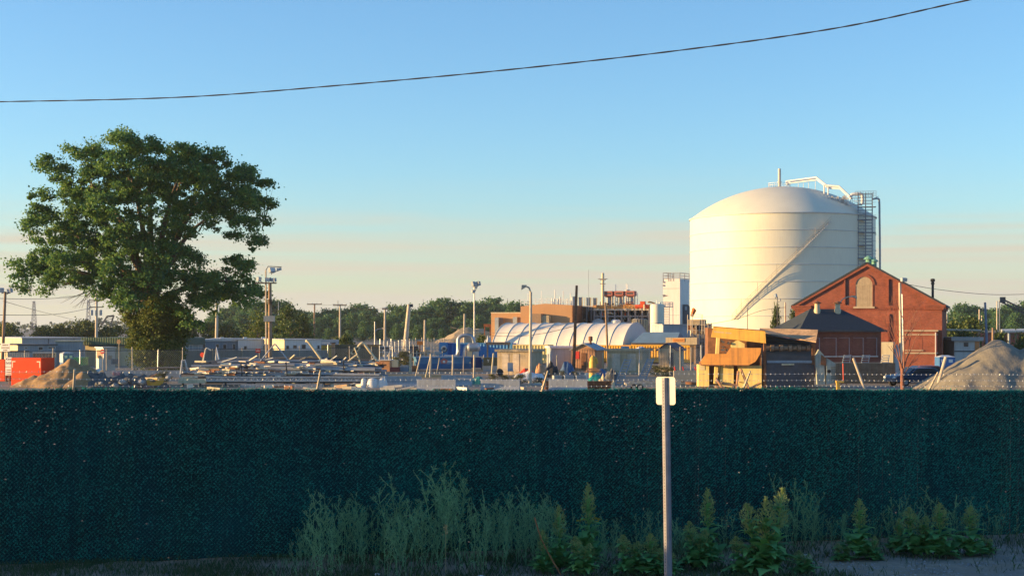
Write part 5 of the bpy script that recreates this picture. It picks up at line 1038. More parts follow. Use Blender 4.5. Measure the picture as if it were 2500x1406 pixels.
# fabric dips a little between ribs
nb_ = 10; vv = []; ff = []; cols = nb_ * 6 + 1
for i in range(cols):
    u = i / (cols - 1) * nb_; dip = 1 - .010 * math.sin(math.pi * (u % 1)) ** 2
    for p_ in arch(5.2 * dip, h=ht * dip): vv.append((TL * i / (cols - 1), p_[0], p_[1]))
for i in range(cols - 1):
    for j in range(n - 1): ff.append((i * n + j, (i + 1) * n + j, (i + 1) * n + j + 1, i * n + j + 1))
b.add(vv, ff); b.build('fabric', m_fabric, tent, True)
MB().add([(TL, p_[0], p_[1]) for p_ in a0], [tuple(range(n))]).build('end_wall', m_fabric, tent)
MB().add([(0, p_[0], p_[1]) for p_ in a0], [tuple(range(n - 1, -1, -1))]).build('end_wall', m_fabric, tent)
for i in range(nb_ + 1):
    MB().tube([(TL * i / nb_, p_[0], p_[1]) for p_ in arch(5.22, h=ht + .02)], .055, 6).build('rib', m_fabric, tent, True)
k_ = K(1185, 190); b = MB(); rr = random.Random(5)
tarp('ragged pale canvas hanging at the left end of the white tent', 1176, 1206, 800, 845, 190, m_offwhite, seed=31, name='canvas_flap')
# ------------------------------------------------------------------ blue steep roofed building, pale block behind
k_ = K(1548, 184); L_ = run(1540, 186, R_(18), 1650); t = thing('steep_roofed_shed', 'low shed with a steep blue grey roof to the right of the white tent', 'shed', (PX(1540, 186), 186, 0), -R_(18)); z0_, z1_ = PZ(838, 186), PZ(811, 186)
b = MB(); b.add([(0, 0, z0_), (L_, 0, z0_), (L_ + .2, 1.5, z1_), (1.3, 1.5, z1_), (0, 8, z0_), (L_, 8, z0_)], [(0, 1, 2, 3), (1, 5, 2), (4, 0, 3), (2, 5, 4, 3)]); b.build('roof', M('steel_blue_roof', (.13, .22, .33), .45, .12, .6), t); MB().box(.05, L_ - .05, .05, 7.9, 0, z0_ - .02).build('wall', m_yellow, t)
MB().box(0, L_, -.08, 0.0, z0_ - .12, z0_ + .06).build('gutter', m_dark_steel, t)
t, L_, zt_ = block('pale_plant_building', 'plain pale blue grey block at the foot of the white tower', 'building', 1619, 1684, R_(-6), 212, 793, 8, m_grey, m_offwhite, .1)
# ------------------------------------------------------------------ tan building with roof rails
m_tanwall = M('tan_orange_wall', (.50, .27, .13), .8, .06, .3, streak=.08)
a = R_(17); L_ = run(1271, 262, a, 1398); t = thing('tan_building', 'tall tan orange building with a white railing on its roof behind the tent', 'building', (PX(1271, 262), 262, 0), -a); zt_ = PZ(746, 262)
b = MB(); b.prism([(0, 0), (L_, 0), (L_, PZ(745, 258)), (L_ * .48, PZ(741, 260)), (0, PZ(748, 262))], 0, 16); b.build('wall', m_tanwall, t); MB().box(L_ - .1, L_ + .04, -.02, 15.9, 0, PZ(746, 258)).build('side_wall', m_rust, t)
rl = MB()
for i in range(15):
    x_ = L_ * i / 14; zz_ = PZ(746 - 3 * math.sin(math.pi * i / 14), 260); rl.tube([(x_, .1, zz_), (x_, .1, zz_ + 1.0)], .06, 4)
    if i < 14:
        x2 = L_ * (i + 1) / 14; z2 = PZ(746 - 3 * math.sin(math.pi * (i + 1) / 14), 260)
        for h_ in (.5, 1.0): rl.tube([(x_, .1, zz_ + h_), (x2, .1, z2 + h_)], .04, 4)
rl.build('railing', m_white, t)
for f, h_, r_ in ((.10, 2.2, .07), (.36, 2.6, .07), (.56, 1.3, .16), (.60, 1.2, .16), (.62, 2.8, .1), (.68, 1.2, .2), (.72, 1.5, .16), (.78, 2.6, .08), (.86, 1.2, .14), (.92, 2.2, .1), (.95, 1.4, .2)): MB().tube([(L_ * f, 1.5, zt_ - .5), (L_ * f, 1.5, zt_ + h_)], r_, 6).build('roof_pipe', m_white, t)
MB().box(L_ * .22, L_ * .44, -1.5, 0, 0, PZ(766, 261)).build('side_block', m_pole, t); MB().box(L_ * .44, L_ * .58, -1.2, 0, 0, PZ(770, 261)).build('side_block', m_tan, t)
a = R_(17); L2 = run(1199, 268, a, 1272); t = thing('tan_building', 'lower tan orange wing left of the building with the roof railing', 'building', (PX(1199, 268), 268, 0), -a); MB().box(0, L2, 0, 10, 0, PZ(765, 268)).build('wall', m_tanwall, t); MB().box(-.05, L2, -.05, 10.05, PZ(765, 268), PZ(764, 268) + .12).build('coping', m_cream, t)
for q0, q1, top in ((1212, 1221, 775), (1256, 1266, 774)):
    MB().box(run(1199, 268, a, q0), run(1199, 268, a, q1), -1.0, .0, 0, PZ(top, 267)).build('vent_duct', m_grey, t); MB().box(run(1199, 268, a, q1), run(1199, 268, a, q1 + 10), -.6, .0, 0, PZ(top + 1, 267)).build('dark_louvre', m_pole, t)
k_ = K(1190, 262); b = MB(); b.box(k_.x(1181), k_.x(1199), 0, 1.5, k_.z(798), k_.z(791)); [b.box(k_.x(q) - .1, k_.x(q) + .1, .3, .6, 0, k_.z(798)) for q in (1183, 1197)]; tag(b.build('orange_tank', M('orange_red_tank', (.66, .16, .04), .5), None), 'small orange red box tank left of the tan wing', 'tank', None, None, k_.loc)
# ------------------------------------------------------------------ process plant
k_ = K(1520, 262); t = thing('process_plant', 'open steel process plant with an orange catwalk and three red hooded stacks', 'plant', k_.loc, -R_(17))
m_psteel = M('plant_steel', (.20, .19, .20), .7, .3, .5); m_orange = M('catwalk_orange', (.50, .24, .07), .7, .25, 1); m_hood = M('hood_red', (.38, .13, .10), .7, .2, 1)
MB().box(k_.x(1450), k_.x(1590), -1, 7, k_.z(758), k_.z(754)).build('deck', m_palepole, t)
for yq in (-.9, 6):
    for q in range(1452, 1590, 17): MB().box(k_.x(q) - .14, k_.x(q) + .14, yq, yq + .3, 0, k_.z(757)).build('column', m_psteel, t)
for py in (772, 787): MB().box(k_.x(1450), k_.x(1590), -.95, -.6, k_.z(py) - .12, k_.z(py) + .12).build('cross_beam', m_psteel, t)
b = MB(); b.box(k_.x(1450), k_.x(1590), -1.05, -1.0, k_.z(752), k_.z(749)); b.box(k_.x(1450), k_.x(1590), -1.05, -1.0, k_.z(747), k_.z(745)); [b.box(k_.x(q) - .06, k_.x(q) + .06, -1.06, -1.0, k_.z(754), k_.z(744)) for q in range(1450, 1591, 7)]; b.box(k_.x(1450), k_.x(1590), -1.04, -1.01, k_.z(753.5), k_.z(748)); b.build('catwalk_guard', m_orange, t)
m_guard = M('guard_red', (.55, .07, .02), .6)
for bx_ in ((1555, 1588, -1.2, -.9, 753, 744), (1565, 1576, -.5, .5, 745, 736), (1528, 1540, 0, .5, 745, 740)): MB().box(k_.x(bx_[0]), k_.x(bx_[1]), bx_[2], bx_[3], k_.z(bx_[4]), k_.z(bx_[5])).build('red_guard', m_guard, t)
rs = random.Random(6)
for px in (1480, 1507, 1535):
    b = MB(); s_ = 11 / k_.s
    b.add([(k_.x(px) - s_, 1, k_.z(721)), (k_.x(px) + s_, 1, k_.z(721)), (k_.x(px) + s_, 3, k_.z(721)), (k_.x(px) - s_, 3, k_.z(721)), (k_.x(px) - s_, 1, k_.z(710)), (k_.x(px) + s_, 1, k_.z(710)), (k_.x(px) + s_, 3, k_.z(710)), (k_.x(px) - s_, 3, k_.z(710)), (k_.x(px) - s_ * .6, 1.4, k_.z(725)), (k_.x(px) + s_ * .6, 1.4, k_.z(725)), (k_.x(px) + s_ * .6, 2.6, k_.z(725)), (k_.x(px) - s_ * .6, 2.6, k_.z(725))],
          [(4, 5, 6, 7), (0, 1, 5, 4), (1, 2, 6, 5), (2, 3, 7, 6), (3, 0, 4, 7), (8, 9, 1, 0), (9, 10, 2, 1), (10, 11, 3, 2), (11, 8, 0, 3)])
    h_ = b.build('stack_hood', m_hood, t); MB().box(k_.x(px) - s_ * .7, k_.x(px) + s_ * .7, .985, 1.0, k_.z(718), k_.z(714)).build('vent_slot', m_dark_steel, h_)
    b = MB(); b.tube([(k_.x(px), 2, k_.z(755)), (k_.x(px), 2, k_.z(724))], s_ * .6, 12); b.build('stack', m_grey, t, True); b = MB(); [b.tube([(k_.x(px) + d_, .9, k_.z(754)), (k_.x(px) + d_, .9, k_.z(724))], .09, 5) for d_ in (-.7, .75)]; b.build('stack_frame', m_palepole, t)
    MB().box(k_.x(px + 12), k_.x(px + 13.5), .9, 1.1, k_.z(748), k_.z(722)).build('ladder', m_psteel, t)
b = MB(); b.tube([k_.p(1467, 760, 1), k_.p(1467, 668, 1), k_.p(1467, 665, 1)], [.30, .26, .12], 10); b.build('exhaust_stack', m_cream, t, True); b = MB()
for py, w_ in ((680, .8), (682, .5), (692, .45)): b.box(k_.x(1467) - w_, k_.x(1467) + w_, .7, 1.3, k_.z(py) - .06, k_.z(py) + .06)
b.build('stack_brackets', m_psteel, t)
MB().tube([k_.p(1431, 760, 1), k_.p(1431, 657, 1)], .045, 5).build('antenna', m_grey, t)
for px, top in ((1498, 693), (1525, 692), (1552, 715), (1528, 694)):
    MB().tube([k_.p(px, 745, 1.6), k_.p(px, top, 1.6)], .07, 5).build('vent_pipe', m_white, t)
MB().lathe([(.02, k_.z(706)), (.5, k_.z(707)), (.3, k_.z(711)), (.02, k_.z(712))], 12, (k_.x(1527), 1.6, 0)).build('white_cap', m_white, t, True)
for px, top in ((1387, 722), (1403, 724), (1424, 725), (1440, 726)):
    b = MB(); b.lathe([(6 / k_.s, k_.z(746)), (6.2 / k_.s, k_.z(top + 3)), (6.6 / k_.s, k_.z(top)), (5.5 / k_.s, k_.z(top))], 14, (k_.x(px), 3, 0)); b.build('cooling_fan', m_bluegrey, t, True)
    [MB().tube([(k_.x(px) + d_, 2.4, k_.z(748)), (k_.x(px) + d_, 2.4, k_.z(top))], .07, 4).build('frame_post', m_cream, t) for d_ in (-.55, .55)]
MB().box(k_.x(1378), k_.x(1448), 1.5, 6, k_.z(749), k_.z(746)).build('fan_deck', m_palepole, t)
b = MB(); [b.box(k_.x(q) - .12, k_.x(q) + .12, 1.6, 1.9, 0, k_.z(748)) for q in (1400, 1412, 1424, 1436, 1447)]; b.build('fan_deck_legs', m_psteel, t)
mats = (m_psteel, m_grey, m_dark_steel, m_bluegrey, m_offwhite, m_psteel, m_pole)
for i in range(42):
    px, py = rs.uniform(1402, 1588), rs.uniform(758, 800); b = MB(); w_ = rs.uniform(.15, .6)
    if rs.random() < .45: b.tube([k_.p(px, py, rs.uniform(0, 4)), k_.p(px + rs.uniform(-12, 12), py + rs.uniform(-2, 2), rs.uniform(0, 4))], rs.uniform(.07, .22), 7)
    elif rs.random() < .5: y_ = rs.uniform(0, 4); b.tube([k_.p(px, py - 10, y_), k_.p(px, min(py + 12, 812), y_)], rs.uniform(.07, .2), 7)
    else: y_ = rs.uniform(0.2, 4); z_ = k_.z(py); b.box(k_.x(px) - w_, k_.x(px) + w_, y_, y_ + 1, z_ - w_, z_ + w_)
    b.build('pipework', rs.choice(mats), t)
MB().box(k_.x(1404), k_.x(1590), 6.5, 7, 0, k_.z(757)).build('back_wall', m_dark_steel, t)
for i in range(38):
    px, py, y_ = rs.uniform(1452, 1590), rs.uniform(736, 764), rs.uniform(-1.4, 3); b = MB(); r_ = rs.uniform(.06, .16)
    if rs.random() < .5: b.tube([k_.p(px, py, y_), k_.p(px, py + rs.uniform(5, 14), y_)], r_, 6)
    else: b.tube([k_.p(px, py, y_), k_.p(px + rs.uniform(5, 16), py, y_ + .6), k_.p(px + 16, py + rs.uniform(0, 6), y_ + .6)], r_, 6)
    b.build('pipework', rs.choice((m_orange, m_hood, m_guard, m_cream, m_rust, m_palepole)), t)
b = MB(); b.prism([(k_.x(1455), k_.z(812)), (k_.x(1478), k_.z(812)), (k_.x(1478), k_.z(783)), (k_.x(1466), k_.z(777)), (k_.x(1452), k_.z(784))], -2.4, -1.2); b.build('low_hopper', m_bluegrey, t)
b = MB(); b.lathe([(.9, 0), (.9, k_.z(783)), (.6, k_.z(780))], 14, (k_.x(1510), -2.2, 0)); b.build('round_tank', m_white, t, True)
k_ = K(1562, 238); t = thing('finned_vessel', 'dark vessel wrapped in pale vertical fins left of the white silo', 'vessel', k_.loc); MB().lathe([(1.15, 0), (1.15, k_.z(779)), (.9, k_.z(778))], 16).build('body', m_psteel, t, True); b = MB(); [b.tube([(1.22 * math.cos(q), 1.22 * math.sin(q), .1), (1.22 * math.cos(q), 1.22 * math.sin(q), k_.z(780))], .09, 4) for q in np.linspace(0, 2 * math.pi, 18, endpoint=False)]; b.build('fins', m_cream, t)
k_ = K(1604, 230); t = thing('white_silo', 'slim white round topped silo in front of the square white tower', 'silo', k_.loc); r_ = 16.5 / k_.s; MB().lathe([(r_, 0), (r_, k_.z(746)), (r_ * .97, k_.z(744)), (r_ * .7, k_.z(742)), (.02, k_.z(741))], 28).build('shell', m_tank, t, True); b = MB(); b.tube([(0, 0, k_.z(742)), (0, 0, k_.z(733))], .07, 5); b.tube([(.4, -.2, k_.z(743)), (.4, -.2, k_.z(738))], .12, 5); b.build('top_valves', m_white, t)
MB().lathe([(r_ + .02, k_.z(789)), (r_ + .03, k_.z(788))], 28).build('seam', m_grey, t)
a = R_(24); Y_ = 250; L_ = run(1619, Y_, a, 1660); t = thing('white_tower', 'square white tower with a railed top left of the tank', 'tower', (PX(1619, Y_), Y_, 0), -a); zt_ = PZ(681, Y_)
MB().box(0, L_, 0, 5.2, 0, zt_).build('wall', M('tower_cladding', (.72, .67, .63), .7, .06, .4, streak=.12), t); b = MB(); b.box(-.02, L_ + .02, -.03, .01, PZ(705, Y_), PZ(704, Y_)); b.box(-.02, L_ + .02, -.03, .01, PZ(770, Y_), PZ(769.2, Y_)); b.build('panel_joint', m_grey, t)
b = MB()
for (x_, y_) in [(0, 0), (L_ / 3, 0), (L_ * .45, 0), (L_ * .62, 0), (L_, 0), (L_, 2.6), (L_, 5.2), (0, 5.2), (0, 2.6)]: b.tube([(x_, y_, zt_ - .4), (x_, y_, zt_ + 1.0)], .06, 4)
for h_ in (.1, .55, 1.0):
    for (A_, B_) in (((0, 0), (L_, 0)), ((L_, 0), (L_, 5.2)), ((L_, 5.2), (0, 5.2)), ((0, 5.2), (0, 0))): b.tube([(A_[0], A_[1], zt_ + h_), (B_[0], B_[1], zt_ + h_)], .045, 4)
b.build('railing', m_psteel, t)
for py in (689, 697, 721, 746): MB().obox((.06, -.06, PZ(py, Y_)), (.2, .14, .24)).build('wall_bracket', m_psteel, t)
MB().prism([(0, PZ(725, Y_)), (L_ * .3, PZ(721.5, Y_)), (0, PZ(719, Y_))], -.06, -.01).build('arrow_plate', m_psteel, t)
k_ = K(1630, 232); t = thing('access_platform', 'grey ladder and railed platform between the white silo and the tower', 'platform', k_.loc); b = MB(); [b.tube([k_.p(q, 846), k_.p(q, 738)], .06, 4) for q in (1621, 1634, 1643)]; [b.tube([k_.p(1621, q), k_.p(1634, q)], .035, 4) for q in range(750, 835, 4)]; [b.tube([k_.p(1612, q, -.5), k_.p(1643, q, -.5)], .05, 4) for q in (738, 743, 749)]; [b.tube([k_.p(q, 749, -.5), k_.p(q, 738, -.5)], .045, 4) for q in range(1612, 1644, 4)]; b.box(k_.x(1612), k_.x(1643), -.6, .3, k_.z(750), k_.z(749)); b.build('frame', m_grey, t)
k_ = K(1677, 250); t = thing('dark_plant_block', 'dark rounded block between the white tower and the tank', 'building', k_.loc); b = MB(); b.prism([(k_.x(1668), 0), (k_.x(1684), 0), (k_.x(1684), k_.z(749)), (k_.x(1681), k_.z(744)), (k_.x(1677), k_.z(743)), (k_.x(1668), k_.z(743))], 0, 4); b.build('wall', m_pipe_d, t); MB().box(k_.x(1672), k_.x(1677), -.03, .01, k_.z(757), k_.z(748)).build('window', m_grey, t)
# scaffolded unit before the tank foot
k_ = K(1705, 196); t = thing('scaffolded_unit', 'brown machine unit caged in scaffold left of the yellow machine', 'plant unit', k_.loc, -R_(14)); MB().box(k_.x(1679), k_.x(1716), .5, 4, k_.z(792), k_.z(780)).build('top_box', m_tan, t)
b = MB(); [b.tube([k_.p(q, 871, y_), k_.p(q, tp_, y_)], .055, 5) for q, tp_, y_ in ((1679, 768, 0), (1687, 780, 0), (1691, 766, -.3), (1700, 792, 0), (1708, 793, 0), (1714, 768, 0), (1720, 783, 0), (1729, 788, 0), (1679, 780, 4), (1714, 780, 4), (1729, 788, 4))]; [b.tube([k_.p(q, 793, 0), k_.p(q, 793, 4)], .05, 4) for q in (1679, 1714, 1729)]; [b.tube([k_.p(q, 793, -.3), k_.p(q, 793, 0)], .05, 4) for q in (1691,)]; [b.tube([k_.p(1679, q, 0), k_.p(1729, q, 0)], .05, 4) for q in (793, 806, 819, 832, 845)]; [b.tube([k_.p(1685, q, 0), k_.p(1715, q, 0)], .035, 4) for q in (768, 773)]; b.build('scaffold', m_palepole, t)
for i in range(34):
    px, py = rs.uniform(1681, 1728), rs.uniform(794, 855); w_ = rs.uniform(.12, .55); b = MB(); y_ = rs.uniform(.3, 3.4); z_ = k_.z(py); b.box(k_.x(px) - w_, k_.x(px) + w_, y_, y_ + .6, max(0.02, z_ - w_), z_ + w_) if i % 3 else b.tube([k_.p(px, py, y_), k_.p(px + rs.uniform(-7, 7), py + rs.uniform(-7, 7), y_)], .12, 6); b.build('machine_block', rs.choice((m_pole, m_rust, m_psteel, m_pipe_d, m_palepole, m_tan)), t)
MB().box(k_.x(1680), k_.x(1727), 3.6, 3.9, 0, k_.z(793)).build('back_panel', m_psteel, t)
b = MB(); b.tube([k_.p(1688, 772, .3), k_.p(1694, 756, .3), k_.p(1696, 754, .3)], [.2, .33, .26], 8); b.build('orange_spout', M('orange_spout', (.55, .14, .03), .6), t, True)
k_ = K(1657, 176); t = thing('orange_sign', 'orange lettered sign board on the tan counterweight right of the blue roof', 'sign', k_.loc, R_(-20)); MB().box(-.72, .72, -.04, 0, k_.z(834.5), k_.z(826)).build('board', M('sign_orange', (.62, .25, .06), .6, .1, 3), t); text('lettering', 'O Kement', .27, M('sign_brown', (.22, .07, .02), .7), t, (0, -.045, k_.z(830.5))); MB().box(-1.6, 2.2, .02, 1.2, k_.z(841), k_.z(824)).build('backing_box', m_tan, t); MB().box(-1.4, -1.2, .3, .5, 0, k_.z(841)).build('leg', m_pole, t); MB().box(1.8, 2.0, .3, .5, 0, k_.z(841)).build('leg', m_pole, t)
# ------------------------------------------------------------------ yellow screening machine
k_ = K(1790, 107); t = thing('screening_machine', 'big yellow and rusty mobile screening machine behind the small street sign', 'machine', k_.loc, 0)
def poly(pts, d0, d1, name, mat, par=t, bev=0):
    n = len(pts); vv = [k_.p(a_, b_, d0 + (c_ if (c_ := 0) else 0) - .36 * (a_ - 1866) / k_.s * -1 * 0) for a_, b_ in pts]
    sl = .36       # the left side faces the low sun: it runs away to the left
    A_ = [(x_, d0 + sl * -(k_.x(1868) - x_) * -1, z_) for x_, y_, z_ in vv]; B_ = [(x_ , y_ + (d1 - d0), z_) for x_, y_, z_ in A_]
    b = MB(); b.add(A_ + B_, [tuple(range(n)), tuple(range(2 * n - 1, n - 1, -1))] + [(i, i + n, (i + 1) % n + n, (i + 1) % n) for i in range(n)]); return b.build(name, mat, par, False, bev)
m_mach2 = M('pale_yellow_panel', (.74, .56, .20), .55, .12, 1.3, streak=.35); m_chute = M('orange_chute', (.62, .27, .06), .6, .18, 1.6, bump=.15, bscale=2, streak=.45)
poly([(1742, 823), (1748, 796.5), (1748, 796), (1868, 807), (1870, 838)], 0, .06, 'hopper_side', m_yellow); poly([(1740, 795.5), (1868, 806.4), (1868, 808.6), (1741, 797.4)], -.05, .12, 'hopper_rim', m_rust)
lt_ = poly([(1749, 808), (1752, 808.4), (1752, 811), (1749, 810.6)], -.012, .01, 'worn_lettering', m_cream)
for i in range(1, 15):
    if i == 9: continue
    x_ = 1749 + i * 2.75; y_ = 808 + i * .27; poly([(x_, y_ + .2), (x_ + 1.9, y_ + .4), (x_ + 1.9, y_ + 3.4), (x_, y_ + 3.1)], -.012, .01, 'worn_lettering', m_cream)
poly([(1713, 946), (1713, 891), (1738, 891), (1738, 946)], .15, 1.2, 'side_panel', m_mach2); poly([(1763, 946), (1765, 890), (1796, 890), (1796, 946)], .2, 1.0, 'side_panel', m_mach2); poly([(1808, 948), (1808, 893), (1861, 893), (1861, 948)], .15, 1.0, 'side_panel', m_mach2)
poly([(1716, 905), (1716, 894), (1728, 894), (1728, 905)], .12, .2, 'door', m_cream); poly([(1749, 938), (1756, 822), (1763, 822), (1757, 938)], .05, .35, 'column', m_mach2); poly([(1790, 852), (1790, 838), (1806, 831), (1821, 839), (1821, 852)], .1, .5, 'gable_panel', m_mach2)
poly([(1740, 942), (1740, 800), (1866, 812), (1866, 948)], 1.25, 2.9, 'inner_frame', m_rust)
poly([(1714, 884), (1728, 864), (1776, 864), (1785, 849), (1856, 849), (1854, 862), (1843, 882), (1828, 890.5), (1718, 891)], -.62, -.5, 'chute', m_chute); poly([(1714, 884), (1718, 891), (1828, 890.5), (1828, 892.5), (1717, 893)], -.62, .25, 'chute_lip', m_rust)
rs = random.Random(31)
for i in range(26):
    a_, b_ = (rs.uniform(1766, 1790), rs.uniform(826, 862)) if i < 12 else (rs.uniform(1735, 1862), rs.uniform(930, 947)); w_ = rs.uniform(2, 6); h_ = rs.uniform(1.5, 6)
    poly([(a_, b_ + h_), (a_, b_), (a_ + w_, b_), (a_ + w_, b_ + h_)], .1 - rs.uniform(0, .2), .5, 'engine_part' if i < 12 else 'undercarriage', rs.choice((m_dark_steel, m_rust, m_pole, m_pipe_d)))
for (xa_, ya_, xb_, yb_) in ((1745, 922, 1762, 948), (1806, 900, 1826, 950), (1800, 905, 1795, 948), (1828, 948, 1853, 934), (1760, 936, 1800, 940)): MB().tube([k_.p(xa_, ya_, -.5), k_.p(xb_, yb_, -.6)], .09, 6).build('strut', m_tan2, t)
for px in (1768, 1777, 1783): MB().tube([k_.p(px, 893, -.55), k_.p(px, 893, -.4)], .09, 8).build('roller', m_chute, t)
# rusty feeder half on the right
b = MB(); b.add([k_.p(1880, 804, 4.3), k_.p(2004, 808, 1.0), k_.p(1986, 836, -.9), k_.p(1868, 812, 2.6), k_.p(1880, 803, 4.4), k_.p(2004, 807, 1.1)], [(0, 1, 2, 3), (0, 4, 5, 1)]); o_ = b.build('feeder_wing', M('rusty_tan_plate', (.46, .30, .17), .8, .3, 1.5, bump=.3, streak=.4), t); sm = o_.modifiers.new('thick', 'SOLIDIFY'); sm.thickness = .07
b = MB(); b.add([k_.p(1868, 813, .4), k_.p(1986, 837, .6), k_.p(1986, 842, 2.5), k_.p(1868, 842, 2.5)], [(0, 1, 2, 3)]); o_ = b.build('feeder_bed', m_pipe_d, t); sm = o_.modifiers.new('thick', 'SOLIDIFY'); sm.thickness = .06
b = MB(); [b.obox(k_.p(1927, 826 + i * 4.5, .9), (118 / k_.s, .12, .06), (0, R_(4 - i * 1.3), 0)) for i in range(5)]; b.build('feeder_slats', m_dark_steel, t)
b = MB(); [b.tube([k_.p(q, 850, .7), k_.p(q + 9, 850, .7)], .16 + .07 * ((q // 11) % 2), 10) for q in range(1874, 1978, 11)]; b.build('roller_row', m_pole, t, True)
b = MB(); b.box(k_.x(1866), k_.x(1994), 1.0, 3.6, .1, k_.z(842)); b.build('feeder_body', m_pipe_d, t); b = MB(); b.box(k_.x(1872), k_.x(1990), .3, 1.0, 0.05, k_.z(887)); b.build('front_plate', M('dull_slate_plate', (.085, .085, .10), .7, .25, 1.2, streak=.3), t); b = MB(); b.box(k_.x(1874), k_.x(1988), .22, .3, k_.z(886), k_.z(880)); b.build('conveyor_edge', m_bluegrey, t)
b = MB(); b.obox(k_.p(1926, 889.5, .15), (38 / k_.s, .12, .12), (0, R_(-.5), R_(26))); b.build('lit_bar', m_cream, t)
for (q0, q1, t0_, b0_) in ((1866, 1872, 838, 948), (1984, 1992, 838, 890)): MB().box(k_.x(q0), k_.x(q1), .2, .5, k_.z(b0_), k_.z(t0_)).build('corner_post', m_rust, t)
m_gg = M('grey_green_panel', (.34, .38, .34), .7, .2, 1.5, streak=.5)
def flat(pts, d0, d1, name, mat): 
    b = MB(); A_ = [k_.p(p_[0], p_[1], d0) for p_ in pts]; B_ = [k_.p(p_[0], p_[1], d1) for p_ in pts]; n = len(pts); b.add(A_ + B_, [tuple(range(n)), tuple(range(2 * n - 1, n - 1, -1))] + [(i, i + n, (i + 1) % n + n, (i + 1) % n) for i in range(n)]); return b.build(name, mat, t)
flat([(1994, 938), (1990, 868), (1998, 853), (2010, 866), (2013, 938)], -.2, .2, 'end_panel', m_gg); flat([(2016, 938), (2016, 873), (2038, 887), (2038, 934)], -.25, .3, 'end_panel', m_gg); flat([(2002, 890), (2003, 866), (2015, 874), (2015, 892)], -.3, -.22, 'hatch', m_rust)
vt = MB(); [vt.box(k_.x(2027), k_.x(2039), -.29, -.255, k_.z(q + 1.2), k_.z(q)) for q in range(896, 930, 5)]; vt.build('louvre', m_dark_steel, t); MB().tube([k_.p(2022, 906, -.28), k_.p(2022, 906, -.24)], .13, 12).build('port_hole', m_black, t)
# ------------------------------------------------------------------ things by the brick buildings
k_ = K(2085, 117); t = thing('retaining_wall', 'low stained dark concrete wall in front of the hip roofed building', 'wall', k_.loc); MB().box(k_.x(2036), k_.x(2186), 0, 2.5, 0, k_.z(886)).build('wall', M('stained_dark_concrete', (.075, .07, .06), .95, .5, 1.5, col2=(.18, .17, .14), streak=.6), t)
for px, lab, mt in ((2069, 'white step frame left of the leaning wooden post', m_bluegrey), (2115, 'white step frame right of the leaning wooden post', m_bluegrey), (2163, 'white step frame before the cream cabinet', m_offwhite)):
    k_ = K(px, 117.5); st_ = thing('step_frame', lab, 'steps', (k_.loc[0], 117.5, K(px, 117.5).z(886)), 0, 'step frames on the dark wall'); b = MB(); h_ = 19 / k_.s; w_ = 9 / k_.s; [b.tube([(s * w_ - .12, 0, 0), (s * w_ * .9 + .12, .5, h_)], .04, 4) for s in (-1, 1)]; b.build('side_rail', mt, st_)
    for i in range(4): f = i / 3; MB().obox((-.12 + .24 * f, .5 * f - .05, .05 + (h_ - .08) * f), (w_ * 1.9, .3, .05)).build('step', mt, st_)
k_ = K(2166, 128); t = thing('electrical_cabinet', 'cream cabinet with a grey side box at the corner of the hip roofed building', 'cabinet', k_.loc, R_(-20)); b = MB(); b.box(k_.x(2152), k_.x(2180), 0, 1.4, 0, k_.z(835)); b.build('cabinet', m_cream, t); MB().box(k_.x(2181), k_.x(2194), .2, 1.3, .5, k_.z(841)).build('side_box', m_grey, t)
for (bx, by, tx_, ty_, r_, Y_, lab) in ((2111, 948, 2083, 874, .09, 106, 'weathered wooden post leaning left before the dark wall'), (2286, 950, 2309, 871, .11, 104.5, 'mottled wooden post leaning right against the gravel pile')):
    k_ = K(bx, Y_); b = MB(); b.tube([(0, 0, 0), k_.p(tx_, ty_)], r_, 8); tag(b.build('leaning_post', m_palepole, None, True), lab, 'post', None, None, k_.loc)
k_ = K(2059, 104); t = thing('yellow_stand', 'rusty yellow stand with a tall red rod at the foot of the screening machine', 'stand', k_.loc); MB().tube([k_.p(2059, 928), k_.p(2058, 887)], .035, 5).build('rod', m_red, t); MB().box(k_.x(2041), k_.x(2060), -.1, .2, k_.z(934), k_.z(929)).build('top_plate', m_yellow, t); b = MB(); b.prism([(k_.x(2043), 0), (k_.x(2053), 0), (k_.x(2048), k_.z(934)), (k_.x(2042), k_.z(934))], -.1, .15); b.build('foot', m_yellow, t); MB().tube(smooth_path([k_.p(2050, 942), k_.p(2055, 936), k_.p(2063, 935), k_.p(2068, 940)], 8), .03, 5).build('hook', m_rust, t)
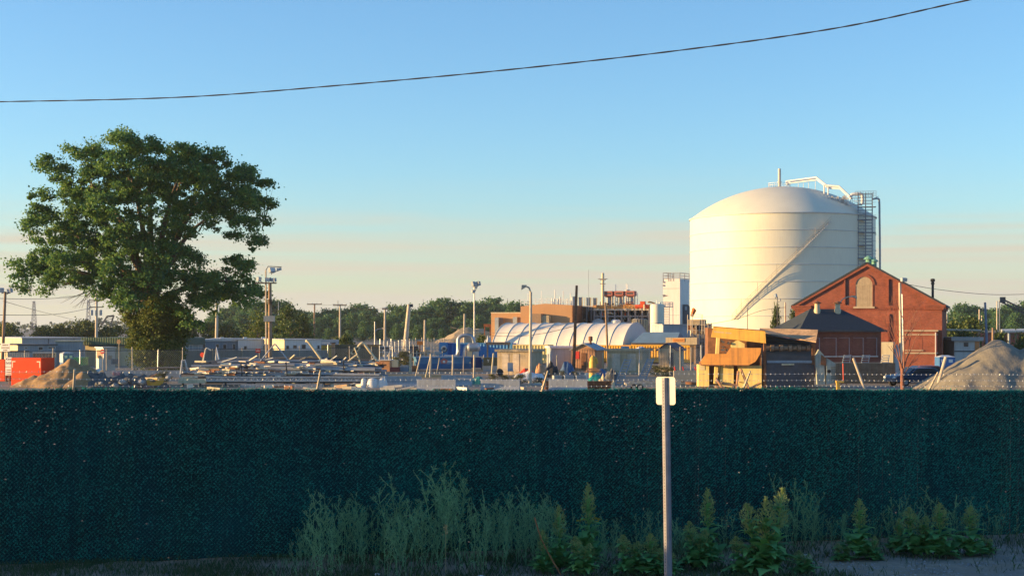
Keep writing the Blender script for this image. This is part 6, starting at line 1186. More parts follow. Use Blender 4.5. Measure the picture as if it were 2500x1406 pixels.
def car(label, px, Y, rz, mat, L_=4.4):
    k_ = K(px, Y); t = thing('parked_car', label, 'car', k_.loc, rz); b = MB(); h = L_ / 2
    prof = [(-h, .35), (h, .35), (h, .62), (h * .96, .80), (h * .45, .93), (h * .15, 1.38), (-h * .55, 1.40), (-h * .85, .98), (-h, .9)]; b.prism(prof, -.85, .85); b.build('body', mat, t, False, .06)
    for y_, nm in ((-.86, 'side_window'), (.855, 'side_window')): MB().prism([(h * .36, .95), (h * .13, 1.32), (-h * .5, 1.33), (-h * .72, .98)], y_, y_ + .01).build(nm, m_glass, t)
    b = MB(); b.add([(h * .445, -.72, .96), (h * .445, .72, .96), (h * .175, .66, 1.36), (h * .175, -.66, 1.36)], [(0, 1, 2, 3)]); o_ = b.build('windscreen', m_glass, t); o_.location = (.03, 0, .02)
    for sx_ in (-h * .62, h * .62):
        for sy_ in (-.8, .8): w_ = MB(); w_.tube([(sx_, sy_ - .1, .32), (sx_, sy_ + .1, .32)], .32, 16); wo = w_.build('wheel', m_black, t, True); MB().tube([(sx_, sy_ - .115, .32), (sx_, sy_ + .115, .32)], .18, 10).build('rim', m_galv, wo)
    for sy_ in (-.6, .6): MB().box(h - .06, h + .015, sy_ - .16, sy_ + .16, .62, .74).build('headlight', m_white, t); MB().box(-h - .015, -h + .05, sy_ - .15, sy_ + .15, .7, .86).build('tail_light', m_red, t)
    return t
car('dark blue parked car seen over the fence beside the bare shrub', 2232, 112, R_(200), M('car_blue', (.02, .05, .10), .25, .1, 2, spec=.6)); car('dark red parked car behind the blue car', 2246, 117.5, R_(186), M('car_red', (.22, .02, .02), .3, .1, 2, spec=.6))
# ------------------------------------------------------------------ far right: pipe racks, low walls
k_ = K(2355, 190); t = thing('pipe_rack', 'thin tan pipe on short legs right of the gabled building', 'pipe', k_.loc); MB().tube([k_.p(2290, 805), k_.p(2395, 806.5)], .13, 8).build('pipe', m_palepole, t, True); [MB().box(k_.x(q) - .08, k_.x(q) + .08, -.1, .1, 0, k_.z(806)).build('leg', m_pole, t) for q in (2310, 2350, 2390)]
k_ = K(2470, 210); t = thing('pipe_rack', 'fat pale pipe with a bent end running off the right edge', 'pipe', k_.loc); MB().tube([k_.p(2445, 808), k_.p(2560, 806)], .28, 10).build('pipe', m_white, t, True); MB().tube(smooth_path([k_.p(2444, 806), k_.p(2459, 806), k_.p(2463, 812), k_.p(2463, 872)], 14), .16, 8).build('riser', m_grey, t, True); [MB().box(k_.x(q) - .1, k_.x(q) + .1, -.1, .1, 0, k_.z(808)).build('leg', m_pole, t) for q in (2480, 2520)]
t, L_, zt_ = block('far_wall', 'long reddish brick wall behind the gravel pile', 'wall', 2380, 2620, 0, 230, 812, .6, m_brick_d, m_stone, .15); t, L_, zt_ = block('far_wall', 'pale low quay wall under the far trees at right', 'wall', 2370, 2640, 0, 330, 806, .8, m_stone); pile('sand_mound', 'low tan sand mound before the wood left of the tan building', [(1140, 4.9, 9, 0), (1170, 4.6, 8, 3)], 430, 1060, 1260, 12, M('tan_sand', (.34, .27, .18), .95, .2, .3), 41, .3, 1.0)
# ------------------------------------------------------------------ vegetation
def quads(C, S, rng, asp=1.5, up=.0):
    n = len(C); d = rng.normal(0, 1, (n, 3)); d[:, 2] += up; d /= np.linalg.norm(d, axis=1)[:, None]
    e = np.cross(d, rng.normal(0, 1, (n, 3))); e /= np.linalg.norm(e, axis=1)[:, None]; S = np.broadcast_to(np.asarray(S, float), (n,))[:, None]
    a = C - d * S * asp * .5; b_ = C + d * S * asp * .5; m_ = C + np.cross(d, e) * S * .15
    V = np.stack([a, m_ + e * S * .5, b_, m_ - e * S * .5], 1).reshape(-1, 3); return V, np.arange(n * 4).reshape(-1, 4)
def crown_pts(rng, ells, per_m2, spread, sub):
    """ells: (cx,cy,cz,rx,ry,rz). Leaf sprays gathered round points on and under each shell"""
    out = []
    for (cx, cy, cz, rx, ry, rz) in ells:
        area = 4 * math.pi * ((rx * ry) ** 1.6 / 3 + (rx * rz) ** 1.6 / 3 + (ry * rz) ** 1.6 / 3) ** (1 / 1.6)
        n = max(20, int(area * per_m2)); k = max(3, n // sub)
        u = rng.normal(0, 1, (k, 3)); u /= np.linalg.norm(u, axis=1)[:, None]; u[:, 2] = np.where((u[:, 2] < -.3) & (rng.random(k) < .6), -u[:, 2], u[:, 2])
        c = u * (rng.uniform(.72, 1.06, k) ** 1)[:, None] * [rx, ry, rz] + [cx, cy, cz]
        idx = rng.integers(0, k, n); sg = spread * (1 + .3 * rng.normal(0, 1, k))[idx][:, None]
        p_ = c[idx] + rng.normal(0, 1, (n, 3)) * sg * [1, 1, .62]
        out.append(p_)
    return np.concatenate(out)
m_leaf_big = LEAF('ivy_green_leaves', (.018, .105, .062), (.15, .265, .055), .42); m_leaf_wood = LEAF('wood_leaves', (.020, .095, .055), (.085, .175, .055), .3); m_leaf_lime = LEAF('light_green_leaves', (.060, .105, .012), (.13, .17, .022), .35); m_leaf_far = LEAF('far_wood_leaves', (.05, .085, .065), (.08, .12, .07), .2)
# --- the big ivy clad tree
BY = 143.0; kb = K(385, BY); rng = np.random.default_rng(11)
cl = [(312, 350, 20), (340, 372, 34), (395, 378, 34), (455, 388, 34), (505, 398, 36), (550, 412, 34), (592, 430, 30), (628, 440, 22), (645, 462, 22), (655, 500, 17), (640, 540, 22), (648, 592, 15), (612, 560, 30), (592, 585, 22), (262, 392, 36), (215, 395, 24), (152, 414, 24), (128, 412, 12), (178, 442, 30), (135, 492, 26), (105, 520, 16), (92, 540, 16), (110, 560, 24), (100, 598, 16), (58, 642, 11), (80, 654, 19), (85, 690, 22), (130, 668, 30), (92, 712, 13), (140, 700, 16), (172, 690, 24), (225, 695, 22), (280, 712, 22), (200, 480, 44), (270, 450, 48), (340, 430, 48), (420, 440, 48), (500, 450, 44), (570, 478, 42), (618, 500, 28), (130, 530, 28), (165, 562, 40), (230, 540, 46), (298, 522, 42), (172, 612, 42), (240, 620, 46), (312, 600, 46), (132, 640, 32), (192, 660, 38), (268, 680, 36), (330, 670, 42), (392, 620, 46), (452, 568, 40), (522, 520, 42), (440, 640, 46), (400, 700, 46), (470, 700, 40), (528, 690, 30), (590, 655, 32), (622, 660, 24), (602, 700, 34), (560, 722, 30), (626, 722, 20), (500, 738, 30), (430, 750, 38), (352, 742, 36), (312, 722, 26), (480, 788, 24), (470, 812, 16), (625, 745, 10)]
cl = [c for c in cl if c[:2] not in ((470, 812), (480, 788))] + [(470, 770, 20), (478, 795, 13), (395, 520, 30), (345, 505, 34), (385, 470, 34), (440, 505, 30), (365, 560, 36), (300, 470, 34)]
trunk = [(340, 795, 28), (388, 790, 32), (345, 838, 28), (398, 838, 40), (352, 880, 26), (402, 878, 40), (372, 860, 32), (420, 862, 26), (330, 768, 34), (395, 765, 40), (440, 775, 26), (350, 812, 30), (425, 815, 28)]
el = []; rr = random.Random(9)
for (px, py, r) in cl:
    rx = r / kb.s * .96; off = max(0., 1 - ((px - 350) / 345) ** 2) ** .5 * 7.0
    for sgn, f in ((-1, rr.uniform(.25, 1)), (1, rr.uniform(.2, 1))):
        if sgn > 0 and rr.random() < .5: continue
        el.append((kb.x(px) + (rr.uniform(-.4, .4) if sgn > 0 else 0), sgn * off * f, kb.z(py), rx, rx * rr.uniform(.85, 1.2), rx * .86))
et = [(kb.x(px), rr.choice((-1, 1)) * rr.uniform(.3, .9), kb.z(py), 1.08 * r / kb.s, r / kb.s, r / kb.s) for (px, py, r) in trunk]
big = thing('big_tree', 'huge spreading green tree with an ivy clad trunk at the left of the yard', 'tree', kb.loc)
C1 = crown_pts(rng, el, 74.0, .31, 90); V1, Q1 = quads(C1, rng.uniform(.10, .25, len(C1)), rng, 1.35, .2)
np_obj('crown', V1, Q1, m_leaf_big, big)
C2 = crown_pts(rng, et, 190, .24, 50); C2 = C2[C2[:, 2] > .05]; V2, Q2 = quads(C2, rng.uniform(.09, .2, len(C2)), rng, 1.35, .2); np_obj('trunk_ivy', V2, Q2, LEAF('trunk_ivy_leaves', (.035, .085, .030), (.15, .18, .035), .3), big)
tk = MB(); base = (0, 0, -.2); fork = (kb.x(372), 0, kb.z(742)); tk.tube(smooth_path([base, (kb.x(383), 0, kb.z(830)), fork], 10), [.75 - .03 * i for i in range(10)], 10)
limbs = [(180, 640, -2), (120, 560, 1), (210, 440, 0), (300, 400, 1), (370, 410, -1.5), (440, 420, 1), (540, 450, 0), (600, 690, 0), (470, 560, -2), (330, 560, 2), (70, 655, -.5), (250, 540, -2.5), (520, 520, 2)]
for (px, py, d) in limbs:
    e = (kb.x(px), d, kb.z(py)); m1 = (fork[0] + (e[0] - fork[0]) * .35, d * .3, fork[2] + (e[2] - fork[2]) * .5 + .5); m2 = (fork[0] + (e[0] - fork[0]) * .7, d * .7, fork[2] + (e[2] - fork[2]) * .82 + .5)
    tk.tube(smooth_path([fork, m1, m2, e], 9), [.36, .32, .28, .24, .2, .16, .12, .08, .04], 7)
    for _ in range(3):
        f = rr.uniform(.4, .9); s = tuple(m1[i] + (e[i] - m1[i]) * f for i in range(3)); tk.tube([s, (s[0] + rr.uniform(-1.5, 1.5), s[1] + rr.uniform(-1, 1), s[2] + rr.uniform(-.4, 1.6))], [.08, .02], 5)
for (x0_, y0_, x1_, y1_) in ((230, 705, 195, 745), (232, 705, 160, 735), (180, 690, 132, 700), (285, 715, 215, 745), (640, 560, 662, 470), (220, 370, 215, 350), (515, 385, 517, 360)):
    for j in range(4): tk.tube([kb.p(x0_, y0_), kb.p((x0_ + x1_) / 2 + rr.uniform(-6, 6), (y0_ + y1_) / 2 + rr.uniform(-4, 4)), kb.p(x1_ + rr.uniform(-22, 22), y1_ + rr.uniform(-12, 12))], [.05, .03, .012], 4)
tk.build('trunk', m_bark, big, True)
# --- tree variants for the woods
def tree_proto(name, label, h, w, seed, mat, leaf, dens, group, loc, low=.12, shape='round', trunk_r=.3):
    rng = np.random.default_rng(seed); rr = random.Random(seed); el = []
    n = 15
    for i in range(n):
        f = (i + .5) / n; z = h * (low + (1 - low) * f * .95)
        pr = math.sin(math.pi * min(1, .22 + f * .74)) ** .7 if shape == 'round' else (1 - f) ** .65 + .12
        ang = rr.uniform(0, 6.28); rad = w * .5 * pr * rr.uniform(.2, .72); r0 = w * .5 * rr.uniform(.3, .46) * (.6 + .5 * pr)
        el.append((rad * math.cos(ang), rad * math.sin(ang), min(z, h - r0 * .75), r0, r0, r0 * .78))
    if shape == 'round': el.append((0, 0, h - w * .16, w * .22, w * .22, w * .16))
    t = thing(name, label, 'tree', loc, 0, group)
    C = crown_pts(rng, el, dens, leaf * 1.5, 26); V, Q = quads(C, rng.uniform(.65, 1.3, len(C)) * leaf, rng, 1.3, .3); np_obj('crown', V, Q, mat, t)
    k = MB(); k.tube([(0, 0, -.2), (.1, 0, h * .45), (0, .1, h * .8)], [trunk_r, trunk_r * .7, trunk_r * .25], 7)
    for i in range(5): a_ = rr.uniform(0, 6.28); k.tube([(0, 0, h * (.25 + .09 * i)), (math.cos(a_) * w * .3, math.sin(a_) * w * .3, h * (.45 + .09 * i))], [trunk_r * .45, .05], 5)
    k.build('trunk', m_bark, t, True); return t
far = (0, -400, -60)
WL = 'rounded dark green tree in the dense wood between the trailers and the plant'
protos = []
def place(pr, loc, s, label=None, group=None, rot=None, zs=1.0):
    return dup(pr, loc, rot if rot is not None else rr.uniform(0, 6.28), (s, s, s * zs), label, group)
outline = [(520, 772), (540, 764), (560, 752), (590, 745), (620, 741), (650, 739), (680, 741), (712, 748), (735, 764), (755, 772), (775, 765), (795, 755), (815, 752), (845, 756), (868, 752), (890, 751), (910, 756), (930, 768), (950, 757), (975, 750), (1000, 747), (1025, 752), (1048, 744), (1070, 739), (1100, 738), (1128, 744), (1150, 758), (1170, 746), (1190, 738), (1212, 741), (1235, 752), (1252, 745), (1272, 742), (1290, 750)]
first = True; WH = 13.0
for j in range(5): protos.append(None)
def wood(px, top, Y, grp, label):
    global protos
    s_px = F / Y; h = EYE + (HY - top) / s_px; i = rr.randrange(5); loc = (PX(px, Y), Y, 0)
    if protos[i] is None:
        protos[i] = tree_proto('wood_tree', label, WH, WH * rr.uniform(.66, .9), 100 + i, m_leaf_wood, .62, 4.4, grp, loc); protos[i].scale = (h / WH,) * 3
    else:
        s = h / WH; place(protos[i], loc, s * rr.uniform(.95, 1.15), label, grp, None, 1.0 / rr.uniform(.98, 1.1))
for i in range(len(outline) - 1):
    (x0, y0), (x1, y1) = outline[i], outline[i + 1]
    wood((x0 + x1) / 2 + rr.uniform(-5, 5), (y0 + y1) / 2 + rr.uniform(-3, 3), rr.uniform(545, 590), 'trees of the dense wood', WL)
for px in range(525, 1290, 31): wood(px + rr.uniform(-9, 9), rr.uniform(768, 783), rr.uniform(500, 535), 'trees of the dense wood', WL)
for px in range(530, 1200, 40): wood(px + rr.uniform(-12, 12), rr.uniform(790, 806), rr.uniform(440, 485), 'trees of the dense wood', WL)
RL = 'rounded tree in the wood on the right horizon behind the gravel pile'
for px, top in ((2312, 768), (2330, 757), (2350, 752), (2368, 743), (2385, 758), (2402, 764), (2420, 762), (2440, 772), (2457, 747), (2472, 745), (2490, 748), (2508, 742), (2530, 745), (2300, 775), (2345, 775), (2380, 778), (2415, 780), (2445, 778), (2480, 772), (2515, 772)):
    wood(px, top, rr.uniform(560, 620) if top < 770 else rr.uniform(500, 540), 'trees of the right wood', RL)
# lighter trees and bushes
lime = tree_proto('light_tree', 'airy yellow green tree left of the brown mast', 9.5, 6.2, 300, m_leaf_lime, .34, 8.0, None, (PX(628, 300), 300, 0), .05, 'cone', .14); lime.scale = (1.0, 1.0, (PZ(762, 300)) / 9.5)
for px, top, s, lab in ((612, 788, 1.0, 'low yellow green tree at the far left of the airy one'), (642, 772, .9, 'yellow green tree half behind the brown mast'), ): dup(lime, (PX(px, 305), 305, 0), rr.uniform(0, 6), (s, s, PZ(top, 305) / 9.5), lab)
gr = tree_proto('light_tree', 'bushy bright green tree right of the brown mast', 9.0, 7.0, 310, LEAF('mid_green_leaves', (.03, .075, .014), (.085, .13, .022), .3), .36, 8.0, None, (PX(708, 292), 292, 0), .05, 'round', .16); gr.scale = (.85, .85, PZ(748, 292) / 9)
for px, top, s, lab in ((690, 770, .7, 'lower left companion of the bushy bright green tree'), (733, 768, .75, 'lower right companion of the bushy bright green tree'), (752, 795, .6, 'small green bush right of the bushy bright tree')): dup(gr, (PX(px, 296), 296, 0), rr.uniform(0, 6), (s, s, PZ(top, 296) / 9), lab)
bush = tree_proto('green_bush', 'low green bush on the skyline above the left trailers', 4.5, 6.0, 320, LEAF('bush_leaves', (.035, .075, .018), (.10, .13, .03), .3), .30, 9.0, 'bushes above the left trailers', (PX(20, 300), 300, 0), .02, 'round', .1); bush.scale = (1, 1, PZ(795, 300) / 4.5)
for px, top in ((-15, 798), (45, 800), (70, 790), (100, 802), (120, 794), (143, 785), (160, 800), (185, 803), (205, 798), (228, 802), (255, 796), (280, 800), (300, 792), (320, 797), (455, 770), (490, 775), (505, 790), (545, 792), (575, 798)):
    dup(bush, (PX(px, rr.uniform(285, 330)), 305, 0), rr.uniform(0, 6), (rr.uniform(.7, 1.2),) * 2 + (PZ(top, 305) / 4.5,), 'low green bush on the skyline above the left trailers')
for px, top, Y, s, lab in ((848, 818, 215, .45, 'round green bush at the foot of the right T shaped pole'), (820, 826, 225, .4, 'low green bush left of the right T shaped pole foot'), (1172, 818, 205, .4, 'green bush at the left end of the white tent'), (2355, 779, 205, 1.15, 'broad bright green bush right of the gabled building'), (2330, 790, 200, .7, 'left lobe of bright green bush against the gabled building'), (2345, 812, 185, .7, 'shaded bush below the thin tan pipe'), (2440, 815, 140, .35, 'yellowish bush above the gravel pile left of the bent pipe'), (2492, 820, 140, .4, 'yellowish bush above the gravel pile at the right edge'), (1895, 752, 215, .30, 'thin small tree before the tank foot'), (1940, 760, 200, .3, 'small tree behind the left eave of the hip roof')):
    dup(bush, (PX(px, Y), Y, 0), rr.uniform(0, 6), (s, s, PZ(top, Y) / 4.5), lab, 'scattered bushes')
sh = tree_proto('weed_shrub', 'olive shrub among the racks left of the blue skip', 1.9, 2.2, 330, LEAF('olive_weed_leaves', (.06, .075, .022), (.13, .13, .05), .3), .10, 40, 'weed shrubs in the yard', (PX(985, 163), 163, 0), .02, 'round', .04)
for px, top, by, s, lab in ((1015, 848, 885, .9, 'olive shrub under the small orange box'), (1040, 856, 880, .8, 'olive shrub behind the left part of the blue skip'), (965, 870, 900, .8, 'olive shrub by the cream louvred cabinet'), (1270, 912, 940, .7, 'green weed clump left of the pale lamp post foot'), (1315, 920, 940, .6, 'green weed clump right of the pale lamp post foot'), (1230, 915, 928, .6, 'weeds behind the barrier left of the lamp post'), (1200, 912, 928, .5, 'weeds before the dark olive box'), (1372, 903, 930, .4, 'weed tuft by the middle grey block'), (1402, 905, 930, .4, 'weed tuft by the rightmost grey block'), (1600, 890, 918, .9, 'dark green weeds below the gabled hut'), (1630, 894, 920, .9, 'green weeds left of the barrier with red pegs'), (1665, 908, 924, .8, 'weeds before the barrier with red pegs'), (1690, 910, 926, .6, 'weeds left of the screening machine'), (2245, 893, 925, .7, 'yellowish shrub left of the second portable toilet'), (2278, 897, 925, .6, 'yellowish shrub at the foot of the annex'), (2262, 905, 930, .6, 'low yellowish shrub behind the blue car'), (398, 905, 935, .7, 'shrub at the foot of the big tree')):
    Y = 4.4 * F / (by - 800); dup(sh, (PX(px, Y), Y, 0), rr.uniform(0, 6), (s, s, PZ(top, Y) / 1.9), lab, 'weed shrubs in the yard')
# far wood that reads as one mass
rng = np.random.default_rng(2); el = []
for px in range(-200, 2800, 13):
    Y = 1500 + rng.normal(0, 40); top = 789 + 4.5 * math.sin(px * .021) + rng.normal(0, 2.5); h = EYE + (HY - top) / F * Y; el.append((PX(px, Y), Y, h * .55, 6.5, 5, h * .5))
C = crown_pts(rng, el, .16, 1.3, 20); C = C[C[:, 2] > 0]; V, Q = quads(C, rng.uniform(1.6, 3.2, len(C)), rng, 1.2, .3); o = np_obj('far_wood', V, Q, m_leaf_far, None); tag(o, 'hazy far band of trees along the horizon', 'wood', None, 'stuff')
# --- bare reddish shrub by the cars
kr = K(2204, 105.5); b = MB(); rr = random.Random(44)
def twig(p, d, L, r, depth):
    pts = [p]; q = Vector(p); d = Vector(d).normalized()
    for i in range(5): d = (d + Vector((rr.uniform(-.08, .08), rr.uniform(-.08, .08), .06))).normalized(); q = q + d * L / 5; pts.append(tuple(q))
    b.tube(pts, [r * (1 - .14 * i) for i in range(6)], 5)
    if depth > 0:
        for i in range(rr.choice((2, 3))): f = rr.randint(2, 4); s_ = rr.choice((-1, 1)); twig(pts[f], d + Vector((s_ * rr.uniform(.35, .8), rr.uniform(-.4, .4), 0)), L * rr.uniform(.4, .62), r * .5, depth - 1)
b.tube([(0, 0, -.1), (-.05, 0, .9), (-.02, 0, 1.5)], [.16, .12, .11], 8)
for dx, L, r in ((-.55, 1.9, .045), (-.16, 4.1, .05), (-.08, 4.4, .045), (.02, 4.5, .055), (.12, 4.4, .045), (.30, 3.9, .045), (.55, 3.3, .045), (.85, 1.9, .035)): twig((rr.uniform(-.1, .1), rr.uniform(-.1, .1), rr.uniform(1.0, 1.7)), (dx, rr.uniform(-.15, .15), 1), L * rr.uniform(.9, 1), r, 2)
tag(b.build('bare_shrub', M('reddish_bark', (.26, .11, .07), .8, .3, 3), None, True), 'leafless reddish many stemmed shrub in front of the gabled building', 'shrub', None, None, kr.loc)
# ------------------------------------------------------------------ foreground weeds
m_wisp = LEAF('grey_green_weed', (.075, .22, .125), (.24, .50, .26), .35); m_dock = LEAF('dock_leaves', (.065, .23, .085), (.19, .45, .14), .3); m_spike = LEAF('dock_seed_spike', (.16, .24, .08), (.34, .40, .15), .3)
def wisp_proto(seed, h):
    rng = np.random.default_rng(seed); V = []; A = []; B = []
    def branch(p, d, L, lv):
        d = d / np.linalg.norm(d); n = max(4, int(L / .05)); q = p.copy(); out = []
        for i in range(n):
            d = d + rng.normal(0, .05, 3) + np.array([0, 0, .03]); d /= np.linalg.norm(d); q2 = q + d * L / n; A.append(q.copy()); B.append(q2.copy()); out.append((q2.copy(), d.copy(), (i + 1) / n)); q = q2
        for (q, d, f) in out:
            k = 1 + (rng.random() < .55)
            for _ in range(k):
                ld = d * rng.uniform(.3, 1) + rng.normal(0, .7, 3); ld /= np.linalg.norm(ld); ll = rng.uniform(.03, .06) * (1.25 - .5 * f); s_ = np.cross(ld, rng.normal(0, 1, 3)); s_ /= np.linalg.norm(s_); w = rng.uniform(.003, .006)
                V.extend([q - s_ * w * .3, q + ld * ll * .5 + s_ * w, q + ld * ll, q + ld * ll * .5 - s_ * w])
            if lv < 2 and f > (.25 if lv == 0 else .2) and rng.random() < (.62 if lv == 0 else .25):
                ang = rng.uniform(0, 6.28); sd2 = np.array([math.cos(ang), math.sin(ang), rng.uniform(.6, 1.3)]); branch(q, sd2, L * rng.uniform(.14, .30) * (1.2 - .6 * f), lv + 1)
    for _ in range(rng.integers(1, 4)): branch(np.array([rng.normal(0, .05), rng.normal(0, .05), 0.]), np.array([rng.normal(0, .16), rng.normal(0, .16), 1.]), h * rng.uniform(.75, 1.0), 0)
    V1 = np.array(V); Q1 = np.arange(len(V1)).reshape(-1, 4); V2, Q2 = prism_bars(A, B, .0048); return np.concatenate([V1, V2]), np.concatenate([Q1, Q2 + len(V1)])
rr = random.Random(70)
WW = 'feathery grey green weed growing along the foot of the fence'
wv = []
for s_ in range(6):
    V, Q = wisp_proto(500 + s_, 1.0); o = np_obj('feathery_weed', V, Q, m_wisp, None); tag(o, WW, 'weed', 'feathery weeds along the fence'); wv.append([o, False])
def fence_pt(px, n_front):
    t = line_hit(px); return (FA[0] + fdx * t + fdy * n_front, FA[1] + fdy * t - fdx * n_front)
def top_h(px, py, x, y): return max(.15, EYE + (HY - py) / F * y - ground_z(x, y))
def put_w(px, py, nf):
    x, y = fence_pt(px, nf); px2 = px; h = top_h(px, py, x, y); i = rr.randrange(6); o, used = wv[i]; loc = (PX(px, y), y, ground_z(PX(px, y), y) - .02); s = h * rr.uniform(.95, 1.08)
    if not used: wv[i][1] = True; o.location = loc; o.scale = (s * .65, s * .65, s); o.rotation_euler = (0, 0, rr.uniform(0, 6.28))
    else: c = o.copy(); COL.objects.link(c); c.location = loc; w_ = s * rr.uniform(.6, 1.0); c.scale = (w_, w_, s); c.rotation_euler = (rr.uniform(-.08, .08), rr.uniform(-.08, .08), rr.uniform(0, 6.28))
prof_w = [(650, 1370), (700, 1330), (735, 1280), (765, 1235), (800, 1195), (840, 1200), (880, 1205), (930, 1225), (960, 1200), (1000, 1160), (1030, 1190), (1068, 1150), (1100, 1145), (1150, 1185), (1180, 1195), (1230, 1215), (1265, 1200), (1300, 1190), (1340, 1185), (1380, 1240), (1430, 1270), (1490, 1240), (1540, 1290), (1600, 1270), (1660, 1260), (1700, 1290)]
for i in range(185):
    px = 660 + 1035 * ((i * .61803) % 1); a_ = max(q_ for q_ in range(len(prof_w) - 1) if prof_w[q_][0] <= px); f = (px - prof_w[a_][0]) / (prof_w[a_ + 1][0] - prof_w[a_][0]); py = prof_w[a_][1] + (prof_w[a_ + 1][1] - prof_w[a_][1]) * f
    nf = rr.uniform(.15, 3.0); put_w(px, py + 150 * rr.random() ** 2.2 - 8 + nf * 26 * rr.random(), nf)
for px, py in ((1900, 1180), (1930, 1160), (1950, 1150), (1970, 1200), (1990, 1220), (2010, 1240), (2050, 1230), (2060, 1250), (2080, 1235), (1760, 1260), (1790, 1250), (2190, 1200), (2210, 1210), (2280, 1185), (2310, 1180), (2340, 1190), (2380, 1205), (2410, 1200), (2420, 1240), (2480, 1250), (2130, 1250), (2440, 1225), (1650, 1260), (1665, 1290), (1680, 1275), (1745, 1290), (1775, 1235), (1790, 1300), (1920, 1220), (1940, 1250), (1960, 1215), (1985, 1260), (2005, 1280), (2030, 1265), (2070, 1280), (2095, 1260), (2120, 1275), (2150, 1255), (2170, 1240), (2230, 1225), (2260, 1240), (2325, 1215), (2350, 1230), (2395, 1240), (2430, 1260), (2460, 1290), (1480, 1230), (1515, 1255), (1560, 1245), (1600, 1235), (1620, 1260)): put_w(px, py + rr.uniform(0, 20), rr.uniform(.15, 1.1))
# dock plants: broad leaves below, dense spikes above
def dock_proto(seed, spikes, w):
    rng = np.random.default_rng(seed); V = []; Q = []; SPK = []; A = []; B = []
    def leaf(p, d, L, wd):
        d = d / np.linalg.norm(d); sd2 = np.cross(d, [0, 0, 1.]); sd2 /= np.linalg.norm(sd2); o = len(V); n = 5; drp = rng.uniform(.25, .8)
        for i in range(n + 1):
            f = i / n; c = p + d * L * f + np.array([0, 0, -drp * L * f * f]); ww = wd * math.sin(math.pi * min(.97, .12 + .86 * f)) * (1 + .15 * math.sin(f * 17 + seed)); lift = np.array([0, 0, .18 * ww]); V.extend([c - sd2 * ww + lift, c, c + sd2 * ww + lift])
        for i in range(n): Q.append((o + 3 * i, o + 3 * i + 1, o + 3 * i + 4, o + 3 * i + 3)); Q.append((o + 3 * i + 1, o + 3 * i + 2, o + 3 * i + 5, o + 3 * i + 4))
    for i in range(34): a_ = rng.uniform(0, 6.28); leaf(np.array([rng.normal(0, .05), rng.normal(0, .05), rng.uniform(.05, .3)]), np.array([math.cos(a_), math.sin(a_), rng.uniform(.5, 1.9)]), rng.uniform(.28, .5), rng.uniform(.06, .11))
    for (bx, ln, h) in spikes:
        p0 = np.array([bx * .3, rng.normal(0, .05), .0]); p1 = np.array([bx, rng.normal(0, .05), h]); A.append(p0); B.append(p1)
        for i in range(40): f = rng.uniform(.08, .78); a_ = rng.uniform(0, 6.28); leaf(p0 + (p1 - p0) * f, np.array([math.cos(a_), math.sin(a_), rng.uniform(.4, 1.2)]), rng.uniform(.22, .40) * (1.15 - .8 * f), rng.uniform(.04, .075) * (1.2 - .7 * f))
        SV = []; SQ = []; SPK.append((SV, SQ)); pb = p0 + (p1 - p0) * (1 - ln / h); e_ = np.array([.008, 0, 0])
        for e_ in (np.array([.007, 0, 0]), np.array([0, .007, 0])): o = len(SV); SV.extend([pb - e_, pb + e_, p1 + e_ * .5, p1 - e_ * .5]); SQ.append((o, o + 1, o + 2, o + 3))
        for i in range(int(900 * ln)):
            f = 1 - ln / h * rng.uniform(0, 1) ** .8; c = p0 + (p1 - p0) * f; rad = w * .10 * min(1, (1 - f) * h / ln * 1.6 + .12) * rng.uniform(.3, 1.15); a_ = rng.uniform(0, 6.28); c = c + np.array([math.cos(a_) * rad, math.sin(a_) * rad, rad * .9])
            d = np.array([math.cos(a_), math.sin(a_), rng.uniform(.5, 2)]); d /= np.linalg.norm(d); e = np.cross(d, rng.normal(0, 1, 3)); e /= np.linalg.norm(e); s_ = rng.uniform(.010, .026); o = len(SV); SV.extend([c - d * s_, c + e * s_ * .4, c + d * s_, c - e * s_ * .4]); SQ.append((o, o + 1, o + 2, o + 3))
    V2, Q2 = prism_bars(A, B, .007); V1 = np.array(V); return np.concatenate([V1, V2]), np.concatenate([np.array(Q), Q2 + len(V1)]), SPK
dps = []
for i, (sp, lab) in enumerate((([(0, .5, 1.0)], 'one'), ([(-.12, .45, .95), (.14, .4, .78)], 'two'), ([(-.2, .4, .82), (0, .5, .9), (.2, .5, 1.0)], 'three'))):
    V, Q, SPK_ = dock_proto(800 + i, sp, 1.0); t = thing('dock_plant', 'x', 'plant', (0, 0, 0)); np_obj('leaves', V, Q, m_dock, t); [np_obj('seed_spike', SV, SQ, m_spike, t) for SV, SQ in SPK_]; dps.append([t, False])
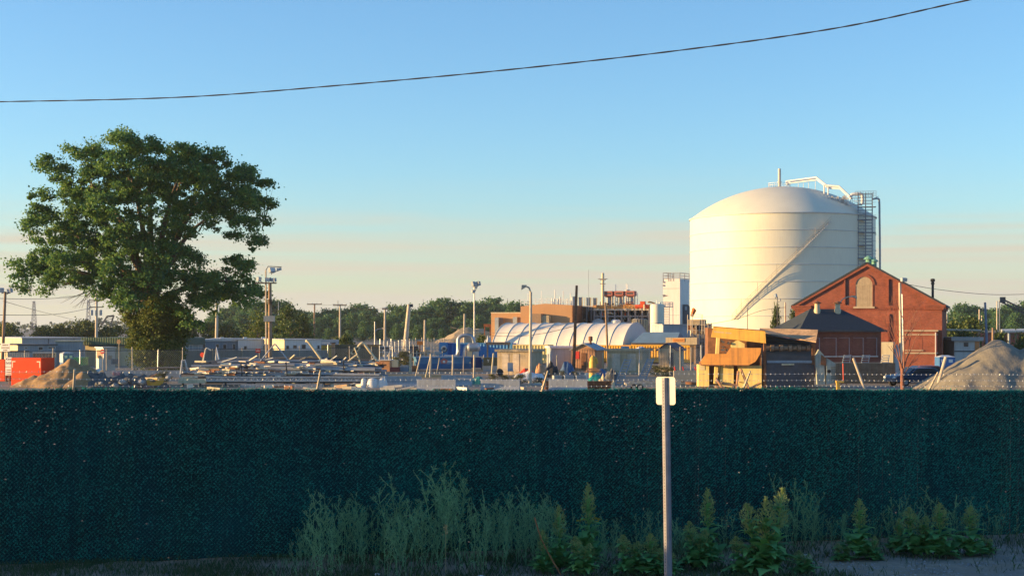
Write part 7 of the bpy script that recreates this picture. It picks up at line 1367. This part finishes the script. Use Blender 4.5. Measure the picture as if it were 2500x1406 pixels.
for px, top, base, kind, sc, lab in ((1727, 1190, 1385, 0, 1.0, 'tall dock plant right of the sign post with one pale spike'), (1700, 1262, 1390, 1, .9, 'leafy dock plant hugging the sign post'), (1868, 1188, 1406, 2, 1.25, 'largest dock plant with three tall pale spikes'), (1815, 1300, 1404, 1, .9, 'broad leaved dock plant left of the largest one'), (2098, 1215, 1365, 0, 1.05, 'dock plant with one brownish spike standing alone'), (2135, 1305, 1368, 0, .6, 'small dock plant beside the brownish spiked one'), (2055, 1320, 1368, 1, .6, 'low leafy dock plant left of the brownish spiked one'), (2238, 1228, 1358, 1, 1.0, 'dock plant with twin thin spikes'), (2195, 1262, 1350, 0, .8, 'short dock plant left of the twin spiked one'), (2294, 1224, 1362, 0, 1.15, 'bright yellow green dock plant with a stout spike'), (2368, 1232, 1358, 0, 1.1, 'dock plant with a broad dull spike before dry stalks'), (2405, 1300, 1352, 1, .6, 'low leafy dock plant at the right end of the row'), (1588, 1298, 1404, 0, 1.0, 'yellowish dock plant left of the sign post'), (1536, 1295, 1404, 1, .9, 'dock plant with pale spikes left of the yellowish one'), (1436, 1178, 1385, 0, .95, 'tallest slim spike plant above the yellow flowers'), (1365, 1230, 1395, 0, .9, 'slim spike plant left of the yellow flowers'), (1420, 1300, 1405, 1, .8, 'leafy dock plant below the yellow flowers'), (1625, 1330, 1406, 1, .7, 'leafy plant at the foot of the sign post'), (1960, 1335, 1400, 1, .7, 'low leafy plant right of the largest dock'), (1325, 1290, 1400, 0, .7, 'slim plant by the rusty stick')):
    y = None
    for _ in range(1): y = 4.2 * F / (base - 800)
    for _ in range(4): gz_ = ground_z(PX(px, y), y); y = (EYE - gz_) * F / (base - 800)
    tt = line_hit(px); yf = FA[1] + fdy * tt - .35; y = min(y, yf); x = PX(px, y); gz_ = ground_z(x, y); h = EYE + (HY - top) / F * y - gz_; t, used = dps[kind]; loc = (x, y, gz_ - .02); s = (sc * 1.25, sc * 1.25, h)
    if not used: dps[kind][1] = True; t.location = loc; t.scale = s; t['label'] = lab; t['group'] = 'dock plants along the fence'
    else: dup(t, loc, rr.uniform(-.4, .4), s, lab, 'dock plants along the fence')
# yellow flower heads, dry stick, dry seed stalk
def at_fence(px, nf): x, y = fence_pt(px, nf); return (PX(px, y), y)
x, y = at_fence(1437, 1.6); t = thing('yellow_flower', 'wild plant with flat yellow flower heads before the fence', 'flower', (x, y, ground_z(x, y))); b = MB(); rng = np.random.default_rng(8); Vf = []
for (px, py) in ((1412, 1270), (1420, 1266), (1428, 1268), (1449, 1268), (1455, 1264), (1461, 1267), (1456, 1272)):
    c = np.array(((px - 1437) / F * y, 0, EYE + (HY - py) / F * y - ground_z(x, y))); b.tube([(0, 0, 0), tuple(c * np.array([.4, 1, .7])), tuple(c)], .004, 4); Vf.append(c + rng.normal(0, .02, (26, 3)) * [1, 1, .35])
b.build('stem', m_wisp, t); C = np.concatenate(Vf); V, Q = quads(C, rng.uniform(.012, .024, len(C)), rng, 1.2); np_obj('flower_heads', V, Q, LEAF('yellow_petals', (.32, .24, .01), (.5, .38, .02), .3), t)
x, y = at_fence(1340, 3.2); b = MB(); gz_ = ground_z(x, y); kx = lambda px: (px - 1340) / F * y; kz = lambda py: EYE + (HY - py) / F * y - gz_
P_ = smooth_path([(kx(1305), 0, kz(1262)), (kx(1322), 0, kz(1315)), (kx(1345), 0, kz(1360)), (kx(1372), -.1, -.02)], 24); b.tube([tuple(q) for q in P_], [.010 + .006 * (i % 2) for i in range(24)], 6)
tag(b.build('rusty_stick', M('rusty_stick', (.26, .12, .05), .8, .4, 30), None, True), 'knobbly rusty stick leaning left in the weeds', 'stick', None, None, (x, y, gz_))
x, y = at_fence(1088, 3.0); gz_ = ground_z(x, y); b = MB(); h = EYE + (HY - 1280) / F * y - gz_; b.tube([(0, 0, 0), (0, 0, h)], .004, 4); C = np.stack([rng.normal(0, .02, 60), rng.normal(0, .02, 60), h - .17 * rng.random(60)], 1); V, Q = quads(C, .02, rng, 2.2, 1.0); o_ = len(b.v); b.add([tuple(q) for q in V], [tuple(q) for q in Q]); tag(b.build('dry_seed_stalk', M('straw_yellow', (.42, .34, .16), .8), None), 'single straw coloured seed stalk in the middle of the weeds', 'weed', None, None, (x, y, gz_))
# grass and ground cover in front of the fence
rng = np.random.default_rng(33); n = 120000; tt = rng.uniform(-2.5, 21.5, n); nf = rng.uniform(.02, 4.5, n); dens = np.where(tt < 5.5, .95, np.where(tt < 13.5, .6, np.where(nf < 2.6, .30, .05))); patch = .6 + .5 * np.sin(tt * 1.7 + np.sin(nf * 2)) * np.sin(nf * 1.9 + tt * .6); k = rng.random(n) < dens * patch; tt, nf = tt[k], nf[k]; n = len(tt)
X = FA[0] + fdx * tt + fdy * nf; Yg = FA[1] + fdy * tt - fdx * nf; Zg = np.array([ground_z(a_, b_) for a_, b_ in zip(X, Yg)]) - .03
h = rng.uniform(.04, .19, n) * np.where(tt < 6, .8, 1.0); ang = rng.uniform(0, 6.28, n); bend = rng.uniform(.1, .6, n) * h; w = rng.uniform(.002, .005, n); B0 = np.stack([X, Yg, Zg], 1); sdv = np.stack([np.cos(ang), np.sin(ang), 0 * ang], 1); bd = np.stack([-np.sin(ang), np.cos(ang), 0 * ang], 1); up = np.array([0, 0, 1.])
V = np.stack([B0 - sdv * w[:, None], B0 + sdv * w[:, None], B0 + up * (h * .62)[:, None] + bd * (bend * .35)[:, None] + sdv * w[:, None] * .7, B0 + up * h[:, None] + bd * bend[:, None]], 1).reshape(-1, 3)
o = np_obj('grass', V, np.arange(n * 4).reshape(-1, 4), LEAF('dark_grass', (.016, .050, .022), (.050, .105, .040), .3), None); tag(o, 'dark grass growing along the foot of the fence', 'grass', None, 'stuff')
# pebbles on the bare dirt at the right
n = 9000; tt = rng.uniform(11, 22, n); nf = rng.uniform(.1, 6, n); keep = rng.random(n) < np.clip((nf - .4) / 1.5, .15, 1) * np.clip((tt - 11) / 4, .1, 1); tt, nf = tt[keep], nf[keep]; n = len(tt); X = FA[0] + fdx * tt + fdy * nf; Yg = FA[1] + fdy * tt - fdx * nf; Zg = np.array([ground_z(a_, b_) for a_, b_ in zip(X, Yg)])
r = rng.uniform(.006, .028, n) * rng.uniform(.5, 1.3, n); oc = np.array([(1, 0, 0), (0, 1, 0), (-1, 0, 0), (0, -1, 0), (0, 0, .7), (0, 0, -.7)], float); V = (np.stack([X, Yg, Zg], 1)[:, None, :] + oc[None] * r[:, None, None] * rng.uniform(.7, 1.3, (n, 6, 1))).reshape(-1, 3); Ft = np.array([(0, 1, 4), (1, 2, 4), (2, 3, 4), (3, 0, 4), (1, 0, 5), (2, 1, 5), (3, 2, 5), (0, 3, 5)]); Fp = (np.arange(n)[:, None, None] * 6 + Ft[None]).reshape(-1, 3)
mg = M('pebbles', (.16, .16, .17), .9, .5, 9, col2=(.42, .42, .42)); o = np_obj('gravel', V, Fp, mg, None); tag(o, 'loose gravel on the bare dirt at the lower right', 'gravel', None, 'stuff')
# litter
for px, nf, s_, mat, lab, nm, cat in ((1175, 3.6, .10, M('pale_blue_plastic', (.40, .48, .60), .3, .1, 3), 'crumpled pale blue plastic bag in the weeds', 'plastic_bag', 'litter'), (1968, 2.4, .10, m_white, 'white brick lying at the edge of the bare dirt', 'white_brick', 'brick'), (2183, 2.2, .05, m_white, 'white scrap on the dirt below the twin spiked dock', 'white_scrap', 'litter'), (2275, 2.6, .035, m_white, 'tiny white scrap beside the stout spiked dock', 'white_scrap', 'litter'), (920, 2.6, .05, m_white, 'white scrap in the weeds left of the blue bag', 'white_scrap', 'litter'), (1217, 4.0, .045, M('blue_bottle_plastic', (.20, .34, .60), .3), 'small blue bottle beside the plastic bag', 'blue_bottle', 'bottle')):
    x, y = at_fence(px, nf); gz_ = ground_z(x, y); b = MB()
    if 'brick' in nm: b.box(-s_, s_, -s_ * .5, s_ * .5, 0, s_ * .6)
    elif 'bottle' in nm: b.tube([(-.09, 0, .035), (.04, 0, .035), (.07, 0, .035), (.10, 0, .035)], [.035, .035, .014, .014], 10)
    else:
        rb = random.Random(px); pts = [(math.sin(math.pi * (i + .5) / 5) * math.cos(6.283 * j / 8) * s_ * rb.uniform(.6, 1.3), math.sin(math.pi * (i + .5) / 5) * math.sin(6.283 * j / 8) * s_ * rb.uniform(.6, 1.2), s_ * .5 + math.cos(math.pi * (i + .5) / 5) * s_ * .5 * rb.uniform(.7, 1.2)) for i in range(5) for j in range(8)]
        b.add(pts, [(i * 8 + j, (i + 1) * 8 + j, (i + 1) * 8 + (j + 1) % 8, i * 8 + (j + 1) % 8) for i in range(4) for j in range(8)] + [tuple(range(8)), tuple(range(39, 31, -1))])
    tag(b.build(nm, mat, None), lab, cat, None, None, (x, y, gz_), random.Random(px).uniform(0, 3))
# ------------------------------------------------------------------ the air
hb_ = MB(); hb_.box(-6200, 6200, -700, 6200, -1.5, 70); hz = hb_.build('haze', None); hz['kind'] = 'stuff'; hz['label'] = 'thin evening haze over the whole yard'
hm = bpy.data.materials.new('haze'); hm.use_nodes = True; ht_ = hm.node_tree; ht_.nodes.clear(); ho_ = ht_.nodes.new('ShaderNodeOutputMaterial'); pv_ = ht_.nodes.new('ShaderNodeVolumePrincipled')
pv_.inputs['Color'].default_value = (.80, .90, 1, 1); pv_.inputs['Density'].default_value = .00010; pv_.inputs['Anisotropy'].default_value = .2; ht_.links.new(pv_.outputs[0], ho_.inputs['Volume']); hz.data.materials.append(hm)
